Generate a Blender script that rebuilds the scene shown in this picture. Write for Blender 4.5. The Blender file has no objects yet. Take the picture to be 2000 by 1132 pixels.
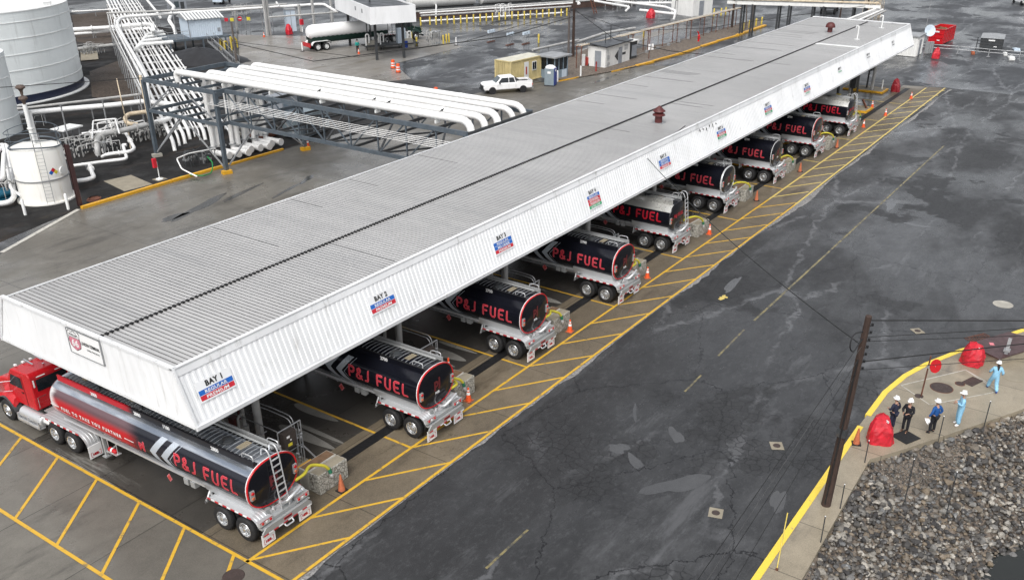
import bpy, math, random
from mathutils import Vector, Matrix
random.seed(7)
PI = math.pi
S = bpy.context.scene
COL = S.collection
# ---------------------------------------------------------------- camera
PITCH, YAW, ROLL = [math.radians(a) for a in (27.988, 34.78, -0.167)]
CAM = Vector((-27.113, -21.036, 22.297))
FPX, PX, PY = 1809.252, 1009.233, 708.24
FW = Vector((math.cos(PITCH)*math.cos(YAW), math.cos(PITCH)*math.sin(YAW), -math.sin(PITCH)))
RT0 = Vector((math.sin(YAW), -math.cos(YAW), 0)); UP0 = RT0.cross(FW)
RT = RT0*math.cos(ROLL) + UP0*math.sin(ROLL)
UP = -RT0*math.sin(ROLL) + UP0*math.cos(ROLL)
cam = bpy.data.cameras.new('camera'); camo = bpy.data.objects.new('camera', cam); COL.objects.link(camo)
camo.matrix_world = Matrix(((RT.x, UP.x, -FW.x, CAM.x), (RT.y, UP.y, -FW.y, CAM.y), (RT.z, UP.z, -FW.z, CAM.z), (0, 0, 0, 1)))
cam.sensor_width = 36; cam.lens = FPX/2000*36; cam.shift_x = -(PX-1000)/2000; cam.shift_y = (PY-566)/2000
cam.clip_end = 2000; cam.clip_start = 0.5
S.camera = camo
# ---------------------------------------------------------------- sky, sun, exposure
W = bpy.data.worlds.new('World'); S.world = W; W.use_nodes = True
nt = W.node_tree; bg = nt.nodes['Background']; sky = nt.nodes.new('ShaderNodeTexSky'); sky.sky_type = 'NISHITA'
SUN_EL, SUN_AZ = 52, 200          # azimuth of the sun, degrees in the xy plane
sky.sun_disc = False; sky.sun_elevation = math.radians(SUN_EL); sky.sun_rotation = math.radians(90-SUN_AZ)
sky.air_density = 1.0; sky.dust_density = 4.0; sky.ozone_density = 1.0
hs = nt.nodes.new('ShaderNodeHueSaturation'); hs.inputs['Saturation'].default_value = 0.22
nt.links.new(sky.outputs[0], hs.inputs['Color']); nt.links.new(hs.outputs[0], bg.inputs['Color'])
bg.inputs['Strength'].default_value = 0.15
sl = bpy.data.lights.new('sun', 'SUN'); sl.energy = 1.0; sl.angle = math.radians(30); sl.color = (1, .97, .93)
so = bpy.data.objects.new('sun', sl); COL.objects.link(so)
d = Vector((math.cos(math.radians(SUN_EL))*math.cos(math.radians(SUN_AZ)), math.cos(math.radians(SUN_EL))*math.sin(math.radians(SUN_AZ)), math.sin(math.radians(SUN_EL))))
so.rotation_euler = d.to_track_quat('Z', 'Y').to_euler()
S.view_settings.view_transform = 'Standard'; S.view_settings.look = 'None'; S.view_settings.gamma = 1
S.view_settings.exposure = 0.55
S.render.engine = 'CYCLES'
# ---------------------------------------------------------------- helpers
def G(px, py, z=0.0):
    'survey: the point at height z seen at pixel (px, py) of the 2000 px photograph'
    q = FW + RT*((px-PX)/FPX) - UP*((py-PY)/FPX)
    return CAM + q*((z-CAM.z)/q.z)
def V(*a): return Vector(a)
SPLIT = {k: k for k in 'support bent post leg wheel door side_window window pane flange valve_box roof_beam end_fascia web_member insulator tower_brace tread handrail trim bracket grab_rail cap lower_wall marking box drain arrow label reflective_band chord cross_beam sheet_lap black_stain'.split()}
SPLIT.update({'cabinets': 'cabinet', 'boxes': 'box', 'legs': 'leg', 'bottles': 'bottle', 'axles': 'axle', 'outlet_valves': 'outlet_valve', 'bands': 'band', 'hoses': 'hose', 'insulators': 'insulator', 'conduits': 'conduit', 'mullions': 'mullion', 'meters': 'meter', 'loading_arms': 'loading_arm', 'eyes': 'eye', 'end_doors': 'end_door'})
SPLIT.pop('trim'); SPLIT.pop('handrail')
class MB:
    def __init__(s): s.v = []; s.f = []; s.m = []; s.mi = 0; s.sm = []; s.smooth = False
    def add(s, vs, fs, M=None):
        o = len(s.v); s.v += [tuple(M @ Vector(p)) if M else tuple(p) for p in vs]
        for f in fs: s.f.append([i+o for i in f]); s.m.append(s.mi); s.sm.append(s.smooth)
        return s
    def mat(s, i): s.mi = i; return s
    def bx(s, x0, x1, y0, y1, z0, z1, M=None):
        vs = [(x, y, z) for z in (z0, z1) for y in (y0, y1) for x in (x0, x1)]
        return s.add(vs, [(0,2,3,1), (4,5,7,6), (0,1,5,4), (2,6,7,3), (0,4,6,2), (1,3,7,5)], M)
    def box(s, c, d, rz=0, M=None):
        m = Matrix.Translation(c) @ Matrix.Rotation(rz, 4, 'Z')
        if M: m = M @ m
        return s.bx(-d[0]/2, d[0]/2, -d[1]/2, d[1]/2, -d[2]/2, d[2]/2, m)
    def beam(s, p, q, w, h=None):
        'rectangular bar from p to q'
        h = h or w; p = Vector(p); q = Vector(q); d = q-p; L = d.length
        if L < 1e-6: return s
        z = d.normalized(); up = Vector((0, 0, 1)) if abs(z.z) < .99 else Vector((1, 0, 0))
        x = up.cross(z).normalized(); y = z.cross(x)
        m = Matrix(((x.x, y.x, z.x, p.x), (x.y, y.y, z.y, p.y), (x.z, y.z, z.z, p.z), (0, 0, 0, 1)))
        return s.bx(-w/2, w/2, -h/2, h/2, 0, L, m)
    def tube(s, pts, r, n=8, caps=True, bend=0):
        pts = [Vector(p) for p in pts]; old = s.smooth; s.smooth = True
        if bend and len(pts) > 2:
            q = [pts[0]]
            for i in range(1, len(pts)-1):
                a, b, c = pts[i-1], pts[i], pts[i+1]; d1 = (a-b); d2 = (c-b); k = min(bend, d1.length*.45, d2.length*.45)
                p0 = b+d1.normalized()*k; p2 = b+d2.normalized()*k
                for t in (0, .25, .5, .75, 1): q.append(p0*(1-t)**2+b*2*t*(1-t)+p2*t*t)
            q.append(pts[-1]); pts = q
        if not hasattr(r, '__len__'): r = [r]*len(pts)
        vs = []; prev = None
        for i, p in enumerate(pts):
            t = (pts[min(i+1, len(pts)-1)]-pts[max(i-1, 0)]).normalized()
            if prev is None:
                u = Vector((0, 0, 1)) if abs(t.z) < .9 else Vector((1, 0, 0)); a = u.cross(t).normalized()
            else: a = (prev-t*prev.dot(t)).normalized()
            prev = a; b = t.cross(a)
            for k in range(n):
                an = 2*PI*k/n; vs.append(p+(a*math.cos(an)+b*math.sin(an))*r[i])
        fs = [(i*n+k, i*n+(k+1) % n, (i+1)*n+(k+1) % n, (i+1)*n+k) for i in range(len(pts)-1) for k in range(n)]
        if caps: fs += [tuple(range(n-1, -1, -1)), tuple(range((len(pts)-1)*n, len(pts)*n))]
        s.add(vs, fs); s.smooth = old; return s
    def cyl(s, p, q, r, r2=None, n=16): return s.tube([p, q], [r, r if r2 is None else r2], n)
    def lathe(s, prof, o=(0, 0, 0), axis='Z', n=24, caps=True):
        'profile [(radius, height)] about an axis through o'
        old = s.smooth; s.smooth = True; vs = []
        for r, h in prof:
            for k in range(n):
                a = 2*PI*k/n; c, d = r*math.cos(a), r*math.sin(a)
                vs.append(Vector(o)+Vector((c, d, h) if axis == 'Z' else (h, c, d) if axis == 'X' else (d, h, c)))
        fs = [(i*n+k, i*n+(k+1) % n, (i+1)*n+(k+1) % n, (i+1)*n+k) for i in range(len(prof)-1) for k in range(n)]
        if caps:
            if prof[0][0] > 1e-4: fs.append(tuple(range(n-1, -1, -1)))
            if prof[-1][0] > 1e-4: fs.append(tuple(range((len(prof)-1)*n, len(prof)*n)))
        s.add(vs, fs); s.smooth = old; return s
    def prism(s, poly, axis, a, b):
        'outline poly in the plane across the axis, from a to b along it'
        def P(u, w, h): return (h, u, w) if axis == 'X' else (u, h, w) if axis == 'Y' else (u, w, h)
        n = len(poly); vs = [P(u, w, a) for u, w in poly]+[P(u, w, b) for u, w in poly]
        return s.add(vs, [(i, (i+1) % n, n+(i+1) % n, n+i) for i in range(n)]+[tuple(range(n-1, -1, -1)), tuple(range(n, 2*n))])
    def ball(s, c, r, n=12, k=8):
        r = r if hasattr(r, '__len__') else (r, r, r); old = s.smooth; s.smooth = True
        vs = []
        for i in range(k+1):
            t = PI*i/k
            for j in range(n): vs.append((c[0]+r[0]*math.sin(t)*math.cos(2*PI*j/n), c[1]+r[1]*math.sin(t)*math.sin(2*PI*j/n), c[2]+r[2]*math.cos(t)))
        s.add(vs, [(i*n+j, (i+1)*n+j, (i+1)*n+(j+1) % n, i*n+(j+1) % n) for i in range(k) for j in range(n)]); s.smooth = old; return s
    def build(s, name, mats, parent=None, loc=None, rz=0):
        if parent is not None and name in SPLIT:
            gs = s.clusters()
            if 1 < len(gs) <= 60:
                out = []
                for g in gs:
                    b = MB(); mp = {}
                    for fi in g:
                        f = []
                        for i in s.f[fi]:
                            if i not in mp: mp[i] = len(b.v); b.v.append(s.v[i])
                            f.append(mp[i])
                        b.f.append(f); b.m.append(s.m[fi]); b.sm.append(s.sm[fi])
                    out.append(b.build1(SPLIT[name], mats, parent, loc, rz))
                return out[0]
            name = SPLIT[name] if len(gs) == 1 else name
        return s.build1(name, mats, parent, loc, rz)
    def clusters(s):
        'faces grouped into loose pieces, pieces whose boxes touch counted as one'
        par = list(range(len(s.v)))
        def fd(i):
            while par[i] != i: par[i] = par[par[i]]; i = par[i]
            return i
        for f in s.f:
            a = fd(f[0])
            for i in f[1:]: par[fd(i)] = a
        bb = {}
        for i, v in enumerate(s.v):
            r = fd(i); q = bb.get(r)
            if q is None: bb[r] = [list(v), list(v)]
            else:
                for k in range(3): q[0][k] = min(q[0][k], v[k]); q[1][k] = max(q[1][k], v[k])
        ks = list(bb); gp = {k: k for k in ks}
        def gf(k):
            while gp[k] != k: k = gp[k]
            return k
        for i in range(len(ks)):
            A = bb[ks[i]]
            for j in range(i+1, len(ks)):
                B = bb[ks[j]]
                if all(A[0][k] <= B[1][k]+.01 and B[0][k] <= A[1][k]+.01 for k in range(3)): gp[gf(ks[j])] = gf(ks[i])
        out = {}
        for n, f in enumerate(s.f): out.setdefault(gf(fd(f[0])), []).append(n)
        return list(out.values())
    def build1(s, name, mats, parent=None, loc=None, rz=0):
        me = bpy.data.meshes.new(name); me.from_pydata(s.v, [], s.f)
        for m in (mats if isinstance(mats, (list, tuple)) else [mats]): me.materials.append(m)
        for p, mi, sm in zip(me.polygons, s.m, s.sm): p.material_index = mi; p.use_smooth = sm
        me.validate(); me.update()
        if any(s.sm):
            try: me.set_sharp_from_angle(angle=math.radians(40))
            except Exception: pass
        o = bpy.data.objects.new(name, me); COL.objects.link(o)
        if parent: o.parent = parent
        if loc is not None: o.location = loc
        o.rotation_euler.z = rz
        return o
def tag(o, label, cat, group=None, kind=None):
    if label: o['label'] = label
    if cat: o['category'] = cat
    if group: o['group'] = group
    if kind: o['kind'] = kind
    return o
def struct(o): o['kind'] = 'structure'; return o
def thing(name, label, cat, loc=(0, 0, 0), rz=0, group=None):
    o = bpy.data.objects.new(name, None); COL.objects.link(o); o.location = loc; o.rotation_euler.z = rz
    o.empty_display_size = .3
    return tag(o, label, cat, group)
def dup(o, loc=None, rz=None, label=None, group=None, parent=None):
    c = o.copy(); COL.objects.link(c)
    if parent: c.parent = parent
    for ch in list(o.children): dup(ch, parent=c)
    if loc is not None: c.location = loc
    if rz is not None: c.rotation_euler.z = rz
    if label: c['label'] = label
    if group: c['group'] = group
    return c
# ---------------------------------------------------------------- materials
MATS = {}
def node(nt, t, **k):
    n = nt.nodes.new(t)
    for a, b in k.items(): setattr(n, a, b)
    return n
def newmat(name):
    m = bpy.data.materials.new(name); m.use_nodes = True; nt = m.node_tree
    return m, nt, nt.nodes['Principled BSDF']
def noise(nt, vec, scale, detail=5, rough=.6, stretch=(1, 1, 1), off=0):
    mp = node(nt, 'ShaderNodeMapping'); mp.inputs['Scale'].default_value = stretch; mp.inputs['Location'].default_value = (off, off*1.7, off*.3)
    nt.links.new(vec, mp.inputs['Vector'])
    n = node(nt, 'ShaderNodeTexNoise'); n.inputs['Scale'].default_value = scale; n.inputs['Detail'].default_value = detail; n.inputs['Roughness'].default_value = rough
    nt.links.new(mp.outputs[0], n.inputs['Vector']); return n.outputs['Fac']
def ramp(nt, fac, a, b, ca=0.0, cb=1.0):
    r = node(nt, 'ShaderNodeMapRange'); r.interpolation_type = 'SMOOTHSTEP'
    r.inputs['From Min'].default_value = a; r.inputs['From Max'].default_value = b; r.inputs['To Min'].default_value = ca; r.inputs['To Max'].default_value = cb
    nt.links.new(fac, r.inputs['Value']); return r.outputs['Result']
def mix(nt, fac, a, b, blend='MIX'):
    m = node(nt, 'ShaderNodeMix', data_type='RGBA', blend_type=blend)
    if hasattr(fac, 'node'): nt.links.new(fac, m.inputs['Factor'])
    else: m.inputs['Factor'].default_value = fac
    for k, v in (('A', a), ('B', b)):
        i = [x for x in m.inputs if x.name == k and x.type == 'RGBA'][0]
        if hasattr(v, 'node'): nt.links.new(v, i)
        else: i.default_value = (*v, 1)
    return [x for x in m.outputs if x.type == 'RGBA'][0]
def math_(nt, op, a, b=None, c=None):
    m = node(nt, 'ShaderNodeMath', operation=op)
    for i, v in enumerate((a, b, c)):
        if v is None: continue
        if hasattr(v, 'node'): nt.links.new(v, m.inputs[i])
        else: m.inputs[i].default_value = v
    return m.outputs[0]
def bump(nt, bs, h, strength=.3, dist=.02):
    b = node(nt, 'ShaderNodeBump'); b.inputs['Strength'].default_value = strength; b.inputs['Distance'].default_value = dist
    nt.links.new(h, b.inputs['Height']); nt.links.new(b.outputs[0], bs.inputs['Normal'])
def simple(name, col, rough=.5, metal=0, var=.25, scale=2.0, dirt=None, dirt_amt=.5, stretch=(1, 1, 1), bmp=0, bscale=20, emit=0):
    'paint or metal with uneven tone, worn spots and optional dirt of its own colour'
    m, nt, bs = newmat(name); tc = node(nt, 'ShaderNodeTexCoord'); v = tc.outputs['Object']
    n1 = noise(nt, v, scale, 6, .65, stretch, len(name)*1.3)
    dark = tuple(c*(1-var) for c in col)
    c = mix(nt, ramp(nt, n1, .3, .7), dark, col)
    if dirt:
        n2 = noise(nt, v, scale*2.3, 8, .7, stretch, 7.7)
        c = mix(nt, math_(nt, 'MULTIPLY', ramp(nt, n2, .52, .72), dirt_amt), c, dirt)
    nt.links.new(c, bs.inputs['Base Color'])
    bs.inputs['Metallic'].default_value = metal
    nt.links.new(ramp(nt, n1, .25, .75, min(1, rough+.12), max(.03, rough-.08)), bs.inputs['Roughness'])
    if bmp: bump(nt, bs, noise(nt, v, bscale, 4, .6), bmp, .02)
    if emit:
        bs.inputs['Emission Color'].default_value = (*col, 1); bs.inputs['Emission Strength'].default_value = emit
    MATS[name] = m; return m
M = MATS
simple('white_paint', (.78, .79, .78), .42, 0, .14, .8, (.42, .39, .34), .35, (1, 1, .35))
simple('pipe_white', (.80, .80, .79), .38, 0, .12, 1.2, (.50, .44, .36), .35)
simple('pipe_grey', (.42, .42, .41), .5, 0, .2, 1.5, (.25, .22, .18), .5)
simple('pipe_rust', (.62, .52, .38), .6, 0, .3, 2, (.35, .18, .08), .7)
simple('steel_blue', (.10, .125, .15), .5, .2, .3, 1.5, (.22, .20, .18), .4)
simple('steel_dark', (.05, .055, .06), .55, .2, .3, 2, (.12, .09, .07), .5)
simple('galv', (.36, .37, .38), .48, .4, .2, 1.5, (.18, .17, .16), .35)
simple('aluminium', (.62, .63, .64), .36, .55, .06, .8)
simple('alu_dull', (.42, .43, .43), .45, .4, .15, 1.2, (.22, .21, .2), .3)
simple('chrome', (.80, .81, .83), .16, .95, .05, .8)
simple('rim_metal', (.70, .71, .72), .2, .8, .06, 3)
simple('rubber', (.012, .012, .013), .75, 0, .3, 4, bmp=.1)
simple('black_plastic', (.018, .018, .02), .45, 0, .3, 4)
simple('glass_dark', (.012, .016, .02), .06, 0, .1, 2)
simple('glass_car', (.06, .08, .09), .05, 0, .1, 2)
simple('red_paint', (.50, .012, .018), .22, 0, .15, 1.5)
simple('red_light', (.55, .01, .015), .25)
simple('red_tape', (.50, .02, .03), .4)
simple('white_tape', (.8, .8, .8), .4)
simple('red_cover', (.58, .016, .032), .42, 0, .35, 4, bmp=.5, bscale=7)
simple('red_cover_dark', (.28, .01, .02), .5, 0, .35, 4, bmp=.5, bscale=7)
simple('dark_red', (.10, .018, .018), .5, 0, .3, 3, (.05, .03, .02), .5)
simple('red_faded', (.42, .05, .04), .6, 0, .3, 3, (.2, .1, .07), .5)
simple('orange', (.80, .10, .02), .45, 0, .2, 6)
simple('orange_dull', (.50, .14, .06), .6, 0, .3, 9, (.2, .12, .08), .6)
simple('yellow_steel', (.55, .42, .06), .5, 0, .2, 4, (.35, .28, .12), .5)
simple('yellow_curb', (.72, .38, .02), .45, 0, .25, 1.2, (.35, .22, .06), .6)
simple('hose_yellow', (.55, .48, .04), .45, 0, .15, 5)
simple('hose_green', (.01, .22, .05), .4)
simple('green_fit', (.02, .18, .10), .5)
simple('wood_pole', (.055, .032, .024), .8, 0, .45, 3, (.11, .075, .055), .6, (6, 6, .4), .3, 30)
simple('wood_grey', (.13, .11, .10), .8, 0, .4, 3, (.06, .05, .045), .6, (6, 6, .4))
simple('rust_steel', (.16, .06, .035), .7, 0, .4, 2, (.08, .03, .02), .7)
simple('wire', (.012, .012, .012), .6)
simple('wire_grey', (.07, .07, .07), .6)
simple('dark_green', (.004, .024, .017), .35)
simple('skin', (.42, .24, .17), .55, 0, .1, 8)
simple('hair', (.015, .012, .01), .6)
simple('cloth_navy', (.018, .022, .05), .85, 0, .3, 12, bmp=.3, bscale=14)
simple('cloth_black', (.010, .011, .016), .85, 0, .3, 12, bmp=.3, bscale=14)
simple('cloth_blue', (.010, .085, .30), .8, 0, .25, 10, bmp=.3, bscale=12)
simple('cloth_light', (.26, .52, .72), .75, 0, .22, 9, bmp=.4, bscale=10)
simple('cloth_teal', (.01, .32, .28), .8, 0, .2, 9)
simple('boot', (.09, .045, .025), .7)
simple('white_plastic', (.82, .82, .82), .35, 0, .05, 4)
simple('blue_plastic', (.01, .045, .28), .35, 0, .15, 3)
simple('greyblue_plastic', (.22, .27, .30), .5, 0, .15, 3)
simple('blue_machine', (.01, .12, .20), .5, 0, .3, 4)
simple('container_tan', (.58, .48, .24), .55, 0, .18, 1.2, (.4, .34, .22), .4)
simple('container_top', (.62, .60, .50), .5, 0, .2, 1.2, (.3, .28, .22), .4)
simple('shed_white', (.74, .74, .72), .6, 0, .12, 1.5, (.45, .43, .40), .45, (1, 1, .3))
simple('roof_black', (.05, .055, .062), .4, 0, .45, .9)
simple('roof_grey', (.30, .31, .32), .5, 0, .25, 1.5)
simple('panel_bluewhite', (.52, .60, .68), .45, 0, .08, 1, (.4, .45, .5), .3)
simple('booth_blue', (.20, .26, .31), .5, 0, .2, 2)
simple('door_grey', (.26, .28, .31), .5, 0, .2, 2)
simple('sign_white', (.80, .80, .80), .4, 0, .04, 4)
simple('sign_blue', (.01, .13, .52), .4)
simple('sign_red', (.62, .02, .04), .4)
simple('sign_green', (.03, .38, .16), .4)
simple('sign_pink', (.62, .22, .28), .5)
simple('ink_black', (.012, .012, .012), .5)
simple('ink_red', (.52, .012, .03), .4)
simple('ink_pink', (.66, .20, .23), .4)
simple('ink_dull_red', (.14, .015, .02), .4)
simple('ink_white', (.82, .82, .82), .4)
simple('sign_yellow', (.72, .62, .05), .5)
simple('rust_debris', (.20, .09, .04), .85, 0, .6, 5, (.32, .22, .10), .6)
simple('tan_tread', (.45, .38, .26), .6)
simple('tank_black', (.012, .013, .020), .12, .35, .2, 2)
simple('rear_head', (.010, .010, .014), .12, .2, .2, 2)
simple('deck_black', (.010, .010, .011), .55, 0, .4, 5)
simple('silver_top', (.60, .60, .57), .3, .5, .08, .6)
simple('chevron', (.55, .60, .66), .3, .35, .1, .8)
simple('birdblack', (.01, .01, .01), .7)
simple('box_brown', (.05, .040, .036), .5, 0, .2, 4)
simple('lap_line', (.12, .12, .12), .6)
simple('fender_grey', (.07, .075, .08), .6)
simple('manhole', (.075, .055, .05), .6, .3, .3, 6, (.12, .06, .04), .5)
simple('concrete_light', (.42, .40, .35), .7, 0, .3, 1.5, (.22, .20, .17), .6, bmp=.2)
simple('concrete_tan', (.30, .265, .20), .65, 0, .25, .8, (.16, .14, .11), .6, bmp=.1)
# ---------------------------------------------------------------- ground materials (object space = world metres)
def ground_mat(name, col, dark, wet=.5, joints=0, cracks=0, stain=None, gscale=40, big=.12, rr=(.22, .6), pale=None, off=0, gravel=0, lines=None, palestretch=(1, 1, 1), crscale=.5):
    m, nt, bs = newmat(name); v = node(nt, 'ShaderNodeTexCoord').outputs['Object']
    nb = noise(nt, v, big, 7, .62, (1, 1, 1), 3+off); nm = noise(nt, v, .9, 8, .7, (1, 1, 1), 11+off); ng = noise(nt, v, gscale, 3, .7)
    c = mix(nt, ramp(nt, nb, .35, .65), dark, col)
    c = mix(nt, ramp(nt, nm, .25, .8, 0, .55), c, tuple(x*.45 for x in dark))
    c = mix(nt, ramp(nt, ng, .3, .75, 0, .35), c, tuple(min(1, x*1.9) for x in col))
    if stain:
        ns = noise(nt, v, .35, 8, .7, (.35, 1.6, 1), 29+off)
        c = mix(nt, ramp(nt, ns, .52, .70, 0, .8), c, stain)
    rough = ramp(nt, nb, .38, .62, rr[1], rr[0])
    if pale:
        npl = noise(nt, v, .16, 9, .68, palestretch, 41+off); pm = ramp(nt, npl, .56, .64)
        c = mix(nt, math_(nt, 'MULTIPLY', pm, .6), c, pale)
        rough = math_(nt, 'SUBTRACT', rough, math_(nt, 'MULTIPLY', pm, .18))
    hgt = ng
    if gravel:
        vo = node(nt, 'ShaderNodeTexVoronoi'); vo.inputs['Scale'].default_value = gravel; nt.links.new(v, vo.inputs['Vector'])
        sp = node(nt, 'ShaderNodeSeparateColor'); nt.links.new(vo.outputs['Color'], sp.inputs[0])
        c = mix(nt, ramp(nt, sp.outputs[0], 0, 1, 0, .6), c, tuple(min(1, x*2.4) for x in col)); hgt = vo.outputs['Distance']
    if cracks:
        def crack(scale, width, seed, jag):
            nx = noise(nt, v, scale*2.5, 6, .7, (1, 1, 1), seed)
            mp = node(nt, 'ShaderNodeVectorMath', operation='MULTIPLY_ADD')
            cmb = node(nt, 'ShaderNodeCombineXYZ'); nt.links.new(nx, cmb.inputs[0]); nt.links.new(noise(nt, v, scale*2.5, 6, .7, (1, 1, 1), seed+9), cmb.inputs[1])
            nt.links.new(cmb.outputs[0], mp.inputs[0]); mp.inputs[1].default_value = (jag, jag, 0); nt.links.new(v, mp.inputs[2])
            vc = node(nt, 'ShaderNodeTexVoronoi', feature='DISTANCE_TO_EDGE', voronoi_dimensions='2D'); vc.inputs['Scale'].default_value = scale
            nt.links.new(mp.outputs[0], vc.inputs['Vector'])
            return ramp(nt, vc.outputs['Distance'], width*.4, width, 1, 0)
        area = ramp(nt, noise(nt, v, .11, 4, .6, (1, 1, 1), 77+off), .50, .60)
        k1 = math_(nt, 'MULTIPLY', crack(crscale, .012, 5, 2.5), math_(nt, 'MULTIPLY', area, cracks))
        k2 = math_(nt, 'MULTIPLY', crack(crscale*.28, .004, 15, 6), cracks*.8)
        c = mix(nt, math_(nt, 'MAXIMUM', k1, k2), c, tuple(x*.25 for x in dark))
    if joints:
        br = node(nt, 'ShaderNodeTexBrick'); br.offset = 0; br.inputs['Scale'].default_value = 1
        br.inputs['Brick Width'].default_value = joints[0]; br.inputs['Row Height'].default_value = joints[1]; br.inputs['Mortar Size'].default_value = .02; br.inputs['Mortar Smooth'].default_value = .2
        br.inputs['Color1'].default_value = (1, 1, 1, 1); br.inputs['Color2'].default_value = (.84, .84, .84, 1); br.inputs['Mortar'].default_value = (.3, .3, .3, 1)
        mp = node(nt, 'ShaderNodeMapping'); mp.inputs['Location'].default_value = (joints[2], joints[3], 0); nt.links.new(v, mp.inputs[0]); nt.links.new(mp.outputs[0], br.inputs['Vector'])
        c = mix(nt, 1, c, br.outputs['Color'], 'MULTIPLY')
    nt.links.new(c, bs.inputs['Base Color']); nt.links.new(rough, bs.inputs['Roughness'])
    bs.inputs['Specular IOR Level'].default_value = wet
    bump(nt, bs, hgt, .25 if not gravel else .6, .01 if not gravel else .05)
    M[name] = m; return m
def asphalt_mat(name, col, dark, pale, veins=1.0, gator=1.0, off=0, rr=(.12, .5)):
    m, nt, bs = newmat(name); v = node(nt, 'ShaderNodeTexCoord').outputs['Object']
    def warp(scale, amt, seed, detail=5):
        cmb = node(nt, 'ShaderNodeCombineXYZ'); nt.links.new(noise(nt, v, scale, detail, .65, (1, 1, 1), seed), cmb.inputs[0]); nt.links.new(noise(nt, v, scale, detail, .65, (1, 1, 1), seed+9), cmb.inputs[1])
        mp = node(nt, 'ShaderNodeVectorMath', operation='MULTIPLY_ADD'); nt.links.new(cmb.outputs[0], mp.inputs[0]); mp.inputs[1].default_value = (amt, amt, 0); nt.links.new(v, mp.inputs[2]); return mp.outputs[0]
    def edge(vec, scale, w, stretch=(1, 1, 1)):
        mp = node(nt, 'ShaderNodeMapping'); mp.inputs['Scale'].default_value = stretch; nt.links.new(vec, mp.inputs[0])
        vc = node(nt, 'ShaderNodeTexVoronoi', feature='DISTANCE_TO_EDGE', voronoi_dimensions='2D'); vc.inputs['Scale'].default_value = scale; nt.links.new(mp.outputs[0], vc.inputs['Vector'])
        return ramp(nt, vc.outputs['Distance'], w*.3, w, 1, 0)
    def cells(vec, scale, stretch, metric='CHEBYCHEV', rnd=.8):
        mp = node(nt, 'ShaderNodeMapping'); mp.inputs['Scale'].default_value = stretch; mp.inputs['Location'].default_value = (off, off, 0); nt.links.new(vec, mp.inputs[0])
        vc = node(nt, 'ShaderNodeTexVoronoi', feature='F1', voronoi_dimensions='2D', distance=metric); vc.inputs['Scale'].default_value = scale; vc.inputs['Randomness'].default_value = rnd; nt.links.new(mp.outputs[0], vc.inputs['Vector'])
        sp = node(nt, 'ShaderNodeSeparateColor'); nt.links.new(vc.outputs['Color'], sp.inputs[0]); return sp.outputs[0]
    nb = noise(nt, v, .12, 7, .62, (.6, 1, 1), 3+off); nm = noise(nt, v, 1.1, 9, .72, (.5, 1, 1), 11+off); ng = noise(nt, v, 34, 3, .7)
    c = mix(nt, ramp(nt, nb, .35, .65), dark, col)
    c = mix(nt, ramp(nt, cells(warp(.5, .8, 31), .13, (.45, 1, 1)), .15, .85, 0, .75), c, tuple(x*.72 for x in dark))
    c = mix(nt, math_(nt, 'MULTIPLY', ramp(nt, cells(warp(1.2, .5, 37), .22, (.35, 1, 1), 'CHEBYCHEV', 1), .80, .82), .6), c, tuple(x*1.25 for x in col))
    c = mix(nt, ramp(nt, nm, .36, .66, 0, .7), c, tuple(x*.5 for x in dark))
    c = mix(nt, ramp(nt, noise(nt, v, 5, 8, .8, (.6, 1, 1), 19+off), .48, .70, 0, .45), c, tuple(x*1.9 for x in col))
    c = mix(nt, ramp(nt, ng, .35, .75, 0, .35), c, tuple(x*1.9 for x in col))
    # pale streaks and blotches, then silt veins along old cracks
    nf = noise(nt, v, .42, 9, .74, (.22, 1.2, 1), 41+off); st = ramp(nt, nf, .56, .68)
    c = mix(nt, math_(nt, 'MULTIPLY', st, .38), c, pale)
    area = ramp(nt, noise(nt, v, .075, 3, .5, (1, 1, 1), 51+off), .40, .50)
    thin = math_(nt, 'MULTIPLY', ramp(nt, noise(nt, v, .9, 5, .7, (1, 1, 1), 61), .36, .54), area)
    ve = math_(nt, 'MULTIPLY', edge(warp(.8, 1.9, 71, 8), .20, .035, (.28, 1, 1)), thin)
    c = mix(nt, math_(nt, 'MULTIPLY', ve, .85*veins), c, tuple(x*1.25 for x in pale))
    # dark cracks: long ones and areas of crazing
    lc = edge(warp(1.0, 1.4, 81, 8), .17, .006, (.7, 1, 1)); c = mix(nt, math_(nt, 'MULTIPLY', lc, .85), c, (.008, .008, .009))
    ga = ramp(nt, noise(nt, v, .16, 4, .6, (1, 1, 1), 91+off), .53, .60); gc = math_(nt, 'MULTIPLY', edge(warp(3, .35, 95), 2.2, .07), ga)
    c = mix(nt, math_(nt, 'MULTIPLY', ga, .25*gator), c, tuple(x*.6 for x in dark)); c = mix(nt, math_(nt, 'MULTIPLY', gc, .75*gator), c, (.010, .010, .011))
    rough = ramp(nt, nb, .36, .62, rr[1], rr[0]); rough = math_(nt, 'MAXIMUM', math_(nt, 'SUBTRACT', rough, math_(nt, 'MULTIPLY', st, .2)), .06); rough = math_(nt, 'MAXIMUM', rough, math_(nt, 'MULTIPLY', ga, .5))
    nt.links.new(c, bs.inputs['Base Color']); nt.links.new(rough, bs.inputs['Roughness']); bs.inputs['Specular IOR Level'].default_value = .28
    bump(nt, bs, ng, .35, .012); M[name] = m
asphalt_mat('g_asphalt', (.050, .051, .053), (.027, .0275, .029), (.13, .132, .138), veins=.55, rr=(.17, .55))
asphalt_mat('g_farasphalt', (.052, .054, .060), (.028, .030, .033), (.18, .185, .195), off=21, veins=.5, rr=(.16, .5))
ground_mat('g_streak', (.26, .25, .225), (.17, .165, .15), .5, rr=(.2, .5), off=31)
ground_mat('g_edge', (.17, .165, .16), (.09, .088, .085), .4, gravel=16, rr=(.5, .8), off=3)
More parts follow.
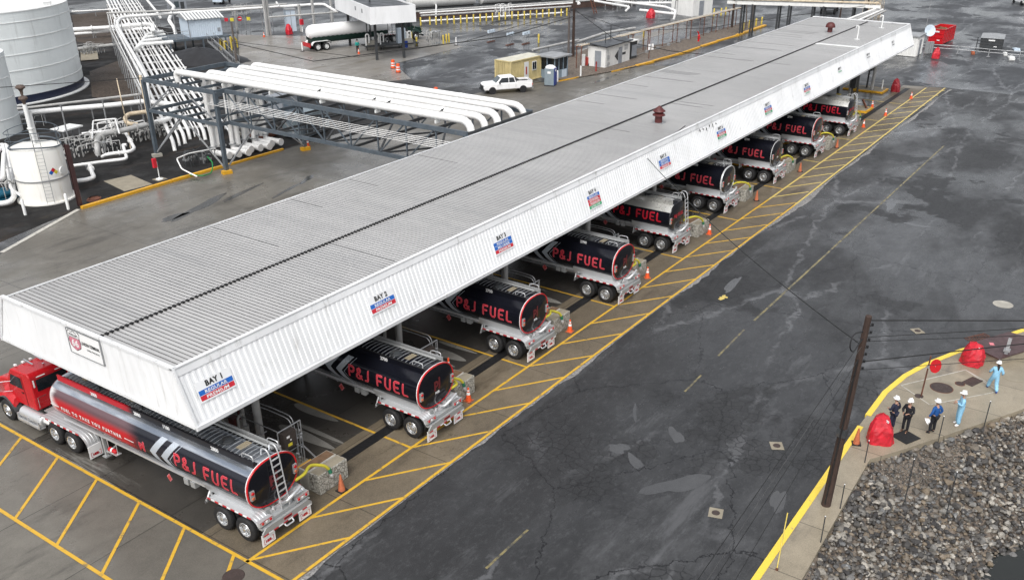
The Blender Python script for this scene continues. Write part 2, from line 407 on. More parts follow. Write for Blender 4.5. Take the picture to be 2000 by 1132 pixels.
ground_mat('g_puddle', (.072, .073, .075), (.052, .053, .056), .5, rr=(.05, .12), off=3)
ground_mat('g_concrete', (.158, .147, .126), (.105, .096, .081), .5, joints=(9.0, 4.6, 1.78, 2.4), stain=(.055, .050, .043), rr=(.2, .55), cracks=.3, off=5, crscale=.25)
ground_mat('g_apron', (.175, .145, .103), (.090, .072, .050), .5, cracks=.5, crscale=.35, gscale=26, joints=(4.5, 2.3, 1.78, .1), stain=(.060, .048, .034), rr=(.3, .6), off=9)
ground_mat('g_under_shade', (.062, .057, .050), (.034, .031, .028), .5, joints=(9.0, 4.6, 1.78, 2.4), pale=(.30, .29, .265), rr=(.2, .5), off=14, palestretch=(3.2, .30, 1))  # concrete darkened under the canopy: its shade is put into the colour
ground_mat('g_pad', (.24, .225, .205), (.17, .16, .145), .5, joints=(6, 6, 0, 0), stain=(.12, .105, .075), rr=(.25, .6), off=2)
ground_mat('g_black', (.022, .021, .021), (.008, .008, .008), .22, gscale=14, rr=(.6, .9), off=4, stain=(.042, .030, .022), big=.3)
ground_mat('g_brown', (.10, .082, .066), (.055, .044, .036), .4, gravel=7, rr=(.6, .85), off=8)
ground_mat('g_brown_dark', (.045, .034, .026), (.022, .017, .014), .3, gravel=7, rr=(.6, .85), off=8)
ground_mat('g_wet', (.060, .058, .054), (.040, .039, .037), .5, rr=(.03, .08), off=3)
ground_mat('g_walk', (.29, .25, .185), (.205, .175, .127), .5, joints=(3.2, 60, .6, 20), rr=(.35, .7), off=6, stain=(.13, .11, .09), gscale=25)
ground_mat('g_berm', (.022, .023, .026), (.010, .010, .012), .5, gscale=8, rr=(.45, .8), off=17)
m, nt, bs = newmat('water'); v = node(nt, 'ShaderNodeTexCoord').outputs['Object']
bs.inputs['Base Color'].default_value = (.018, .02, .018, 1); bs.inputs['Roughness'].default_value = .08
bump(nt, bs, noise(nt, v, 3, 4, .6), .25, .05); M['water'] = m
def paint_mat(name, col, worn=.5, wear_col=(.12, .11, .09)):
    m, nt, bs = newmat(name); v = node(nt, 'ShaderNodeTexCoord').outputs['Object']
    n = noise(nt, v, 2.2, 8, .72, (1, 1, 1), 3); n2 = noise(nt, v, 18, 4, .7)
    c = mix(nt, ramp(nt, n2, .3, .8, 0, .35), col, tuple(x*.6 for x in col))
    c = mix(nt, ramp(nt, n, .66-worn*.3, .80-worn*.2), c, wear_col)
    nt.links.new(c, bs.inputs['Base Color']); bs.inputs['Roughness'].default_value = .45; M[name] = m
paint_mat('line_yellow', (.62, .37, .035), .46); paint_mat('line_far', (.60, .46, .13), .35); paint_mat('line_faint', (.24, .20, .09), .85, (.05, .05, .05))
paint_mat('line_kerb', (.78, .58, .07), .25, (.3, .26, .18)); paint_mat('line_pale', (.50, .48, .43), .5)
# roof sheet and fascia
def fascia_mat(name, col, streak, amt, bigdirt=.25):
    m, nt, bs = newmat(name); v = node(nt, 'ShaderNodeTexCoord').outputs['Object']
    n = noise(nt, v, 1.4, 9, .72, (1.6, 1.6, .16), 2); n2 = noise(nt, v, .5, 6, .6, (1, 1, .5), 9)
    c = mix(nt, ramp(nt, n2, .35, .7, 0, bigdirt), col, tuple(x*.72 for x in col))
    c = mix(nt, ramp(nt, n, .54, .74, 0, amt), c, streak)
    nt.links.new(c, bs.inputs['Base Color']); bs.inputs['Roughness'].default_value = .48; M[name] = m
fascia_mat('fascia', (.80, .81, .82), (.50, .50, .49), .85, .35); fascia_mat('tank_side', (.76, .80, .80), (.44, .46, .45), .55, .3)
fascia_mat('fascia_grey', (.74, .75, .76), (.36, .36, .35), .95, .5); fascia_mat('tank_small', (.78, .77, .73), (.50, .45, .34), .6)
m, nt, bs = newmat('roof_sheet'); v = node(nt, 'ShaderNodeTexCoord').outputs['Object']
n = noise(nt, v, .5, 8, .68, (1.6, .12, 1), 4); n2 = noise(nt, v, .08, 5, .6, (1, 1, 1), 8); n3 = noise(nt, v, 2.4, 8, .7, (3.4, .10, 1), 14)
c = mix(nt, ramp(nt, n2, .3, .7), (.36, .355, .35), (.46, .455, .45)); c = mix(nt, ramp(nt, n, .45, .75, 0, .5), c, (.26, .265, .27)); c = mix(nt, ramp(nt, n3, .54, .70, 0, .6), c, (.58, .58, .56))
nt.links.new(c, bs.inputs['Base Color']); bs.inputs['Roughness'].default_value = .45; bs.inputs['Metallic'].default_value = .1; M['roof_sheet'] = m
simple('roof_groove', (.19, .19, .19), .6, 0, .3, .5, (.05, .05, .05), .6)
# red to silver to black wrap of the near trailer, along its length (y) and height (z)
m, nt, bs = newmat('tank_wrap'); v = node(nt, 'ShaderNodeTexCoord').outputs['Object']
sx = node(nt, 'ShaderNodeSeparateXYZ'); nt.links.new(v, sx.inputs[0]); Y, Z = sx.outputs[1], sx.outputs[2]
n = noise(nt, v, 1.6, 6, .6, (1, .18, 1.5), 1); yn = math_(nt, 'ADD', Y, math_(nt, 'MULTIPLY', math_(nt, 'SUBTRACT', n, .5), 1.2)); zn = math_(nt, 'ADD', Z, math_(nt, 'MULTIPLY', math_(nt, 'SUBTRACT', n, .5), .16))
red = mix(nt, ramp(nt, zn, 2.34, 2.66), (.52, .008, .015), (.13, .075, .085))  # maroon above the red band paints in grey-pink streak reflections
red = mix(nt, ramp(nt, zn, 1.75, 1.95, 1, 0), red, (.10, .012, .018))
side = mix(nt, ramp(nt, yn, 5.7, 6.9), (.012, .013, .020), red)
side = mix(nt, ramp(nt, yn, 11.3, 11.9), side, (.80, .79, .79))
silver = mix(nt, ramp(nt, n, .35, .65), (.30, .34, .40), (.75, .78, .82))
top = ramp(nt, Z, 2.86, 2.90); c = mix(nt, top, side, silver)
nt.links.new(c, bs.inputs['Base Color']); nt.links.new(math_(nt, 'MAXIMUM', math_(nt, 'MULTIPLY', top, .85), .15), bs.inputs['Metallic']); bs.inputs['Roughness'].default_value = .2; M['tank_wrap'] = m
m, nt, bs = newmat('rail_wrap'); v = node(nt, 'ShaderNodeTexCoord').outputs['Object']; sx = node(nt, 'ShaderNodeSeparateXYZ'); nt.links.new(v, sx.inputs[0])
nt.links.new(mix(nt, ramp(nt, sx.outputs[1], 6.6, 7.2), (.014, .014, .018), (.45, .010, .02)), bs.inputs['Base Color']); bs.inputs['Roughness'].default_value = .35; M['rail_wrap'] = m
# cobble face of the blocks
m, nt, bs = newmat('stone_face'); v = node(nt, 'ShaderNodeTexCoord').outputs['Object']
vo = node(nt, 'ShaderNodeTexVoronoi', feature='DISTANCE_TO_EDGE'); vo.inputs['Scale'].default_value = 6; nt.links.new(v, vo.inputs['Vector'])
nn = noise(nt, v, 5, 6, .7); c = mix(nt, ramp(nt, nn, .3, .7), (.30, .29, .25), (.48, .46, .41)); c = mix(nt, ramp(nt, vo.outputs['Distance'], .01, .06, 1, 0), c, (.13, .12, .10))
nt.links.new(c, bs.inputs['Base Color']); bs.inputs['Roughness'].default_value = .8; bump(nt, bs, ramp(nt, vo.outputs['Distance'], 0, .12), .8, .05); M['stone_face'] = m
# rip-rap: a colour per stone
m, nt, bs = newmat('stones'); at = node(nt, 'ShaderNodeAttribute', attribute_name='tone'); cr = node(nt, 'ShaderNodeValToRGB')
el = cr.color_ramp.elements; el[0].position = 0; el[0].color = (.030, .029, .030, 1); el[1].position = 1; el[1].color = (.42, .39, .34, 1)
for p, c_ in ((.25, (.060, .057, .054)), (.45, (.13, .12, .105)), (.58, (.20, .155, .105)), (.70, (.13, .135, .14)), (.84, (.27, .25, .215))):
    e = el.new(p); e.color = (*c_, 1)
nt.links.new(at.outputs['Fac'], cr.inputs[0]); v = node(nt, 'ShaderNodeTexCoord').outputs['Object']
nt.links.new(mix(nt, ramp(nt, noise(nt, v, 9, 4, .7), .3, .7, 0, .4), cr.outputs[0], (.05, .045, .04)), bs.inputs['Base Color']); bs.inputs['Roughness'].default_value = .45; M['stones'] = m
# ---------------------------------------------------------------- the setting
def sheet(name, pts, z, mt, kind='structure'):
    b = MB(); b.add([(p[0], p[1], z) for p in pts], [tuple(range(len(pts)))]); o = b.build(name, mt)
    if kind: o['kind'] = kind
    return o
river = [(12, -13.45), (14.7, -13.47), (16.96, -13.8), (18.86, -14.37), (21.4, -15.45), (26.15, -17.85), (60, -36), (300, -160)]
sheet('ground', [(-150, -13.45)]+river+[(500, -160), (500, 420), (-150, 420)], 0, M['g_asphalt'])
sheet('far_yard', [(92, -160), (500, -160), (500, 420), (100, 420), (86, 130), (70, 100), (84, 62), (66.5, 63), (60, 55), (62, 44), (88, 30), (89.6, 20), (89.6, 9.2), (91, 1)], .004, M['g_farasphalt'])
sheet('concrete_yard', [(-80.5, -.02), (-80.5, .6), (0.57, 39.68), (8.86, 43.62), (52, 43.68), (60, 43.6), (69, 40.2), (84, 36), (88.8, 24), (89.4, 8.8), (-10.9, 8.8), (-10.9, -.02)], .008, M['g_concrete'])
sheet('bay_floor', [(-10.9, 2.2), (89.4, 2.2), (89.4, 16.5), (-10.9, 16.5)], .012, M['g_under_shade'])
sheet('apron', [(-10.9, -.06), (90.7, .35), (89.5, 4.9), (-10.9, 4.9)], .016, M['g_apron'])
sheet('industrial_ground', [(-150, -28), (-60, 11), (1.7, 41.9), (8.86, 43.9), (52, 43.9), (54, 58.7), (54, 78.7), (69, 101), (72, 150), (-150, 150)], .012, M['g_black'])
sheet('pad', [G(x, y)[:2] for x, y in ((465, 68), (590, 71), (800, 59), (905, 92), (770, 125), (803, 155), (690, 166), (560, 178), (470, 145))], .016, M['g_pad'])
sheet('brown_ground', [G(x, y)[:2] for x, y in ((175, 140), (250, 112), (330, 190), (240, 200), (180, 190))], .018, M['g_brown_dark'])
sheet('brown_bank', [G(x, y)[:2] for x, y in ((140, 30), (230, 20), (280, 60), (200, 90), (150, 82))], .018, M['g_brown_dark'])
sheet('slab', [G(x, y)[:2] for x, y in ((202, 354), (256, 342), (298, 360), (243, 374))], .018, M['concrete_tan'])
sheet('slab', [G(x, y)[:2] for x, y in ((158, 105), (190, 102), (193, 118), (158, 121))], .15, M['concrete_tan'])
sheet('gravel_island', [G(x, y)[:2] for x, y in ((1082, 158), (1130, 153), (1250, 130), (1330, 106), (1494, 52), (1480, 38), (1400, 60), (1300, 86), (1200, 105), (1150, 95), (1060, 140))], .09, M['g_brown'])
sheet('concrete_path', [G(x, y)[:2] for x, y in ((1120, 100), (1290, 60), (1330, 57), (1300, 66), (1250, 80), (1240, 96), (1150, 112))], .02, M['g_pad'])
for (a, b, c_, d_) in (((870, 128), (905, 125), (905, 133), (872, 137)),):
    pass
def strip(b, p, q, w, z, jitter=0):
    p = Vector(p[:2]); q = Vector(q[:2]); d = (q-p).normalized(); n = Vector((-d.y, d.x))*w/2
    b.add([(*(p-n), z), (*(q-n), z), (*(q+n), z), (*(p+n), z)], [(0, 1, 2, 3)])
rdm = random.Random(5)
b = MB(); strip(b, (-11, 2.2), (40, 2.12), .135, .024); strip(b, (-10.95, .06), (40, .02), .135, .024)
strip(b, (-10.95, 60), (-10.95, -.6), .145, .024); strip(b, (-14.42, 60), (-14.42, -.6), .145, .028)
for k in range(18): strip(b, (-11, 17.1-2.84*k+.0), (-14.4, 14.5-2.84*k), .13, .020)
for k in range(9):
    if k > 0: pass
for k in range(17):
    x = -10.9+3.03*k
    strip(b, (x+.05, 2.2), (x+3.05+rdm.uniform(-.12, .12), .08), .115, .020)
for k in range(6): strip(b, (-1.78+9.01*k, 2.2), (-1.78+9.01*k, 18), .13, .020)
struct(b.build('yellow_markings', M['line_yellow']))
b = MB(); strip(b, (40, 2.12), (89.4, 2.35), .15, .024); strip(b, (40, .02), (90.6, .55), .15, .024)
for k in range(17, 33):
    x = -10.9+3.03*k
    strip(b, (x+.05, 2.2), (x+3.05, .25), .13, .020)
for k in range(6, 10): strip(b, (-1.78+9.01*k, 2.2), (-1.78+9.01*k, 18), .13, .020)
struct(b.build('yellow_markings', M['line_far']))
b = MB(); strip(b, (13.9, -5.3), (17.6, -5.2), .11, .006); strip(b, (19, -5.2), (64, -5.26), .13, .006); strip(b, (-6.3, -5.2), (-3.6, -5.2), .1, .006)
strip(b, (9.5, -5.5), (11.5, -5.45), .1, .006)
struct(b.build('faint_markings', M['line_faint']))
b = MB(); strip(b, (0.8, 39.9), (8.9, 43.8), .35, .03); struct(b.build('kerb_strip', M['line_pale']))
b = MB(); b.bx(-5.6, 88, 3.75, 4.3, .02, .028); struct(b.build('drain_channel', M['deck_black']))
rd = random.Random(12); pts = []; n = 260
for k in range(n+1): x = -10.9+101*k/n; pts.append((x, -.02))
lo = []
wv = .25
for k in range(n+1):
    x = -10.9+101*k/n; wv = max(.02, min(.55, wv+rd.uniform(-.13, .13))); lo.append((x, -.06-wv*(.55+.45*math.sin(x*.35))))
b = MB(); b.add([(p[0], p[1], .005) for p in pts]+[(p[0], p[1], .005) for p in lo], [(k, n+1+k, n+2+k, k+1) for k in range(n)]); struct(b.build('broken_edge', M['g_edge']))
# water, bank, sidewalk
b = MB(); b.add([(-60, -18.2, -2.72), (8, -19.3, -2.72), (60, -46, -2.72), (60, -120, -2.72), (-60, -120, -2.72)], [(0, 4, 3, 2, 1)]); struct(b.build('water', M['water']))
outer = [(-80, -14.9), (-0.42, -14.85), (5.21, -14.69), (8.46, -14.62), (10.05, -15.59), (14.33, -17.97), (16.79, -19.32), (23, -23), (60, -43)]
inner = [(-80, -13.45), (-1.43, -13.42), (-0.2, -13.42), (10.95, -13.42), (12.01, -13.45), (14.7, -13.47), (16.96, -13.8), (18.86, -14.37), (21.39, -15.45), (26.15, -17.85), (60, -36)]
SW = .13
b = MB(); P = [(x, y, SW) for x, y in inner]+[(x, y, SW) for x, y in reversed(outer)]; b.add(P, [tuple(range(len(P)-1, -1, -1))])
for i in range(len(inner)-1):
    if inner[i] == (10.95, -13.42): continue
    (x0, y0), (x1, y1) = inner[i], inner[i+1]; b.add([(x0, y0, 0), (x1, y1, 0), (x1, y1, SW), (x0, y0, SW)], [(3, 2, 1, 0)])
b.add([(10.95, -13.42, 0), (12.01, -13.45, 0), (12.01, -13.45, SW), (10.95, -13.42, SW)], [(3, 2, 1, 0)])
for i in range(len(outer)-1):
    (x0, y0), (x1, y1) = outer[i], outer[i+1]; b.add([(x0, y0, -1.2), (x1, y1, -1.2), (x1, y1, SW), (x0, y0, SW)], [(0, 1, 2, 3)])
struct(b.build('sidewalk', M['g_walk']))
b = MB()
def kerb(b, pts, w, z0, z1):
    for i in range(len(pts)-1):
        p, q = Vector(pts[i]), Vector(pts[i+1]); b.beam((p.x, p.y, (z0+z1)/2), (q.x, q.y, (z0+z1)/2), w, z1-z0)
kerb(b, [(-80, -13.55), (-.2, -13.5), (10.9, -13.5)], .26, -.05, .15); kerb(b, [(12.05, -13.5), (14.7, -13.55), (16.92, -13.9), (18.8, -14.47), (21.33, -15.55), (26.1, -17.95), (60, -36.1)], .26, -.05, .15)
struct(b.build('painted_kerb', M['line_kerb']))
b = MB()
kerb(b, [G(160, 408)[:2], G(335, 356)[:2]], .3, 0, .2); kerb(b, [G(336, 355.5)[:2], G(445, 324)[:2]], .3, 0, .2); kerb(b, [G(446, 323.5)[:2], G(553, 293)[:2]], .22, 0, .16)
struct(b.build('yellow_kerb', M['yellow_curb']))
b = MB()
pts = [(1090, 160), (1130, 152)]; kerb(b, [G(*p)[:2] for p in pts], .2, 0, .12); kerb(b, [G(*p)[:2] for p in ((1195, 141), (1240, 130))], .15, 0, .12)
for a_, c_, w in (((1243, 130), (1275, 122), .45), ((1275, 121), (1330, 106), .3), ((1330, 106), (1366, 94), .3), ((1370, 92), (1400, 83), .45), ((1400, 82), (1440, 71), .35), ((1440, 70), (1494, 51), .55)):
    kerb(b, [G(*a_)[:2], G(*c_)[:2]], w, 0, .2)
struct(b.build('yellow_kerb', M['yellow_curb']))
# sidewalk details: pale slab with white edge, hatches
b = MB(); Q = [G(x, y, SW) for x, y in ((1760, 752), (1886, 722), (1950, 764), (1816, 790))]
b.add([(p.x, p.y, SW+.004) for p in Q], [(0, 3, 2, 1)]); struct(b.build('slab', M['concrete_tan']))
b = MB()
for i in range(4): strip(b, Q[i], Q[(i+1) % 4], .05, SW+.008)
strip(b, Q[1], G(1935, 750, SW), .05, SW+.009); struct(b.build('slab_edging', M['line_pale']))
b = MB(); b.lathe([(.62, 0), (.62, .004)], n=28); b.smooth = False
struct(b.build('patch', M['concrete_tan'], loc=G(1978, 734, SW)+V(0, 0, .004)))
# bank
def bank_z(x, y):
    # distance outward from the sidewalk's outer edge
    best = 1e9
    for i in range(len(outer)-1):
        a, c_ = Vector(outer[i]), Vector(outer[i+1]); p = Vector((x, y)); t = max(0, min(1, (p-a).dot(c_-a)/(c_-a).length_squared)); q = a+(c_-a)*t; dd = (p-q).length
        if dd < best:
            best = dd; side = (c_-a).x*(p-a).y-(c_-a).y*(p-a).x
    if side > 0: best = -best
    return best
b = MB(); nx, ny = 60, 30; vs = []
for i in range(nx+1):
    for j in range(ny+1):
        t = i/nx; x = -8+48*t
        # outer edge y at x
        for k in range(len(outer)-1):
            if outer[k][0] <= x <= outer[k+1][0]: ye = outer[k][1]+(outer[k+1][1]-outer[k][1])*(x-outer[k][0])/(outer[k+1][0]-outer[k][0])
        u = j/ny*9; vs.append((x, ye+.02-u, -.12-.5*u+random.uniform(-.05, .05)))
b.add(vs, [(i*(ny+1)+j, i*(ny+1)+j+1, (i+1)*(ny+1)+j+1, (i+1)*(ny+1)+j) for i in range(nx) for j in range(ny)])
struct(b.build('river_bank', M['g_brown']))
# stones
ico_v = [(0, 0, 1)]+[(.894*math.cos(2*PI*k/5), .894*math.sin(2*PI*k/5), .447) for k in range(5)]+[(.894*math.cos(2*PI*(k+.5)/5), .894*math.sin(2*PI*(k+.5)/5), -.447) for k in range(5)]+[(0, 0, -1)]
ico_f = [(0, 1+k, 1+(k+1) % 5) for k in range(5)]+[(1+k, 6+k, 1+(k+1) % 5) for k in range(5)]+[(1+(k+1) % 5, 6+k, 6+(k+1) % 5) for k in range(5)]+[(11, 6+(k+1) % 5, 6+k) for k in range(5)]
vs = []; fs = []; tones = []
rnd = random.Random(3)
def stone(x, y, z, r):
    o = len(vs); R_ = Matrix.Rotation(rnd.uniform(0, 6.3), 3, 'Z') @ Matrix.Rotation(rnd.uniform(-.7, .7), 3, 'X'); sc = (r*rnd.uniform(.8, 1.35), r*rnd.uniform(.7, 1.1), r*rnd.uniform(.45, .85))
    for p in ico_v:
        j = rnd.uniform(.72, 1.22); q = R_ @ Vector((p[0]*sc[0]*j, p[1]*sc[1]*j, p[2]*sc[2]*j)); vs.append((x+q.x, y+q.y, z+q.z))
    t = rnd.random(); t = t**1.6 if rnd.random() < .4 else t
    for f in ico_f: fs.append([i+o for i in f]); tones.append(t)
x = -4.0
while x < 30:
    for k in range(len(outer)-1):
        if outer[k][0] <= x <= outer[k+1][0]: ye = outer[k][1]+(outer[k+1][1]-outer[k][1])*(x-outer[k][0])/(outer[k+1][0]-outer[k][0])
    u = .1
    while u < 7.2:
        xx = x+rnd.uniform(-.09, .09); gravelly = (8.2 < x < 12.6 and .25 < u < 1.9 and u < 1.9-(x-8.2)*.2)
        if gravelly and rnd.random() < .8:
            for _ in range(7): stone(xx+rnd.uniform(-.1, .1), ye-u+rnd.uniform(-.1, .1), -.10-.5*u, rnd.uniform(.02, .04))
        else:
            r = rnd.choice((.05, .065, .08, .09, .11, .14) if rnd.random() < .93 else (.19,))
            stone(xx, ye-u+rnd.uniform(-.09, .09), -.08-.5*u+rnd.uniform(-.03, .10), r)
        u += .135
    x += .145
me = bpy.data.meshes.new('riprap_stones'); me.from_pydata(vs, [], fs); at = me.attributes.new('tone', 'FLOAT', 'FACE'); at.data.foreach_set('value', tones); me.materials.append(M['stones']); me.update()
o = bpy.data.objects.new('riprap_stones', me); COL.objects.link(o); tag(o, 'bank of loose grey and brown riprap stones beside the sidewalk', 'stones', kind='stuff')
# ---------------------------------------------------------------- text helper
def text_mesh(s, h, off=0.0, bold=0, spacing=1.0, slices=0):
    'flat lettering as vertex and face lists, x along the line, y up, height h for capitals'
    cu = bpy.data.curves.new('t', 'FONT'); cu.body = s; cu.size = h/.70; cu.offset = off; cu.space_character = spacing; cu.resolution_u = 2
    o = bpy.data.objects.new('t', cu); COL.objects.link(o); bpy.context.view_layer.update()
    dg = bpy.context.evaluated_depsgraph_get(); me = bpy.data.meshes.new_from_object(o.evaluated_get(dg))
    bpy.data.objects.remove(o); bpy.data.curves.remove(cu)
    if slices:
        import bmesh
        bm = bmesh.new(); bm.from_mesh(me)
        for i in range(1, slices): 
            bmesh.ops.bisect_plane(bm, geom=bm.verts[:]+bm.edges[:]+bm.faces[:], plane_co=(0, -h*.2+h*1.4*i/slices, 0), plane_no=(0, 1, 0))
        bm.to_mesh(me); bm.free()
    vs = [tuple(v.co) for v in me.vertices]; fs = [tuple(p.vertices) for p in me.polygons]; bpy.data.meshes.remove(me)
    return vs, fs
def letters(b, s, h, place, center=False, width=None, **k):
    vs, fs = text_mesh(s, h, **k)
    if width:
        x0 = min(v[0] for v in vs); q = width/(max(v[0] for v in vs)-x0); vs = [((v[0]-x0)*q, v[1], 0) for v in vs]
    if center and vs:
        cx = (min(v[0] for v in vs)+max(v[0] for v in vs))/2; vs = [(v[0]-cx, v[1], 0) for v in vs]
    b.add([place(v[0], v[1]) for v in vs], fs)
# ---------------------------------------------------------------- the loading canopy
X0, X1, YT, ZT, YB, ZB, YT2, YB2 = -10.405, 88.96, 5.356, 6.79, 4.584, 4.63, 16.40, 17.4
can = thing('loading_canopy', 'long flat-roofed canopy with white corrugated fascia over the row of tankers', 'canopy', (0, 0, 0))
def ribbed(b, f, L, per, depth, w=.4, groove=False):
    'sheet along L with trapezoid ribs; f(s, t, d) gives the point'
    n = int(L/per); prof = []
    for i in range(n+1):
        s0 = i*per
        for ds, d in ((0, 0), (per*(1-w)*.8, 0), (per*(1-w), depth), (per*.92, depth)):
            if s0+ds <= L: prof.append((s0+ds, d))
    prof.append((L, 0)); m = len(prof)
    vs_ = [f(s_, 0, d_) for s_, d_ in prof]+[f(s_, 1, d_) for s_, d_ in prof]
    if groove:
        b.add(vs_, [(i, i+1, m+i+1, m+i) for i in range(m-1) if prof[i][1] > 0 and prof[i+1][1] > 0]); b.mat(1); b.add(vs_, [(i, i+1, m+i+1, m+i) for i in range(m-1) if not (prof[i][1] > 0 and prof[i+1][1] > 0)]); b.mat(0)
    else: b.add(vs_, [(i, i+1, m+i+1, m+i) for i in range(m-1)])
b = MB(); ribbed(b, lambda s_, t, d_: (X0+s_, YT+.05+t*(9.98-YT), ZT-.14+d_), X1-X0, .22, .036, .80, True)
b.build('roof_sheet', [M['roof_sheet'], M['roof_groove']], can)
b = MB(); ribbed(b, lambda s_, t, d_: (X0+s_, 10.0+t*(YT2-10), ZT-.10+d_), X1-X0, .22, .036, .80, True)
b.build('roof_sheet', [M['roof_sheet'], M['roof_groove']], can)
b = MB(); b.bx(X0+.1, X1-.05, 9.98, 10.02, ZT-.2, ZT-.115)
x = X0+.2
while x < X1-.3:
    r = random.uniform(.035, .075); b.bx(x, x+.11, 9.93-r*.6, 10.02+r*.3, ZT-.16, ZT-.035); x += .22
b.build('roof_seam', M['deck_black'], can)
def fas(y_t, z_t, y_b, z_b, flip):
    b = MB(); nrm = Vector((0, -(z_t-z_b), (y_t-y_b))).normalized()*(1 if not flip else 1)
    nrm = Vector((0, -1, 0)) if not flip else Vector((0, 1, 0))
    ribbed(b, lambda s_, t, d_: (X0+s_, y_b+(y_t-y_b)*t+nrm.y*d_, z_b+(z_t-z_b)*t), X1-X0, .26, .026, .45)
    return b
fas(YT, ZT, YB, ZB, False).build('fascia', M['fascia'], can); fas(YT2, ZT, YB2, ZB, True).build('fascia', M['fascia'], can)
b = MB()
for s_, XX in ((-1, X0), (1, X1)):
    n = 44; pts = []
    for i in range(n+1):
        t = i/n; d_ = 0 if i % 2 else .012
        pts.append((XX+s_*d_, YB+(YB2-YB)*t, ZB)); 
    for i in range(n+1):
        t = i/n; pts.append((XX+s_*(0 if i % 2 else .012), YT+(YT2-YT)*t, ZT))
    b.add(pts, [(i, i+1, n+2+i, n+1+i) for i in range(n)])
b.build('end_fascia', M['fascia'], can)
b = MB()   # cap and bottom trims
for XX in (X0, X1):
    b.beam((XX, YT-.06, ZT+.03), (XX, YT2+.06, ZT+.03), .16, .10); b.beam((XX, YB-.04, ZB), (XX, YB2+.04, ZB), .12, .14)
b.beam((X0-.08, YT-.0, ZT+.01), (X1+.08, YT-.0, ZT+.01), .17, .05); b.beam((X0-.06, YB-.05, ZB-.01), (X1+.06, YB-.05, ZB-.01), .14, .16)
b.beam((X0-.06, YB2+.05, ZB-.01), (X1+.06, YB2+.05, ZB-.01), .14, .16); b.beam((X0, YT2+.02, ZT-.03), (X1, YT2+.02, ZT-.03), .07, .05)
for XX, s_ in ((X0, -1), (X1, 1)):
    b.beam((XX+s_*.02, YT-.04, ZT), (XX+s_*.02, YB-.06, ZB), .10, .10); b.beam((XX+s_*.02, YT2+.04, ZT), (XX+s_*.02, YB2+.06, ZB), .10, .10)
b.build('trim', M['fascia_grey'], can)
b = MB(); b.bx(X0+.1, X1-.1, YT, YT2, ZT-.75, ZT-.70)
b.build('soffit', M['steel_dark'], can)
b = MB()
for k in range(12):
    x = -5.9+9.02*k
    if x > 86: continue
    b.bx(x-.12, x+.12, 5.6, 16.3, ZT-1.2, ZT-.75)
for y in (6.3, 15.6): b.bx(X0+.3, X1-.3, y-.1, y+.1, ZT-1.05, ZT-.8)
b.build('roof_beam', M['steel_dark'], can)
for k in range(11):
    x = -5.9+9.02*k
    for y in (7.0, 15.2):
        if k > 9 and y < 8: x = 84
        b = MB(); b.tube([(x, y, 0), (x, y, ZT-1.2)], .17, 14); b.lathe([(.3, 0), (.3, .05), (.2, .06), (.2, .25), (.17, .25)], (x, y, 0)); b.build('column', M['pipe_grey'], can)
b = MB()     # flashing bands along the top and foot of the front fascia
def band_(v0, v1, e, y_t, z_t, y_b, z_b, sg):
    H_ = math.hypot(y_t-y_b, z_t-z_b); P = lambda x, v, e_: (x, y_b+(y_t-y_b)*v/H_+sg*e_, z_b+(z_t-z_b)*v/H_)
    b.add([P(X0-.02, v0, .0), P(X1+.02, v0, 0), P(X1+.02, v0, e), P(X0-.02, v0, e), P(X1+.02, v1, e), P(X0-.02, v1, e)], [(0, 1, 2, 3), (3, 2, 4, 5)])
Hs = math.hypot(YT-YB, ZT-ZB); band_(Hs-.30, Hs, .055, YT, ZT, YB, ZB, -1); band_(.02, .16, .055, YT, ZT, YB, ZB, -1); b.build('flashing', M['fascia_grey'], can)
rl = random.Random(9); b = MB()
for k in range(26):
    x = X0+.22*int(rl.uniform(4, 440)); far_ = rl.random() < .5; y0_, y1_ = (YT+.2, 9.9) if not far_ else (10.1, YT2-.1); L_ = (y1_-y0_)*rl.uniform(.3, 1); z_ = (ZT-.14 if not far_ else ZT-.10)+.042
    b.bx(x+.02, x+.05, y1_-L_, y1_, z_, z_+.008)
b.build('sheet_lap', M['lap_line'], can)
b = MB()
for k in range(6):
    q = G(1352+7.5*k, 250-2.8*k, ZT-.35); x = q.x; v_ = Hs-.35-.05*(k % 3)
    P = lambda x_, v, e_=.06: (x_, YB+(YT-YB)*v/Hs-e_, ZB+(ZT-ZB)*v/Hs); w_ = rl.uniform(.06, .16); h_ = rl.uniform(.15, .35)
    b.add([P(x, v_), P(x+w_, v_-.1), P(x+w_*.6, v_-h_), P(x-.05, v_-h_*.6)], [(0, 3, 2, 1)])
b.build('black_stain', M['ink_black'], can)
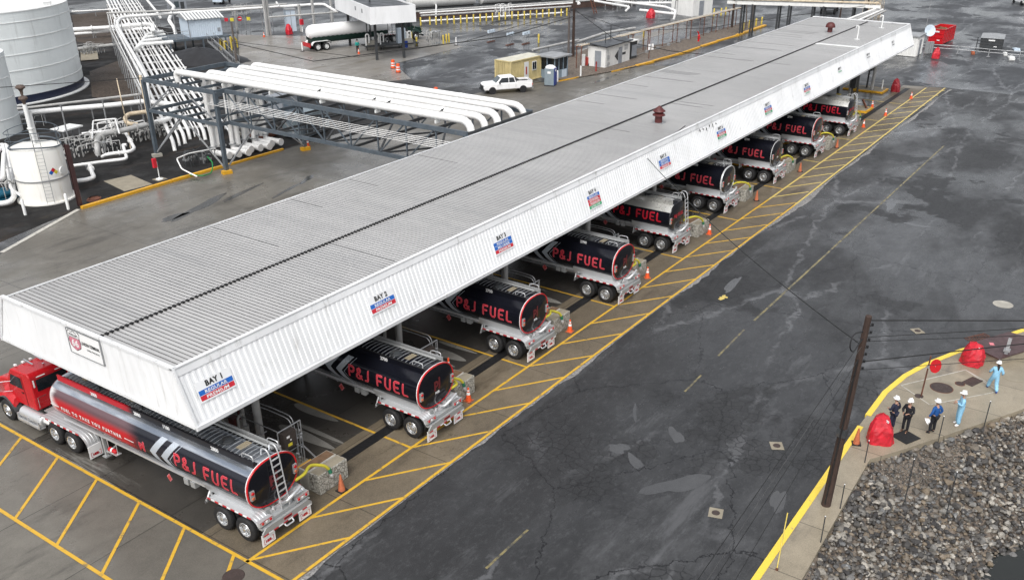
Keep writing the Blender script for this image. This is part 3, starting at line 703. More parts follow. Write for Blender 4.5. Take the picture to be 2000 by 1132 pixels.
# bay signs on the fascia: place maps sign coords (u along +x, v up the slope)
sl_ = Vector((0, YT-YB, ZT-ZB)).normalized(); nrm = Vector((0, -(ZT-ZB), YT-YB)).normalized()
def on_fascia(xc, v0):
    base = Vector((xc, YB, ZB))
    return lambda u, v, e=.062: base+Vector((u, 0, 0))+sl_*(v0+v)+nrm*e
rows_ = {1: ['B', 'R'], 2: ['B', 'R'], 3: ['B', 'B', 'R'], 4: ['B', 'R', 'R', 'G'], 5: ['B', 'B', 'R'], 6: ['B', 'R', 'G'], 7: ['B', 'R', 'G'], 8: ['B', 'R', 'g'], 9: ['g'], 10: ['w'], 11: ['w']}
word = {1: ['REGULAR', 'PREMIUM'], 2: ['REGULAR', 'PREMIUM'], 3: ['REGULAR', 'MID-GRADE', 'PREMIUM'], 4: ['REGULAR', 'DIESEL', 'PREMIUM', 'ULTRA LOW'], 5: ['REGULAR', 'MID-GRADE', 'PREMIUM'], 6: ['REGULAR', 'PREMIUM', 'DIESEL'], 7: ['REGULAR', 'PREMIUM', 'DIESEL'], 8: ['REGULAR', 'PREMIUM', 'DIESEL'], 9: ['BIODIESEL'], 10: ['BIO DIESEL'], 11: ['BIO DIESEL']}
ordn = ['', 'first', 'second', 'third', 'fourth', 'fifth', 'sixth', 'seventh', 'eighth', 'ninth', 'tenth', 'eleventh']
desc = {1: 'blue and red stripes, nearest to the canopy corner', 2: 'blue and red stripes, second along the fascia', 3: 'three stripes, third along the fascia', 4: 'four stripes ending in green', 5: 'three stripes, above the cable clip on the fascia', 6: 'blue, red and green stripes, next after the black marks', 7: 'blue, red and green stripes, seventh along', 8: 'blue, red and pale green stripes, eighth along', 9: 'one faint green line', 10: 'dark lettering only, second from the far end', 11: 'dark lettering only, closest to the far end'}
for k in range(1, 12):
    xc = -9.1+9.037*(k-1); s_ = thing('bay_sign', 'BAY %d sign of %s' % (k, desc[k]) if k not in (10, 11) else 'BAY %d sign of %s' % (k, desc[k]), 'sign', (xc, YB, ZB), 0, 'bay signs along the fascia')
    rr_ = rows_[k]; n = len(rr_); h = .20 if n < 3 else .19; W_ = .76 if n < 4 else .68; vtop = 1.17
    P_ = on_fascia(0, 0)
    def loc_(u, v, e): p = P_(u, v, e); return (p.x, p.y-YB, p.z-ZB)
    def rect(b, u0, u1, v0, v1, e):
        b.add([loc_(u0, v0, e), loc_(u1, v0, e), loc_(u1, v1, e), loc_(u0, v1, e)], [(0, 1, 2, 3)])
    v = vtop
    if rr_[0] in 'BRG':
        b = MB(); q = [loc_(u, v_, e) for e in (.045, .066) for u, v_ in ((-W_-.04, vtop-n*h-.05), (W_+.04, vtop-n*h-.05), (W_+.04, vtop+.33), (-W_-.04, vtop+.33))]
        b.add(q, [(4, 5, 6, 7), (0, 1, 5, 4), (1, 2, 6, 5), (2, 3, 7, 6), (3, 0, 4, 7)]); b.build('board', M['sign_white'] if False else M['fascia'], s_)
    b = MB(); letters(b, 'BAY %d' % k, .20, lambda u, v_: loc_(u, vtop+.07+v_, .078), center=True, off=.012, spacing=1.1); b.build('lettering', M['ink_black'], s_)
    for i, (c_, w_) in enumerate(zip(rr_, word[k])):
        v1 = vtop-i*h; v0 = v1-h
        if c_ in 'BRG': b = MB(); rect(b, -W_, W_, v0+.012, v1-.004, .072); b.build('stripe', M[{'B': 'sign_blue', 'R': 'sign_red', 'G': 'sign_green'}[c_]], s_)
        b = MB(); letters(b, w_, h*.60, lambda u, v_: loc_(u-.5, v0+h*.2+v_, .078), width=1.0, off=.004, spacing=1.02)
        b.build('lettering', M['ink_white'] if c_ in 'BRG' else (M['sign_green'] if c_ == 'g' else M['ink_black']), s_)
# terminal sign on the end fascia
def end_pl(u, v, e=.05): return (-e, -u, v)
s_ = thing('terminal_sign', 'white framed LINDEN TERMINAL sign with faded red shield on the end fascia', 'sign', (X0, 10.92, 5.63))
s_.scale = (1, .83, .74)
e_h = 1.42
b = MB(); b.bx(-.045, -.012, -2.62+1.15, 1.15, 0, e_h); b.build('board', M['sign_white'], s_)
b = MB()
for a_, c_ in (((0, 1.15, 0), (0, -1.47, 0)), ((0, -1.47, 0), (0, -1.47, e_h)), ((0, -1.47, e_h), (0, 1.15, e_h)), ((0, 1.15, e_h), (0, 1.15, 0))): b.beam((-.04, a_[1], a_[2]), (-.04, c_[1], c_[2]), .05, .05)
b.build('frame', M['galv'], s_)
def shield(w, h, cx, cy):
    pts = [(-.5, .40), (-.40, .5), (-.2, .42), (0, .5), (.2, .42), (.40, .5), (.5, .40), (.44, .2), (.5, -.05), (.42, -.3), (.2, -.42), (0, -.5), (-.2, -.42), (-.42, -.3), (-.5, -.05), (-.44, .2)]
    return [(cx+p[0]*w, cy+p[1]*h) for p in pts]
b = MB(); cx, cy = -.62, .78
for w, h, m_, e in ((.98, 1.16, 0, .050), (.90, 1.08, 1, .053)):
    p = shield(w, h, cx, cy); b.mat(m_).add([end_pl(u, v, e) for u, v in p], [tuple(range(len(p)))])
b.mat(0); b.add([end_pl(u, v, .056) for u, v in ((-1.06, .96), (-.18, .96), (-.18, .99), (-1.06, .99))], [(0, 1, 2, 3)])
p = [(u, v) for u, v in shield(.90, 1.08, cx, cy) if v < .97]; b.mat(2)
low = [(-1.03, .95), (-.21, .95), (-.17, .73), (-.24, .46), (-.44, .33), (-.62, .24), (-.80, .33), (-1.0, .46), (-1.07, .73)]
b.add([end_pl(u, v, .056) for u, v in low], [tuple(range(len(low)))])
b.build('emblem', [M['ink_black'], M['sign_white'], M['sign_pink']], s_)
b = MB(); letters(b, '66', .38, lambda u, v: end_pl(cx+u, .46+v, .060), center=True, off=.02); b.build('lettering', M['ink_white'], s_)
b = MB(); letters(b, 'PHILLIPS', .13, lambda u, v: end_pl(cx+u, 1.05+v, .060), center=True, off=.004)
b.build('lettering', M['ink_black'], s_); b = MB(); letters(b, 'LINDEN TERMINAL', .19, lambda u, v: end_pl(-.06+u, .74+v, .060), width=1.42, off=.006)
b.build('lettering', M['ink_black'], s_); b = MB(); letters(b, 'Linden, New Jersey', .105, lambda u, v: end_pl(.30+u, .50+v, .060), width=.98, off=.003); b.build('lettering', M['ink_black'], s_)
# roof vents and vent pipes
def vent(loc, kind, label):
    t = thing('roof_vent', label, 'vent', loc); t.scale = (.72, .72, .80); b = MB()
    b.lathe([(.36, 0), (.36, .75)], n=18); b.build('stack', M['dark_red'], t)
    b = MB()
    if kind: b.lathe([(.36, .62), (.62, .66), (.60, .76), (.36, .92)], n=18); b.lathe([(.36, .92), (.62, 1.02), (.60, 1.08), (0, 1.52)], n=18)
    else: b.lathe([(.72, .68), (.72, .80), (.60, 1.1), (.35, 1.28), (0, 1.34)], n=18)
    b.build('cap', M['dark_red'], t); b = MB(); b.box((0, 0, .03), (1.1, 1.1, .05)); b.build('flashing', M['roof_grey'], t); return t
vent((32.0, 7.9, ZT-.12), 1, 'dark red roof vent with two stacked conical caps on the canopy roof'); vent((78.7, 11.1, ZT-.09), 0, 'dark red mushroom-capped vent near the far end of the canopy roof')
for i, (x, y) in enumerate(((75.9, 7.3), (85.2, 7.4))):
    b = MB(); b.tube([(0, 0, 0), (0, 0, 1.15), (0, .02, 1.3), (.02, .25, 1.32), (.02, .28, 1.15)], .07, 10); b.lathe([(.3, 0), (.3, .03)], n=14)
    tag(b.build('vent_pipe', M['white_paint'], loc=(x, y, ZT-.12)), ['white gooseneck vent pipe on the roof just past the long pale joint', 'white gooseneck vent pipe at the far right corner of the roof'][i], 'vent pipe', 'gooseneck vent pipes on the canopy roof')
b = MB(); b.tube([G(1258, 291, ZT+.1)+V(2, .2, -.12), G(1350, 245, ZT)+V(-1.5, .2, -.1), G(1345, 244, ZT)+V(0, .25, -.1)], .03, 6); tag(b.build('cable', M['wire']), 'black cable lying along the roof edge behind the fascia', 'cable')
b = MB(); b.bx(70.5, 71.1, YT+.2, 9.9, ZT-.09, ZT-.055); b.build('joint_strip', M['white_paint'], can)
# ---------------------------------------------------------------- tanker trucks
TA, TB, TZ, TN = 1.20, .94, 2.26, 2.35
def tx_at(z, eps=0):
    k = max(0, 1-abs((z-TZ)/TB)**TN)**(1/TN); return TA*k+eps
def tz_at(x, eps=0):
    return TZ+TB*max(0, 1-abs(x/TA)**TN)**(1/TN)+eps
def oval(n=48, sc=1.0, a=TA, b_=TB):
    r = []
    for k in range(n):
        t = 2*PI*k/n; c, s_ = math.cos(t), math.sin(t)
        r.append((a*sc*math.copysign(abs(c)**(2/TN), c), b_*sc*math.copysign(abs(s_)**(2/TN), s_)))
    return r
def barrel(y0, y1, a=TA, b_=TB, nose=.6):
    b = MB(); b.smooth = True; n = 48; rings = []
    ys = [y0+(y1-nose-y0)*i/10 for i in range(11)]+[y1-nose+nose*math.sin(PI/2*i/6) for i in range(1, 7)]
    for i, y in enumerate(ys):
        sc = 1 if i <= 10 else max(.02, math.cos(PI/2*(i-10)/6)**.55)
        rings.append([(p[0], y, TZ+p[1]) for p in oval(n, sc, a, b_)])
    vs = [p for r in rings for p in r]; b.add(vs, [(i*n+k, (i+1)*n+k, (i+1)*n+(k+1) % n, i*n+(k+1) % n) for i in range(len(rings)-1) for k in range(n)]+[tuple(range((len(rings)-1)*n, len(rings)*n))])
    return b
def on_tank(y0, z0, e=.008):
    return lambda u, v: (-tx_at(z0+v, e), y0-u, z0+v)
STROKES = {'P': [[(0, 0), (0, 1), (.35, 1), (.55, .88), (.55, .62), (.35, .48), (0, .48)]], '&': [[(.62, .02), (.14, .70), (.12, .88), (.27, 1), (.42, .92), (.44, .74), (.05, .36), (.02, .15), (.18, 0), (.38, .02), (.60, .36)]],
    'J': [[(.45, 1), (.45, .22), (.34, .03), (.12, .0)]], 'F': [[(0, 0), (0, 1), (.5, 1)], [(0, .5), (.42, .5)]], 'U': [[(0, 1), (0, .22), (.14, .0), (.4, .0), (.54, .22), (.54, 1)]],
    'E': [[(.5, 1), (.10, 1), (0, .88), (0, .12), (.10, 0), (.5, 0)], [(0, .5), (.42, .5)]], 'L': [[(0, 1), (0, .1), (.08, 0), (.48, 0)]]}
def stroke_letter(b, ch, place, su, sv, w):
    'one letter as round-ended ribbons of width w, laid down by place(u, v)'
    for line in STROKES[ch]:
        P_ = [Vector((p[0]*su, p[1]*sv)) for p in line]
        for i in range(len(P_)-1):
            p, q = P_[i], P_[i+1]; L = (q-p).length; n = max(1, int(L/.09)); d = (q-p).normalized(); nn_ = Vector((-d.y, d.x))*w/2
            for k in range(n):
                a_, c_ = p.lerp(q, k/n), p.lerp(q, (k+1)/n); b.add([place(*(a_-nn_)), place(*(c_-nn_)), place(*(c_+nn_)), place(*(a_+nn_))], [(0, 1, 2, 3)])
        for p in P_: b.add([place(p.x, p.y)]+[place(p.x+w/2*math.cos(t), p.y+w/2*math.sin(t)) for t in [2*PI*k/10 for k in range(10)]], [(0, 1+k, 1+(k+1) % 10) for k in range(10)])
def wheel(root, x, y, side, dual=True, r=.52, rim='rim_metal', w=.27):
    s_ = side; t = MB()
    prof = [(.30, 0), (r-.10, -.015), (r-.03, .015), (r, .06), (r, w-.06), (r-.03, w-.015), (r-.10, w+.015), (.30, w)]
    t.lathe([(a, -s_*h) for a, h in prof], (s_*0, 0, 0), 'X', 28, caps=False)
    if dual: t.lathe([(a, -s_*(h+w+.05)) for a, h in prof], (0, 0, 0), 'X', 20, caps=False)
    # tread grooves
    for g in (.09, .135, .18): t.lathe([(r+.004, -s_*(g-.006)), (r+.004, -s_*(g+.006))], (0, 0, 0), 'X', 28, caps=False)
    wo = bpy.data.objects.new('wheel', None); COL.objects.link(wo); wo.parent = root; wo.location = (x, y, r); wo.empty_display_size = .2
    t.build('tyre', M['rubber'], wo)
    b = MB(); dp = .09 if dual else .02
    b.lathe([(.31, -s_*0), (.30, s_*.012), (.275, s_*.01), (.262, -s_*dp), (.17, -s_*dp*1.1), (.15, -s_*(dp-.04)), (.10, -s_*(dp-.05)), (.09, -s_*(dp-.13)), (.001, -s_*(dp-.14))], (0, 0, 0), 'X', 28, caps=False)
    b.mat(1)
    for k in range(10):
        a = 2*PI*k/10; b.cyl((-s_*(dp+.0), .215*math.cos(a), .215*math.sin(a)), (-s_*(dp-.008), .215*math.cos(a), .215*math.sin(a)), .028, n=8)
    b.mat(0)
    for k in range(10):
        a = 2*PI*(k+.5)/10; b.cyl((-s_*dp, .13*math.cos(a), .13*math.sin(a)), (-s_*(dp-.05), .13*math.cos(a), .13*math.sin(a)), .012, n=6)
    b.build('rim', [M[rim], M['black_plastic']], wo); return wo
def fender_prof(y0, y1, zt, drop0, drop1, r0=.45, r1=.45, n=7):
    'polyline in (y, z) from rear y0 to front y1 with rounded ends'
    P_ = []
    for i in range(n): a = PI/2*i/(n-1); P_.append((y0+r0*(1-math.sin(a+0)*1), zt-drop0*(1-math.sin(a)))) if False else P_.append((y0+r0*(1-math.cos(a)), zt-drop0*(1-math.sin(a))))
    for i in range(n): a = PI/2*i/(n-1); P_.append((y1-r1*(1-math.sin(a)), zt-drop1*(1-math.cos(a))))
    return P_
def sheet_along(b, prof, x0, x1, th=.02):
    n = len(prof)
    vs = [(x0, y, z) for y, z in prof]+[(x1, y, z) for y, z in prof]+[(x0, y, z-th) for y, z in prof]+[(x1, y, z-th) for y, z in prof]
    fs = []
    for i in range(n-1): fs += [(i, n+i, n+i+1, i+1), (2*n+i, 2*n+i+1, 3*n+i+1, 3*n+i), (i, i+1, 2*n+i+1, 2*n+i), (n+i, 3*n+i, 3*n+i+1, n+i+1)]
    b.add(vs, fs)
def fender(root, side, y0, y1, zt, d0, d1, r0, r1, tape=True, mt='aluminium', w=.64):
    prof = fender_prof(y0, y1, zt, d0, d1, r0, r1); xo, xi = side*1.27, side*(1.27-w); b = MB(); b.smooth = True
    sheet_along(b, prof, xo, xi)
    for k in range(4):
        xx = xo+(xi-xo)*(k+.7)/4.4; b.tube([(xx, y, z-.002) for y, z in prof], .012, 6)
    f = b.build('fender', M[mt], root)
    if tape:
        for mi, name in ((0, 'red_tape'), (1, 'white_tape')):
            b = MB(); L = y1-r1*.2-(y0+r0*.6); k = int(L/.22)
            for i in range(k):
                if i % 2 == mi:
                    a = y0+r0*.6+i*.22; b.bx(xo-.006*(-side)-.012 if side < 0 else xo+.0, xo+.012 if side > 0 else xo+.004, a, a+.2, zt-.075, zt-.015)
            b.build('reflective_tape', M[name], f)
    return f
def mudflap(root, x0, x1, y, z0, z1, txt=True):
    b = MB(); b.bx(x0, x1, y-.012, y+.012, z0, z1); f = b.build('mudflap', M['white_plastic'], root)
    if txt:
        cx = (x0+x1)/2; b = MB(); letters(b, 'HEIL', .105, lambda u, v: (cx+u, y-.018, z0+.12+v), center=True, off=.012)
        for s_ in (-1, 1):
            xx = cx+s_*.23; b.bx(xx-.008, xx+.008, y-.019, y-.014, z0+.06, z0+.28)
            for zz in (z0+.06, z0+.27): b.bx(min(xx, xx-s_*.07), max(xx, xx-s_*.07), y-.019, y-.014, zz, zz+.014)
        b.build('lettering', M['red_tape'], f)
def trailer(root, kind):
    wrap = {'red': 'tank_wrap'}.get(kind, 'tank_black'); y0, y1 = -.42, 12.25
    b = barrel(y0, y1); tk = b.build('tank_barrel', M[wrap], root)
    if kind == 'flat':     # bright metal top panel
        b = MB(); b.smooth = True; xs = [-1.10+.075*i for i in range(8)]; zs = [tz_at(x, .012) for x in xs]
        n = len(xs); b.add([(x, y0, z) for x, z in zip(xs, zs)]+[(x, 11.2, z) for x, z in zip(xs, zs)], [(i, i+1, n+i+1, n+i) for i in range(n-1)]); b.build('top_panel', M['silver_top'], root)
    b = MB(); b.smooth = True; ov = oval(48); rings = [[(p[0]*s_, y0-d_, TZ+p[1]*s_) for p in ov] for s_, d_ in ((1, 0), (.985, .05), (.9, .07), (.6, .10), (.3, .115), (.02, .12))]
    vs = [p for r in rings for p in r]; b.add(vs, [(i*48+k, i*48+(k+1) % 48, (i+1)*48+(k+1) % 48, (i+1)*48+k) for i in range(5) for k in range(48)]); head = b.build('rear_head', M['rear_head'], root)
    if kind != 'flat':
        b = MB(); o2 = oval(48, 1.015); b.tube([(p[0], y0-.03, TZ+p[1]) for p in o2+o2[:2]], .038, 8, caps=False); rim = b.build('rim_ring', M['red_light'], root)
        b = MB(); o2 = oval(48, 1.03); b.tube([(p[0], y0+.02, TZ+p[1]) for p in o2+o2[:2]], .022, 6, caps=False); b.build('white_edge', M['white_tape'], rim)
        b = MB(); letters(b, 'pj', .42, lambda u, v: (u, y0-.125, TZ-.02+v), center=True, off=.03); b.build('emblem', M['ink_dull_red'], head)
        b = MB(); letters(b, 'FUEL', .10, lambda u, v: (u, y0-.125, TZ-.35+v), center=True, off=.01); b.build('lettering', M['ink_white'] if kind != 'red' else M['ink_dull_red'], head)
    else:
        b = MB(); letters(b, 'P&J FUEL', .22, lambda u, v: (u, y0-.125, TZ+.0+v), center=True, off=.012, spacing=1.15); b.build('lettering', M['ink_red'], head)
    # top: walkway between two rails
    for s_ in (-1, 1):
        b = MB(); zt = 3.33
        if s_ < 0 or kind != 'flat': b.bx(s_*.66-.02, s_*.66+.02, y0+.05, 11.75, 2.98, zt)
        else: b.bx(.64, .68, y0+.05, 11.75, 2.98, zt)
        b.mat(1); b.bx(s_*.66-.035, s_*.66+.035, y0+.05, 11.75, zt, zt+.02)
        r_ = b.build('side_rail', [M[{'red': 'rail_wrap', 'flat': 'silver_top'}.get(kind, 'tank_black')] if s_ < 0 else M['alu_dull'], M[{'red': 'rail_wrap', 'flat': 'silver_top'}.get(kind, 'deck_black')] if s_ < 0 else M['alu_dull']], root)
        if s_ < 0:
            b = MB()
            for y, tx_ in (((9.2, '2000'), (6.35, '2000'), (4.55, '1100'), (1.75, '2800')) if kind == 'red' else ((1.9, '2700'), (6.3, '2000'), (9.2, '2000'))):
                letters(b, tx_, .15, lambda u, v: (-.684, y-u, 3.10+v), center=True, off=.012)
            b.build('lettering', M['ink_white'], r_)
    b = MB(); b.bx(-.64, .64, y0+.1, 11.7, 3.10, 3.165); (b.mat(1), b.bx(-.62, .1, y0+.3, 11.5, 3.26, 3.29), b.mat(0)) if kind == 'flat' else None; dk = b.build('walkway', [M['deck_black'], M['silver_top']], root)
    b = MB(); y = y0+.35
    while y < 11.5:
        b.tube([(-.60, y, 3.175), (-.3, y+.03, 3.20), (0, y+.04, 3.21), (.3, y+.03, 3.20), (.60, y, 3.175)], .017, 5); y += .235
    b.build('hoops', M['galv'], dk)
    b = MB()
    for y in ((1.0, 4.1, 7.4, 10.6)):
        for k in range(6): b.bx(-.2, .35, y-.15+k*.05, y-.13+k*.05, 3.215, 3.235)
    b.build('tread', M['tan_tread'], dk)
    for y in (1.75, 5.1, 6.5, 9.3):
        b = MB(); b.lathe([(.27, 0), (.27, .06), (.22, .09), (.22, .12), (.10, .16), (0, .17)], n=20); b.bx(-.30, .1, -.03, .03, .12, .17); b.cyl((-.28, 0, .08), (-.28, 0, .2), .05, n=8)
        b.lathe([(.30, 0), (.30, .02)], n=20); b.build('manhole_cover', M['steel_dark'], root, loc=(-.05, y, 3.18))
    b = MB(); b.tube([(.5, y0+.3, 3.25), (.5, 11.2, 3.25)], .05, 8); b.build('vapour_pipe', M['alu_dull'], root)
    for x in (-.62, .62):
        b = MB(); b.tube([(x, y0+.12, 3.3), (x, y0+.12, 3.55), (x, y0+.55, 3.55), (x, y0+.7, 3.5), (x, y0+.7, 3.3)], .022, 6, bend=.12); b.build('grab_rail', M['aluminium'], root)
    # ladder at the rear
    if kind in ('red', 'flat'):
        b = MB(); lx = .12 if kind == 'red' else .85
        for s_ in (-1, 1): b.tube([(lx+s_*.2, y0-.42, 1.1), (lx+s_*.2, y0-.18, 3.35), (lx+s_*.2, y0-.05, 3.62), (lx+s_*.2, y0+.25, 3.62), (lx+s_*.2, y0+.3, 3.3)], .028, 7, bend=.15)
        for k in range(8):
            t = k/7.5; z = 1.3+2.0*t; b.bx(lx-.2, lx+.2, y0-.42+.24*(z-1.1)/2.25-.03, y0-.42+.24*(z-1.1)/2.25+.03, z-.015, z+.015)
        b.build('ladder', M['aluminium'], root)
    # under the tank: frame rails, skirt, hopper
    b = MB(); b.bx(-.5, -.38, -.75, 11.6, 1.02, 1.26); b.bx(.38, .5, -.75, 11.6, 1.02, 1.26)
    for y in (-.6, .6, 1.9, 5, 8.4, 11): b.bx(-.5, .5, y-.06, y+.06, 1.05, 1.2)
    b.prism([(.95, 1.30), (.50, 1.05), (-.50, 1.05), (-.95, 1.30), (-1.12, 1.7), (1.12, 1.7)], 'Y', -.35, 2.3)
    b.bx(-1.02, -.9, 2.3, 11.4, 1.42, 1.52); b.bx(.9, 1.02, 2.3, 11.4, 1.42, 1.52)
    b.build('frame', M['aluminium'], root)
    b = MB(); b.bx(-.95, .95, 1.22, 1.28, 1.0, 1.12); b.tube([(-1.05, 1.25, .52), (1.05, 1.25, .52)], .08, 8); b.tube([(-1.05, 0, .52), (1.05, 0, .52)], .08, 8)
    for s_ in (-1, 1): b.bx(s_*.5-.04, s_*.5+.04, -.5, 1.9, .6, .75)
    b.build('axles', M['steel_dark'], root)
    for s_ in (-1, 1):
        for y in (0, 1.25): wheel(root, s_*1.25, y, s_)
        fender(root, s_, -.82, 2.12, 1.30, .34, .40, .55, .5)
        b = MB(); b.bx(s_*.98-.03, s_*.98+.03, 2.0, 2.06, .95, 1.55); b.beam((s_*1.2, 2.1, .95), (s_*.6, 2.3, 1.5), .06); b.build('bracket', M['aluminium'], root)
    b = MB(); b.smooth = False
    b.prism([(-1.25, .74), (-1.05, .92), (1.05, .92), (1.25, .74), (1.25, .60), (-1.25, .60)], 'Y', -1.02, -.96); b.bx(-1.22, 1.22, -.96, -.80, .86, .92)
    bp = b.build('rear_bumper', M['alu_dull'], root)
    for mi, name in ((0, 'red_tape'), (1, 'white_tape')):
        b = MB()
        for i in range(10):
            if i % 2 == mi: b.bx(-1.22+i*.245, -1.22+i*.245+.22, -1.03, -1.021, .605, .66)
        b.build('reflective_tape', M[name], bp)
    b = MB(); b.bx(-.2, .2, -1.032, -1.021, .74, .85); b.mat(1).bx(-.17, .17, -1.036, -1.032, .76, .83); b.build('number_plate', [M['red_tape'], M['dark_red']], bp)
    b = MB(); b.tube([(-.2, -.98, .6), (-.2, -1.1, .5), (.2, -1.1, .5), (.2, -.98, .6)], .03, 8, bend=.06); b.build('step', M['aluminium'], bp)
    for s_ in (-1, 1):
        b = MB(); x0, x1 = sorted((s_*1.25, s_*.62)); b.bx(x0, x1, -.92, -.74, 1.0, 1.20); lt = b.build('light_box', M['aluminium'], root)
        for k in range(3):
            b = MB(); xx = s_*(.72+.19*k); b.lathe([(.055, 0), (.05, -.02), (0, -.028)], (xx, -.92, 1.10), 'Y', 14); b.build('tail_light', M['red_light'] if k != 1 else M['white_tape'], lt)
        b = MB(); b.bx(x0+.02, x1-.02, -.925, -.921, 1.17, 1.195); b.build('reflective_tape', M['red_tape'], lt)
        mudflap(root, x0-.0, x1, -.90, .10, .62)
        b = MB(); b.bx(s_*1.06-.09, s_*1.06+.09, y0-.14, y0-.02, 1.98, 2.38); hl = b.build('marker_housing', M['alu_dull'], root)
        for z in (2.07, 2.28): b = MB(); b.lathe([(.07, 0), (.06, -.03), (0, -.04)], (s_*1.06, y0-.14, z), 'Y', 14); b.build('marker_light', M['red_light'] if z > 2.1 else M['orange_dull'], hl)
    # pump end: big elbow pipe and fittings at the rear
    b = MB(); b.tube([(.15, -.35, 1.15), (.15, -.75, 1.2), (.45, -.9, 1.45), (.95, -.8, 1.5)], .075, 10, bend=.2); b.lathe([(.12, 0), (.12, .06)], (.15, -.6, 1.12), 'Y', 12)
    b.cyl((-.35, -.7, 1.0), (-.35, -.7, 1.35), .06, n=10); b.box((-.15, -.7, 1.08), (.3, .16, .2)); b.cyl((.55, -.6, 1.0), (.55, -.6, 1.3), .05, n=10); b.build('discharge_pipe', M['aluminium'], root)
    b = MB(); b.box((-.05, -.75, 1.0), (1.3, .3, .12)); b.box((.62, -.62, 1.18), (.35, .12, .3)); b.box((-.6, -.62, 1.22), (.25, .12, .25)); b.build('deck_plate', M['alu_dull'], root)
    # under-belly valves, boxes, placard
    b = MB()
    for y in (3.0, 3.4): b.box((-.95, y, 1.28), (.22, .26, .26))
    b.build('valve_box', M['alu_dull'], root)
    b = MB()
    for k in range(4): y = 4.9+.7*k; b.cyl((-.45, y, 1.28), (-.78, y, 1.2), .045, n=8); b.lathe([(.07, 0), (.07, .04)], (-.79, y, 1.2), 'X', 10)
    b.tube([(-.6, 3.8, 1.1), (-.6, 7, 1.1)], .06, 8); b.build('outlet_valves', M['galv'], root)
    b = MB(); q = .19; y, z = 4.25, 1.22; b.mat(0).add([(-1.16, y, z+q), (-1.19, y-q, z), (-1.18, y, z-q), (-1.16, y+q, z)], [(0, 3, 2, 1)])
    q = .14; b.mat(1).add([(-1.171, y, z+q), (-1.198, y-q, z), (-1.192, y, z-q), (-1.171, y+q, z)], [(0, 3, 2, 1)]); b.build('hazard_placard', [M['ink_pink'], M['red_faded']], root)
    # landing gear and extinguisher
    for s_ in (-1, 1):
        b = MB(); b.bx(s_*.85-.06, s_*.85+.06, 8.95, 9.07, .35, 1.45); b.bx(s_*.85-.14, s_*.85+.14, 8.88, 9.14, .30, .35); b.beam((s_*.85, 8.95, .5), (s_*.5, 8.2, 1.2), .05); b.build('landing_leg', M['alu_dull'], root)
    b = MB(); b.tube([(-.98, 7.9, 1.4), (-.98, 7.9, .88), (-.98, 8.5, .88), (-.98, 8.5, 1.4)], .02, 6); b.bx(-1.1, -.85, 7.85, 8.55, .84, .87); cr_ = b.build('cradle', M['aluminium'], root)
    b = MB(); b.smooth = True; b.tube([(-1.0, 7.95, .97), (-1.0, 8.0, .97), (-1.0, 8.4, .97), (-1.0, 8.46, .97)], [.05, .10, .10, .04], 12); b.mat(1).tube([(-1.0, 8.15, .97), (-1.0, 8.25, .97)], .104, 12); b.build('fire_extinguisher', [M['red_paint'], M['white_tape']], cr_)
    # writing on both sides: outline, then face
    for side in (1, -1):
        pl = (lambda y_, z_, e: (lambda u, v: (-tx_at(z_+v, e), y_-u, z_+v))) if side == 1 else (lambda y_, z_, e: (lambda u, v: (tx_at(z_+v, e), y_+u, z_+v)))
        ys = 3.62 if side == 1 else .4
        for ch_, off_ in (('P', 0), ('&', .45), ('J', .92), ('F', 1.70), ('U', 2.18), ('E', 2.70), ('L', 3.20)):
            for w_, m_, e_ in ((.112, 'ink_red', .006), (.084, 'ink_pink', .009), (.056, 'ink_red', .012)):
                if kind == 'flat' and m_ == 'ink_pink': continue
                b = MB(); stroke_letter(b, ch_, pl(ys-off_*side, 2.06, e_), .52, .50, w_); b.build('lettering', M[m_], tk)
        if side == 1:
            def chev(y_tip, wdt, thk):
                b = MB(); zc = 2.18; z0_, z1_ = 1.42, 2.92; n = 8; pts = []
                for h0, h1, sg in ((zc, z1_, 1), (zc, z0_, 1)):
                    P0 = []; P1 = []
                    for i in range(n+1):
                        z = h0+(h1-h0)*i/n; sh = abs(z-zc)*wdt; P0.append((-tx_at(z, .009), y_tip-sh, z)); P1.append((-tx_at(z, .009), y_tip-sh-thk, z))
                    m_ = n+1; b.add(P0+P1, [(i, i+1, m_+i+1, m_+i) for i in range(n)])
                return b
            chev(5.15, .85, .36).build('chevron', M['chevron'], tk); chev(4.45, .85, .36).build('chevron', M['chevron'], tk); chev(3.95, .85, .03).build('chevron', M['chevron'], tk)
            if kind == 'red':
                b = MB(); letters(b, 'FUEL TO TAKE YOU FURTHER', .155, pl(11.05, 2.10, .010), width=4.1, off=.010, spacing=1.5, slices=3)
                for a_ in (11.8, 6.75):
                    zz = 2.17; b.add([(-tx_at(zz, .01), a_, zz), (-tx_at(zz, .01), a_-.6, zz), (-tx_at(zz+.045, .01), a_-.6, zz+.045), (-tx_at(zz+.045, .01), a_, zz+.045)], [(0, 1, 2, 3)])
                b.build('lettering', M['ink_white'], tk)
                b = MB(); letters(b, 'pj', .34, pl(5.82, 2.10, .008), off=.04, slices=6); b.build('emblem', M['ink_pink'], tk)
                b = MB(); letters(b, 'pj', .34, pl(5.82, 2.10, .011), off=.022, slices=6); b.build('emblem', M['ink_red'], tk)
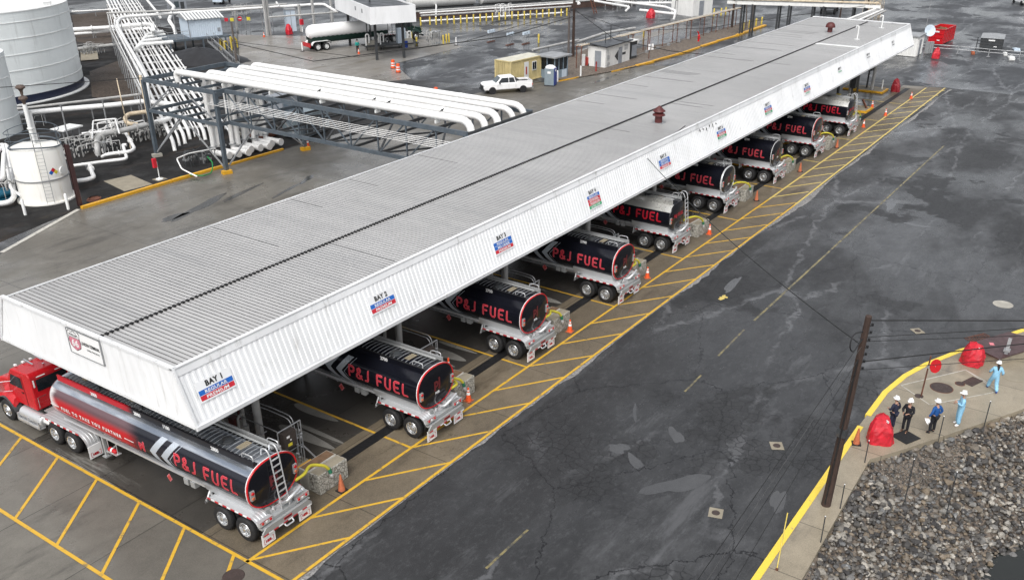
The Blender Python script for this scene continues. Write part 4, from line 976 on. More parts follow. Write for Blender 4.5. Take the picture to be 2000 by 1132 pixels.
def tractor(root, paint='red_paint', grey='fender_grey'):
    # frame, deck and fifth wheel
    b = MB(); 
    for s_ in (-1, 1): b.bx(s_*.42-.05, s_*.42+.05, 9.9, 16.9, .72, .98)
    b.bx(-.42, .42, 9.95, 10.05, .75, .95); b.tube([(-1.0, 10.87, .52), (1.0, 10.87, .52)], .1, 8); b.tube([(-1.0, 12.12, .52), (1.0, 12.12, .52)], .1, 8); b.tube([(-1.0, 15.8, .52), (1.0, 15.8, .52)], .07, 8)
    b.lathe([(.5, 0), (.45, .12)], (0, 11.5, 1.02), n=20); b.build('chassis', M['steel_dark'], root)
    b = MB(); b.box((0, 13.0, 1.02), (1.5, 1.0, .04)); b.box((-.62, 12.95, 1.08), (.3, .5, .1)); b.build('deck_plate', M['alu_dull'], root)
    for s_ in (-1, 1):
        for y in (10.87, 12.12): wheel(root, s_*1.25, y, s_)
        wheel(root, s_*1.24, 15.8, s_, dual=False, r=.53, rim='chrome', w=.32)
        fender(root, s_, 9.65, 12.95, 1.24, .55, .12, .75, .3)
        b = MB(); sheet_along(b, [(y, z) for y, z in ((9.66, .66), (9.62, .30))], s_*1.27, s_*.63); 
        mudflap(root, *sorted((s_*1.27, s_*.65)), 9.63, .12, .72, s_ < 0)
        # front fender
        prof = [(15.8+.72*math.cos(a), .53+.72*math.sin(a)) for a in [math.radians(q) for q in range(12, 176, 12)]]
        b = MB(); b.smooth = True; sheet_along(b, prof, s_*1.26, s_*.86, .03); b.smooth = False; b.build('front_fender', M[grey], root)
        # tank with steps
        b = MB(); b.tube([(s_*.98, 13.15, .72), (s_*.98, 13.2, .72), (s_*.98, 14.75, .72), (s_*.98, 14.8, .72)], [.22, .27, .27, .22], 16); b.build('side_tank', M['aluminium'], root)
        b = MB(); b.bx(*sorted((s_*1.02, s_*1.3)), 13.2, 14.9, .36, .40); b.bx(*sorted((s_*1.26, s_*1.30)), 13.2, 14.9, .36, .52)
        for y in (13.25, 14.05, 14.85): b.bx(*sorted((s_*1.0, s_*1.3)), y-.02, y+.02, .36, .75)
        b.build('running_board', M['aluminium'], root)
        b = MB(); b.lathe([(.16, 0), (.17, .08), (.17, .5), (.14, .58)], (s_*.9, 12.75, .72), 'Y', 14); b.build('air_tank', M['white_paint'], root)
        b = MB(); b.tube([(s_*.96, 15.25, 2.1), (s_*1.34, 15.5, 2.15), (s_*1.34, 15.5, 1.65), (s_*1.0, 15.3, 1.6)], .014, 6); b.bx(s_*1.34-.10, s_*1.34+.10, 15.46, 15.52, 1.68, 2.12); b.build('mirror', M['chrome'], root)
    # cab with the window openings filled by glass set proud of them
    b = MB(); prof = [(13.62, 1.05), (13.62, 2.72), (13.75, 2.86), (15.05, 2.80), (15.22, 2.62), (15.62, 1.98), (15.62, 1.05)]
    b.prism(prof, 'X', -.98, .98); o = b.build('cab', M[paint], root); md = o.modifiers.new('b', 'BEVEL'); md.width = .06; md.segments = 3
    b = MB(); b.bx(-.72, .72, 13.59, 13.612, 1.95, 2.52); b.build('rear_window', M['glass_dark'], root)
    b = MB(); b.add([(-.86, 15.27, 2.58), (.86, 15.27, 2.58), (.88, 15.64, 2.0), (-.88, 15.64, 2.0)], [(0, 3, 2, 1)]); b.build('windscreen', M['glass_dark'], root)
    for s_ in (-1, 1):
        b = MB(); x0, x1 = sorted((s_*.975, s_*.995)); b.prism([(14.35, 1.95), (14.35, 2.52), (15.1, 2.52), (15.38, 1.95)], 'X', x0, x1); b.build('side_window', M['glass_dark'], root)
        b = MB(); b.bx(x0, x1, 14.25, 14.27, 1.1, 2.6); b.bx(*sorted((s_*.99, s_*1.03)), 14.35, 14.5, 1.75, 1.79); b.build('door_trim', M['dark_red'] if paint == 'red_paint' else M['steel_dark'], root)
        b = MB(); b.tube([(s_*.85, 13.58, 1.2), (s_*.85, 13.55, 1.25), (s_*.85, 13.55, 1.7), (s_*.45, 13.55, 1.7)], .015, 6); b.build('grab_rail', M['chrome'], root)
        b = MB(); b.bx(*sorted((s_*.80, s_*.86)), 13.59, 13.615, 2.2, 2.55); b.bx(*sorted((s_*.25, s_*.65)), 13.59, 13.615, 2.62, 2.66); b.build('marker_strip', M['white_tape'], root)
    for k in range(5):
        b = MB(); b.box((-.72+.36*k, 15.0, 2.87), (.10, .16, .06)); b.build('roof_light', M['white_tape'], root)
    b = MB(); b.tube([(-.25, 14.4, 2.86), (-.25, 15.1, 2.92)], .035, 8); b.tube([(.25, 14.5, 2.86), (.25, 15.15, 2.92)], .035, 8); b.box((.0, 14.0, 2.89), (.08, .08, .12)); b.build('air_horn', M['chrome'], root)
    # hood
    b = MB(); hp = [(15.62, 1.0), (15.62, 1.95), (16.2, 1.84), (16.95, 1.70), (17.12, 1.55), (17.15, .85), (16.4, .85)]
    b.prism(hp, 'X', -.66, .66); o = b.build('hood', M[paint], root); md = o.modifiers.new('b', 'BEVEL'); md.width = .1; md.segments = 4
    for s_ in (-1, 1):
        b = MB(); b.smooth = True
        P_ = [(15.15, .98), (15.2, 1.30), (15.5, 1.50), (16.1, 1.48), (16.6, 1.2), (16.85, .95)]; n = len(P_)
        b.add([(s_*1.10, y, z-.08) for y, z in P_]+[(s_*.62, y, z+.18) for y, z in P_]+[(s_*1.20, y, z-.32) for y, z in P_], [(i, i+1, n+i+1, n+i) for i in range(n-1)]+[(i, 2*n+i, 2*n+i+1, i+1) for i in range(n-1)])
        b.build('wing', M[paint], root)
        b = MB(); b.box((s_*.92, 17.0, 1.08), (.32, .12, .22)); b.build('headlight', M['chrome'], root)
    b = MB(); b.bx(-1.15, 1.15, 17.12, 17.3, .45, .78); b.build('front_bumper', M['chrome'], root)
    b = MB(); b.bx(-.5, .5, 17.152, 17.17, .9, 1.5); b.build('grille', M['chrome'], root)
trucks = [(-10.169, 3.17), (-1.147, 2.67), (7.556, 3.26), (16.379, 2.91), (25.499, 3.95), (34.822, 4.43), (43.78, 4.10), (53.083, 3.95), (62.127, 3.83)]
tg = 'tanker trucks parked in the loading bays'
T = []
t = thing('tanker_truck', 'tanker truck with red cab and red and silver tank in the first bay', 'truck', (trucks[0][0]+1.25, trucks[0][1], 0), math.radians(1.05), tg)
trailer(t, 'red'); tractor(t)
t = thing('tanker_truck', 'black tanker with red-rimmed end in the second bay beside the tall orange delineator', 'truck', (trucks[1][0]+1.25, trucks[1][1], 0), 0, tg)
trailer(t, 'black'); tractor(t); tA = t
tB = thing('tanker_truck', 'black tanker with bright metal top and lettered flat end in the fifth bay', 'truck', (trucks[4][0]+1.25, trucks[4][1], 0), 0, tg)
trailer(tB, 'flat'); tractor(tB)
def put(src, i, label, rim=None):
    c = dup(src, (trucks[i][0]+1.25, trucks[i][1], 0), random.uniform(-.009, .009), label)
    if rim:
        for ch in c.children:
            if ch.name.startswith('rim_ring'):
                ch.data = ch.data.copy(); ch.data.materials[0] = M[rim]
    return c
put(tA, 2, 'black red-rimmed tanker in the third bay, rear wheels just before the front yellow line')
put(tA, 3, 'black red-rimmed tanker in the fourth bay, in front of the metal-topped one')
put(tA, 5, 'black tanker with silver-rimmed round end in the sixth bay', 'aluminium')
put(tA, 6, 'black tanker with dark rim in the seventh bay', 'rear_head')
put(tA, 7, 'black tanker with thin red rim, second from the far end of the row', 'red_faded')
put(tB, 8, 'black tanker with grey top and rear ladder, farthest of the row')
# ---------------------------------------------------------------- loading islands
ox = ['nearest the camera', 'second', 'third', 'fourth', 'fifth', 'sixth', 'seventh', 'eighth', 'ninth']
def island():
    t = thing('loading_island', 'loading island', 'loading island', (0, 0, 0), 0, 'loading islands between the bays')
    b = MB(); b.prism([(-.75, 5.0), (.75, 5.0), (.75, 16), (-.75, 16)], 'Z', 0, .16); b.build('kerb', M['concrete_tan'], t)
    b = MB(); b.bx(-.8, -.745, 5, 16, 0, .17); b.bx(-.8, .8, 4.95, 5.02, 0, .17); b.build('painted_edge', M['yellow_curb'], t)
    f = MB(); x0, x1, y = -.62, .62, 5.15
    for x in (x0, x1): f.tube([(x, y, .16), (x, y, 2.15)], .03, 7)
    f.tube([(x0, y, 2.15), (x1, y, 2.15)], .03, 7); f.tube([(x0, y, 1.0), (x1, y, 1.0)], .022, 6); f.tube([(0.1, y, 1.55), (x1, y, 1.55)], .02, 6)
    f.beam((x1, y, .9), (x1+.28, y-.55, .2), .05); f.build('panel_frame', M['galv'], t)
    b = MB(); b.box((-.22, y-.14, 1.72), (.66, .26, .72)); bx_ = b.build('control_box', M['box_brown'], t)
    b = MB(); b.box((-.32, y-.275, 1.9), (.16, .01, .10)); b.box((-.2, y-.275, 1.72), (.07, .01, .06)); b.build('label', M['ink_white'], bx_)
    b = MB(); b.box((-.26, y-.275, 1.52), (.22, .01, .13)); b.build('label', M['sign_yellow'], bx_)
    b = MB()
    for k in range(14):
        x = random.uniform(.18, .58); z = random.uniform(.5, 2.0); b.lathe([(.05, 0), (.06, -.05), (.03, -.08)], (x, y-.02, z), 'Y', 8); b.tube([(x, y-.03, z), (x+random.uniform(-.1, .1), y-.06, z-.25)], .012, 4)
    b.tube([(.3, y-.05, .2), (.3, y-.05, 1.9)], .022, 6); b.tube([(.45, y-.05, .2), (.45, y-.05, 2.1)], .018, 6); b.build('valves', M['galv'], t)
    b = MB()   # long handrails running back under the canopy
    for dz, dx in ((0, 0), (.08, .12)):
        b.tube([(.2+dx, y, 1.6), (.2+dx, y+.1, 2.35+dz), (.15+dx, y+1.2, 2.42+dz), (.05+dx, y+3.4, 2.4+dz)], .022, 6, bend=.3)
    b.tube([(-.35, y+.1, 1.9), (-.35, y+.4, 1.95), (-.35, y+3.6, 1.9)], .025, 6); b.tube([(.1, y+2.2, .16), (.1, y+2.2, 3.0)], .03, 6); b.tube([(-.35, y+1.4, .16), (-.35, y+1.4, 1.95)], .03, 6); b.tube([(-.35, y+1.6, 1.3), (.1, y+1.6, 1.3)], .025, 6)
    b.build('handrail', M['galv'], t)
    b = MB()   # loading arms and meter pipes
    for i in range(4):
        yy = 7.9+i*1.35
        b.tube([(-.1, yy, .16), (-.1, yy, 2.6+.2*(i % 2)), (.1, yy+.3, 2.9), (.1, yy+.3, 5.6)], .085, 8, bend=.2); b.lathe([(.18, 0), (.18, .3)], (-.1, yy, 1.0), n=12)
        b.tube([(-.1, yy, 1.9), (-.55, yy-.2, 1.95), (-.60, yy-.3, 1.1), (-.35, yy-.2, .6)], .06, 8, bend=.15)
        b.lathe([(.16, -.02), (.16, .02)], (-.25, yy, 1.5), 'X', 14, caps=True)
    b.build('loading_arms', M['pipe_grey'], t)
    b = MB()
    for i in range(3): yy = 8.6+i*1.35; b.box((-.05, yy, 1.2), (.4, .35, .5)); b.tube([(.2, yy, .2), (.2, yy, 3.8)], .05, 6)
    b.build('meters', M['dark_red'], t)
    return t
isl = island(); isl.location = (-5.85, 0, 0); isl['label'] = 'loading island with pipes and control box beside the red and silver tanker'
nm = ['', 'beside the second-bay tanker and the tall orange delineator', 'beside the third-bay tanker, between two red-rimmed tanks', 'to the right of the fourth-bay tanker', 'to the right of the metal-topped tanker', 'to the right of the silver-rimmed tanker', 'to the right of the seventh-bay tanker', 'to the right of the eighth-bay tanker', 'to the right of the farthest tanker']
for k in range(1, 9): dup(isl, (-5.85+9.02*k, 0, 0), None, 'loading island with control box '+nm[k])
# empty bays at the far end: yellow-edged islands with hanging hoses
for k, (x, y) in enumerate(((74.0, 5.3), (84.6, 6.6))):
    t = thing('hose_island', ['yellow-edged island with rusty brace past the farthest tanker', 'yellow-edged island with short white post at the far canopy end'][k], 'loading island', (x, y, 0), 0, 'empty islands at the far end')
    b = MB(); b.bx(-1.2, 1.2, -1.0, 3.5, 0, .2); b.build('kerb', M['yellow_curb'], t)
    b = MB(); b.bx(-1.0, 1.0, -.8, 3.4, .2, .215); b.build('infill', M['concrete_tan'], t)
    b = MB(); b.tube([(.2, 1.2, .2), (.2, 1.2, 4.0)], .10, 8); b.box((.2, 1.1, 2.7), (.7, .5, 1.1)); b.tube([(-.6, 2.4, .2), (-.6, 2.4, 4.5)], .14, 10); b.tube([(-.9, 1.6, 3.3), (.9, 1.8, 3.4)], .09, 8); b.build('pump', M['steel_dark'], t)
    b = MB()
    for i in range(4):
        q = .5+.14*i; b.tube([(q, .9, 4.0), (q+.03, .8, 2.2), (q+.1, .8, 1.5), (q+.2, .85, 1.5), (q+.25, .9, 2.3), (q+.2, .9, 3.9)], .035, 6, bend=.3)
    b.build('hoses', M['wire_grey'], t)
    b = MB()
    if k == 0: b.beam((.2, -.6, .2), (.75, .1, .95), .12, .2)
    else: b.cyl((.55, -.4, .2), (.55, -.4, 1.2), .07, n=8)
    b.build('post', M['rust_steel' if k == 0 else 'white_paint'], t)
    b = MB(); b.box((-.9, 2.2, .9), (.4, .4, 1.4)); b.build('cabinet', M['yellow_steel'], t)
b = MB(); b.add([(-.25, -.6, 0), (.25, -.6, 0), (.25, .6, 0), (-.25, .6, 0), (-.25, -.6, .06), (.25, -.6, .06), (.25, .6, .06), (-.25, .6, .06)], [(4, 5, 6, 7), (0, 1, 5, 4), (1, 2, 6, 5), (2, 3, 7, 6), (3, 0, 4, 7)])
tag(b.build('plank', M['white_paint'], loc=G(1671, 200), rz=-.2), 'pale board lying on the floor beside the yellow-edged island', 'board')
# concrete blocks, hoses, cones: one set per bay
blk = [(-6.54, 2.9), (2.14, 2.79), (10.99, 2.93), (20.1, 3.02), (29.31, 3.04), (38.47, 3.37), (47.45, 3.31), (56.57, 2.88), (66.4, 3.42)]
cn = [(-5.81, 2.45), (2.86, 2.58), (11.95, 2.55), (21.08, 2.59), (30.42, 2.67), (39.31, 2.81), (48.57, 2.71), (57.82, 2.58), (66.79, 2.84)]
def block():
    t = thing('concrete_block', '', 'block', (0, 0, 0), 0, 'concrete blocks at the bay ends'); 
    for i in range(2):
        b = MB(); b.bx(0, 1.62, .01+i*.60, .59+i*.60, 0, .92); o = b.build('block', M['stone_face'] if i == 0 else M['concrete_light'], t); md = o.modifiers.new('b', 'BEVEL'); md.width = .045; md.segments = 2
        b = MB(); b.bx(.06, 1.56, .07+i*.60, .53+i*.60, .92, .926); b.build('stained_top', M['concrete_tan'] if i == 0 else M['rust_top'], t)
    return t
simple('rust_top', (.20, .12, .07), .6, 0, .4, 3, (.10, .06, .035), .6)
blk_l = ['pair of stone-faced concrete blocks with brown top beside the nearest faded cone', 'stone-faced concrete block pair behind the second tanker, by the bright cone', 'stone-faced concrete block pair behind the third tanker', 'stone-faced block pair at the right rear of the fourth tanker', 'stone-faced block pair at the right rear of the metal-topped tanker', 'pale block pair beside the silver-rimmed tanker', 'pale block pair at the right rear of the seventh tanker', 'pale block pair beside the leaning faded cone of the eighth bay', 'pale block pair next to the farthest tanker and its red cone']
pb = block(); hose_l = ['yellow hose', 'yellow hose']
def hose(x, y, i):
    t = thing('fuel_hose', 'yellow fuel hose with green coupling hanging from the '+['nearest', 'second', 'third', 'fourth', 'fifth', 'sixth', 'seventh', 'eighth', 'farthest'][i]+' tanker onto its concrete block', 'hose', (0, 0, 0), 0, 'yellow hoses at the tanker ends')
    tx, ty = trucks[i][0]+1.25, trucks[i][1]
    P_ = [(tx+1.05, ty-.45, 1.62), (tx+1.5, ty-.5, 1.66), (x-.25, y+.15, 1.62), (x+.35, y-.05, 1.30), (x+.52, y-.09, 1.02)]
    b = MB(); b.tube(P_, .065, 10, bend=.4); b.build('hose', M['hose_yellow'], t)
    b = MB(); b.tube([(x+.50, y-.085, 1.08), (x+.56, y-.10, .86)], .078, 10); b.build('coupling', M['green_fit'], t)
    b = MB(); b.tube([(x+.56, y-.10, .88), (x+.62, y-.11, .62)], .06, 10); b.lathe([(.085, 0), (.085, .06)], (x+.59, y-.105, .70), n=12); b.build('end_fitting', M['aluminium'], t)
for i, (x, y) in enumerate(blk):
    if i == 0: pb.location = (x, y, 0); pb['label'] = blk_l[0]
    else: dup(pb, (x, y, 0), random.uniform(-.06, .06), blk_l[i])
    hose(x, y, i)
def cone(col, h=.72, faded=False):
    t = thing('traffic_cone', '', 'cone', (0, 0, 0), 0, 'traffic cones')
    b = MB(); b.lathe([(.15, .04), (.035, h), (.0, h)], n=16); b.build('body', M[col], t)
    b = MB(); b.box((0, 0, .02), (.38, .38, .04)); b.build('base', M['orange_dull'] if not faded else M['rubber'], t)
    if not faded:
        b = MB()
        for z0, z1 in ((.50*h, .68*h), (.76*h, .86*h)): r = lambda z: .15-(z-.04)/(h-.04)*.115+.004; b.lathe([(r(z0), z0), (r(z1), z1)], n=16, caps=False)
        b.build('collar', M['white_tape'], t)
    return t
c0 = cone('orange'); c1 = cone('orange_dull', .78, True)
cl = ['faded orange cone with black base in front of the nearest concrete block', 'bright orange cone with white collars beside the second concrete block', 'bright orange cone in front of the third concrete block', 'bright orange cone in front of the fourth concrete block', 'bright orange cone beside the block of the metal-topped tanker', 'dull orange cone by the block of the silver-rimmed tanker', 'dull brownish cone at the seventh block', 'faded leaning cone at the eighth block', 'red-orange cone at the farthest block']
for i, (x, y) in enumerate(cn):
    src = c1 if i in (0, 5, 6, 7) else c0; first = (i == 0 or i == 1)
    if first: src.location = (x, y, .02); src['label'] = cl[i]
    else: dup(src, (x, y, .02), random.uniform(0, 1), cl[i])
for px, py, lb, z in ((1703, 210, 'orange cone beside the yellow-edged island and the pale board', 0.02), (1729, 226, 'orange cone on the inner yellow line past the farthest tanker', .02), (1779, 193, 'orange cone on the yellow line near the red-covered hydrant', .02), (925, 118, 'x', 0)):
    if lb != 'x': dup(c0, G(px, py, z), .3, lb)
dup(c0, G(701, 106), 0, 'small orange cone at the feet of the worker in the teal shirt'); dup(c0, G(516, 73), 0, 'orange and white cone left of the grey steel post by the far pad'); dup(c1, G(1672, 866, .13), .4, 'faded orange cone with black base at the kerb gap beside the red cover'); dup(c0, G(1445, 57), 0, 'small cone beside the leaning poles at the far yellow kerb'); dup(c0, G(602, 286), 0, 'small cone beside the yellow foot of the bridge tower')
t = thing('delineator', 'tall slim orange delineator with white bands behind the second concrete block', 'delineator', G(877, 738))
b = MB(); b.lathe([(.075, .05), (.05, 1.12), (.02, 1.15)], n=12); b.build('post', M['orange'], t); b = MB(); b.lathe([(.17, 0), (.17, .05)], n=8); b.build('base', M['rubber'], t)
b = MB(); 
for z in (.45, .65, .85): b.lathe([(.068, z), (.064, z+.09)], n=12, caps=False)
b.build('collar', M['white_tape'], t)
# ---------------------------------------------------------------- red covered hydrants (wrapped monitors)
def cover(loc, r, h, label, rz=0, seed=1, col='red_cover', straps=True):
    rd = random.Random(seed); t = thing('covered_monitor', label, 'equipment cover', loc, rz, 'fire monitors under red covers'); b = MB(); n = 22; rows = 8; vs = []
    ph = [rd.uniform(0, 6.3) for _ in range(6)]; lean = (rd.uniform(-.1, .1), rd.uniform(-.1, .1))
    for i in range(rows+1):
        t_ = i/rows; base = (1-t_*.12 if t_ < .45 else .946-(t_-.45)*.95) if t_ < .93 else .42*(1-(t_-.93)/.07)+.02
        for k in range(n):
            a = 2*PI*k/n; f = 1+.07*math.sin(3*a+ph[0]+t_*1.2)+.06*math.sin(6*a+ph[1]-t_*2.5)+rd.uniform(-.055, .055)
            sq = 1/max(abs(math.cos(a)), abs(math.sin(a)))**.45
            vs.append((r*base*f*sq*math.cos(a)*.92+lean[0]*t_, r*base*f*sq*math.sin(a)*.92+lean[1]*t_, h*t_*(1+.04*math.sin(2*a+ph[3])*t_)+rd.uniform(-.03, .03)))
    b.add(vs, [(i*n+k, i*n+(k+1) % n, (i+1)*n+(k+1) % n, (i+1)*n+k) for i in range(rows) for k in range(n)]+[tuple(range(rows*n, rows*n+n))]); b.build('cover', M[col], t)
    if straps:
        b = MB(); b.box((-r*.5, -r*.25, h*.86), (.16, .03, .09), 0.6); b.build('label', M['ink_white'], t)
    b = MB(); b.bx(-r*.5, r*.5, -r*.5, r*.5, 0, .1); b.build('foot', M['galv'], t)
    return t
cover(G(1717, 859, .13), .58, 1.33, 'large bright red crumpled cover beside the kerb gap, nearest the two men in navy', .3, 1)
cover(G(1897, 708, .13), .60, 1.18, 'bright red crumpled cover next to the rusty pit lid on the sidewalk', .1, 5)
cover(G(1749, 179), .50, 1.45, 'dark red cover on the concrete at the far right canopy corner', 0, 3, 'red_cover_dark', False)
cover(G(1827, 114), .52, 1.35, 'bright red cover in front of the guardrail and red dumpster', 0, 8, 'red_cover', False)
cover(G(1270, 35), .75, 1.5, 'pinkish red cover on the yard in front of the far white pipes', 0, 9, 'red_cover', False)
cover(G(565, 67), .55, 1.5, 'bright red cover left of the white pressure trailer', 0, 11, 'red_cover', False)
# ---------------------------------------------------------------- sidewalk things
t = thing('stop_sign', 'leaning rusty post with round red sign on the sidewalk slab', 'sign', G(1799, 773, .13)); p0 = V(0, 0, 0); p1 = G(1818, 696, 2.35)-G(1799, 773, .13); p1.z = 2.25
b = MB(); b.tube([p0, p1], .035, 8); b.build('post', M['rust_steel'], t)
b = MB(); c_ = p1*.76+V(.16, -.28, 0); b.lathe([(.33, -.012), (.33, .012)], (0, 0, 0), 'X', 24); o = b.build('disc', M['red_paint'], t, loc=c_); o.rotation_euler = (0, .25, .95)
b = MB(); b.beam(p1*.74, c_, .05); b.box(tuple(p1*.74), (.12, .12, .14)); b.build('clamp', M['galv'], t)
b = MB(); b.lathe([(.20, 0), (.20, .02)], n=18); b.build('collar', M['manhole'], t, loc=(-.06, .08, 0))
for px, py, r, lb in ((1839, 757, .50, 'large round manhole lid in the tan slab'), (1875, 749, .20, 'small round lid in the tan slab')):
    t = thing('manhole_cover', lb, 'manhole', G(px, py, .135)); b = MB(); b.lathe([(r, 0), (r, .016)], n=30); b.build('lid', M['manhole'], t); b = MB(); b.lathe([(r+.035, 0), (r+.035, .01)], n=30); b.build('ring', M['rust_steel'], t)
b = MB(); b.box((0, 0, .012), (.95, .55, .02), .0); tag(b.build('hatch_cover', M['manhole'], loc=G(1899, 745, .135), rz=-.35), 'rectangular rusty hatch plate in the tan slab', 'hatch')
b = MB(); b.box((0, 0, .012), (.95, .85, .02)); tag(b.build('rubber_mat', M['rubber'], loc=G(1769, 853, .13), rz=-.45), 'black rubber mat beneath the man in black', 'mat')
t = thing('pit_lid', 'rusty steel lid on a raised concrete pit at the right edge', 'pit', (25.0, -17.2, 0))
Q = [G(x, y, .62)[:2] for x, y in ((1880, 690), (1895, 655), (1999, 628), (2040, 690), (1955, 702))]
a_, c_, d_ = G(1922, 686, .5), G(1955, 702, .5), G(2030, 676, .5)
ux = (d_-c_).normalized(); b = MB(); P_ = [G(1893, 673, .5), G(1952, 701, .5), G(2045, 672, .5), G(1970, 650, .5)]
vs = [(p.x-25, p.y+17.2, z) for z in (0, .5) for p in P_]; b.add(vs, [(0, 1, 5, 4), (1, 2, 6, 5), (2, 3, 7, 6), (3, 0, 4, 7), (4, 5, 6, 7)]); b.build('concrete_pit', M['concrete_tan'], t)
cx_ = sum(p.x for p in P_)/4; cy_ = sum(p.y for p in P_)/4
vs = [((p.x-cx_)*1.05+cx_-25, (p.y-cy_)*1.05+cy_+17.2, z) for z in (.505, .55) for p in P_]; b = MB(); b.add(vs, [(0, 1, 5, 4), (1, 2, 6, 5), (2, 3, 7, 6), (3, 0, 4, 7), (4, 5, 6, 7)]); b.build('lid', M['dark_lid'] if 'dark_lid' in M else simple('dark_lid', (.085, .045, .045), .35, .2, .3, 3), t)
b = MB(); q = G(1937, 671, .56); b.box((q.x-25, q.y+17.2, .556), (.3, .22, .008), .4); b.build('label', M['ink_pink'], t)
b = MB(); q = G(1965, 690, .55); b.beam((q.x-25, q.y+17.2, .5), (q.x-25+.15, q.y+17.2, 1.35), .16, .16); b.box((q.x-25, q.y+17.2, .75), (.3, .3, .1)); b.build('bracket', M['galv'], t)
t = thing('drain_grate', 'steel drain grate in the asphalt beside the far red cover', 'grate', (0, 0, 0)); Q = [G(x, y) for x, y in ((1884, 660), (1922, 651), (1938, 660), (1900, 669))]; b = MB()
for k in range(9):
    u = k/8; b.beam(Q[0].lerp(Q[1], u)+V(0, 0, .01), Q[3].lerp(Q[2], u)+V(0, 0, .01), .05, .02)
b.beam(Q[0]+V(0, 0, .008), Q[1]+V(0, 0, .008), .05, .02); b.beam(Q[3]+V(0, 0, .008), Q[2]+V(0, 0, .008), .05, .02); b.build('bars', M['rust_steel'], t)
for k, (px, py, lb) in enumerate(((1398, 1001, 'square concrete-framed valve lid left of the utility pole base'), (1517, 870, 'square pale valve lid halfway along the dark road'), (1792, 646, 'square pale valve lid beyond the pole top'), (1410, 582, 'x'))):
    if lb == 'x': continue
    t = thing('valve_box', lb, 'valve lid', G(px, py, 0), .3+k*.25, 'square valve lids in the road'); b = MB(); b.box((0, 0, .006), (.62, .55, .012)); b.build('frame', M['concrete_tan'], t); b = MB(); b.lathe([(.16, .012), (.16, .022)], n=18); b.build('lid', M['manhole'], t)
b = MB(); b.lathe([(.40, 0), (.38, .02)], n=26); tag(b.build('manhole_cover', M['manhole'], loc=G(1343, 403, 0)+V(0, 0, .03) if False else G(456, 1124, .012)), 'round dark manhole lid at the bottom edge beside the yellow hatching', 'manhole')
b = MB(); b.lathe([(.55, 0), (.55, .006)], n=26); tag(b.build('manhole_cover', M['concrete_light'], loc=G(1959, 594, .002)), 'round pale manhole lid on the road at the right edge', 'manhole')
b = MB(); b.add([(-.4, -.05, 0), (-.1, -.18, 0), (.05, -.1, 0), (.1, -.28, 0), (.3, -.2, 0), (.28, -.06, 0), (.5, .02, 0), (.3, .15, 0), (.1, .06, 0), (.02, .2, 0), (-.15, .1, 0), (-.3, .16, 0)], [tuple(range(12))]); struct(b.build('yellow_patch', M['line_far'], loc=G(1411, 581, .008)))
# thin stakes
for px, py, tx, ty, h in ((1599, 975+0, 0, 0, 0),): pass
stk = [((1602, 1064), 1.3), ((1640, 998), 1.25), ((1688, 908), 1.2), ((1775, 945), 1.2), ((1833, 859), 1.2), ((1922, 833), 1.3), ((1856, 975), 1.3)]
sl_l = ['lowest thin black stake at the sidewalk edge', 'thin black stake beside the sidewalk edge right of the pole foot', 'thin black stake at the corner where the sidewalk turns', 'thin black stake standing in the grey gravel patch', 'thin black stake beside the man in blue jacket', 'thin black stake right of the man in light blue', 'thin black stake in the stones right of the gravel patch']
for (p, h), lb in zip(stk, sl_l):
    q = G(p[0], p[1], 0); t = thing('stake', lb, 'stake', (q.x, q.y, 0), 0, 'thin stakes along the bank'); b = MB(); b.tube([(0, 0, -.9), (.03, .02, h)], .022, 6); b.build('rod', M['steel_dark'], t); b = MB(); b.ball((.03, .02, h+.02), .026, 8, 6); b.build('cap', M['white_plastic'], t)
t = thing('guy_marker', 'thin yellow rod leaning on the sidewalk at the bottom', 'marker', G(1517, 1112, .13)); b = MB(); b.tube([(0, 0, 0), (1.5, .35, 1.45)], .022, 6); b.build('rod', M['yellow_steel'], t); b = MB(); b.box((0, 0, .03), (.09, .09, .06)); b.build('foot', M['rust_steel'], t)
# ---------------------------------------------------------------- utility pole and wires at the right
pt = (4.25, -14.12); t = thing('utility_pole', 'tall dark wooden utility pole on the sidewalk, leaning right', 'utility pole', (pt[0], pt[1], .1))
tp = G(1697, 617, 8.6)-V(pt[0], pt[1], .1)
b = MB(); b.tube([(0, 0, 0), tp*.5, tp], [.19, .15, .11], 14); b.build('shaft', M['wood_pole'], t)
b = MB(); b.box(tuple(tp*.42), (.36, .36, .35)); b.beam(tp*.42+V(-.1, -.12, 0), tp*.42+V(.1, .12, .25), .06); b.build('bracket', M['steel_dark'], t)
b = MB()
for k in range(7):
    q = tp*(.74+.035*k); b.cyl(q, q+V(.2, -.16, .02), .03, n=6); b.cyl(q+V(.18, -.15, 0), q+V(.18, -.15, .1), .045, n=6)
b.build('insulators', M['black_plastic'], t)
b = MB(); q = tp*.93; b.tube([q, q+V(-.45, .3, .0), q+V(-.6, .3, -.5), q+V(-.3, .2, -.8), q*.985], .025, 6, bend=.3); b.tube([tp*.8+V(-.17, 0, 0), tp*.4+V(-.2, 0, 0), (-.22, 0, .2)], .03, 6); b.build('conduit', M['black_plastic'], t)
def wire(pts, r, label, grp, mt='wire', sag=0.0, cat='power line'):
    P_ = []
    for i in range(len(pts)-1):
        a, c_ = Vector(pts[i]), Vector(pts[i+1]); n = 14
        for k in range(n): u = k/n; P_.append(a.lerp(c_, u)-V(0, 0, sag*4*u*(1-u)))
    P_.append(Vector(pts[-1])); b = MB(); b.tube(P_, r, 5); return tag(b.build('power_line', M[mt]), label, cat, grp)
base = V(pt[0], pt[1], .1); gr = 'wires on the wooden pole'
at_ = lambda f: base+tp*f
wire([at_(.86), G(1259, 303, 6.2)], .022, 'black cable from the pole across the road to the canopy fascia', gr, sag=.5)
far = V(34, -30, 0)
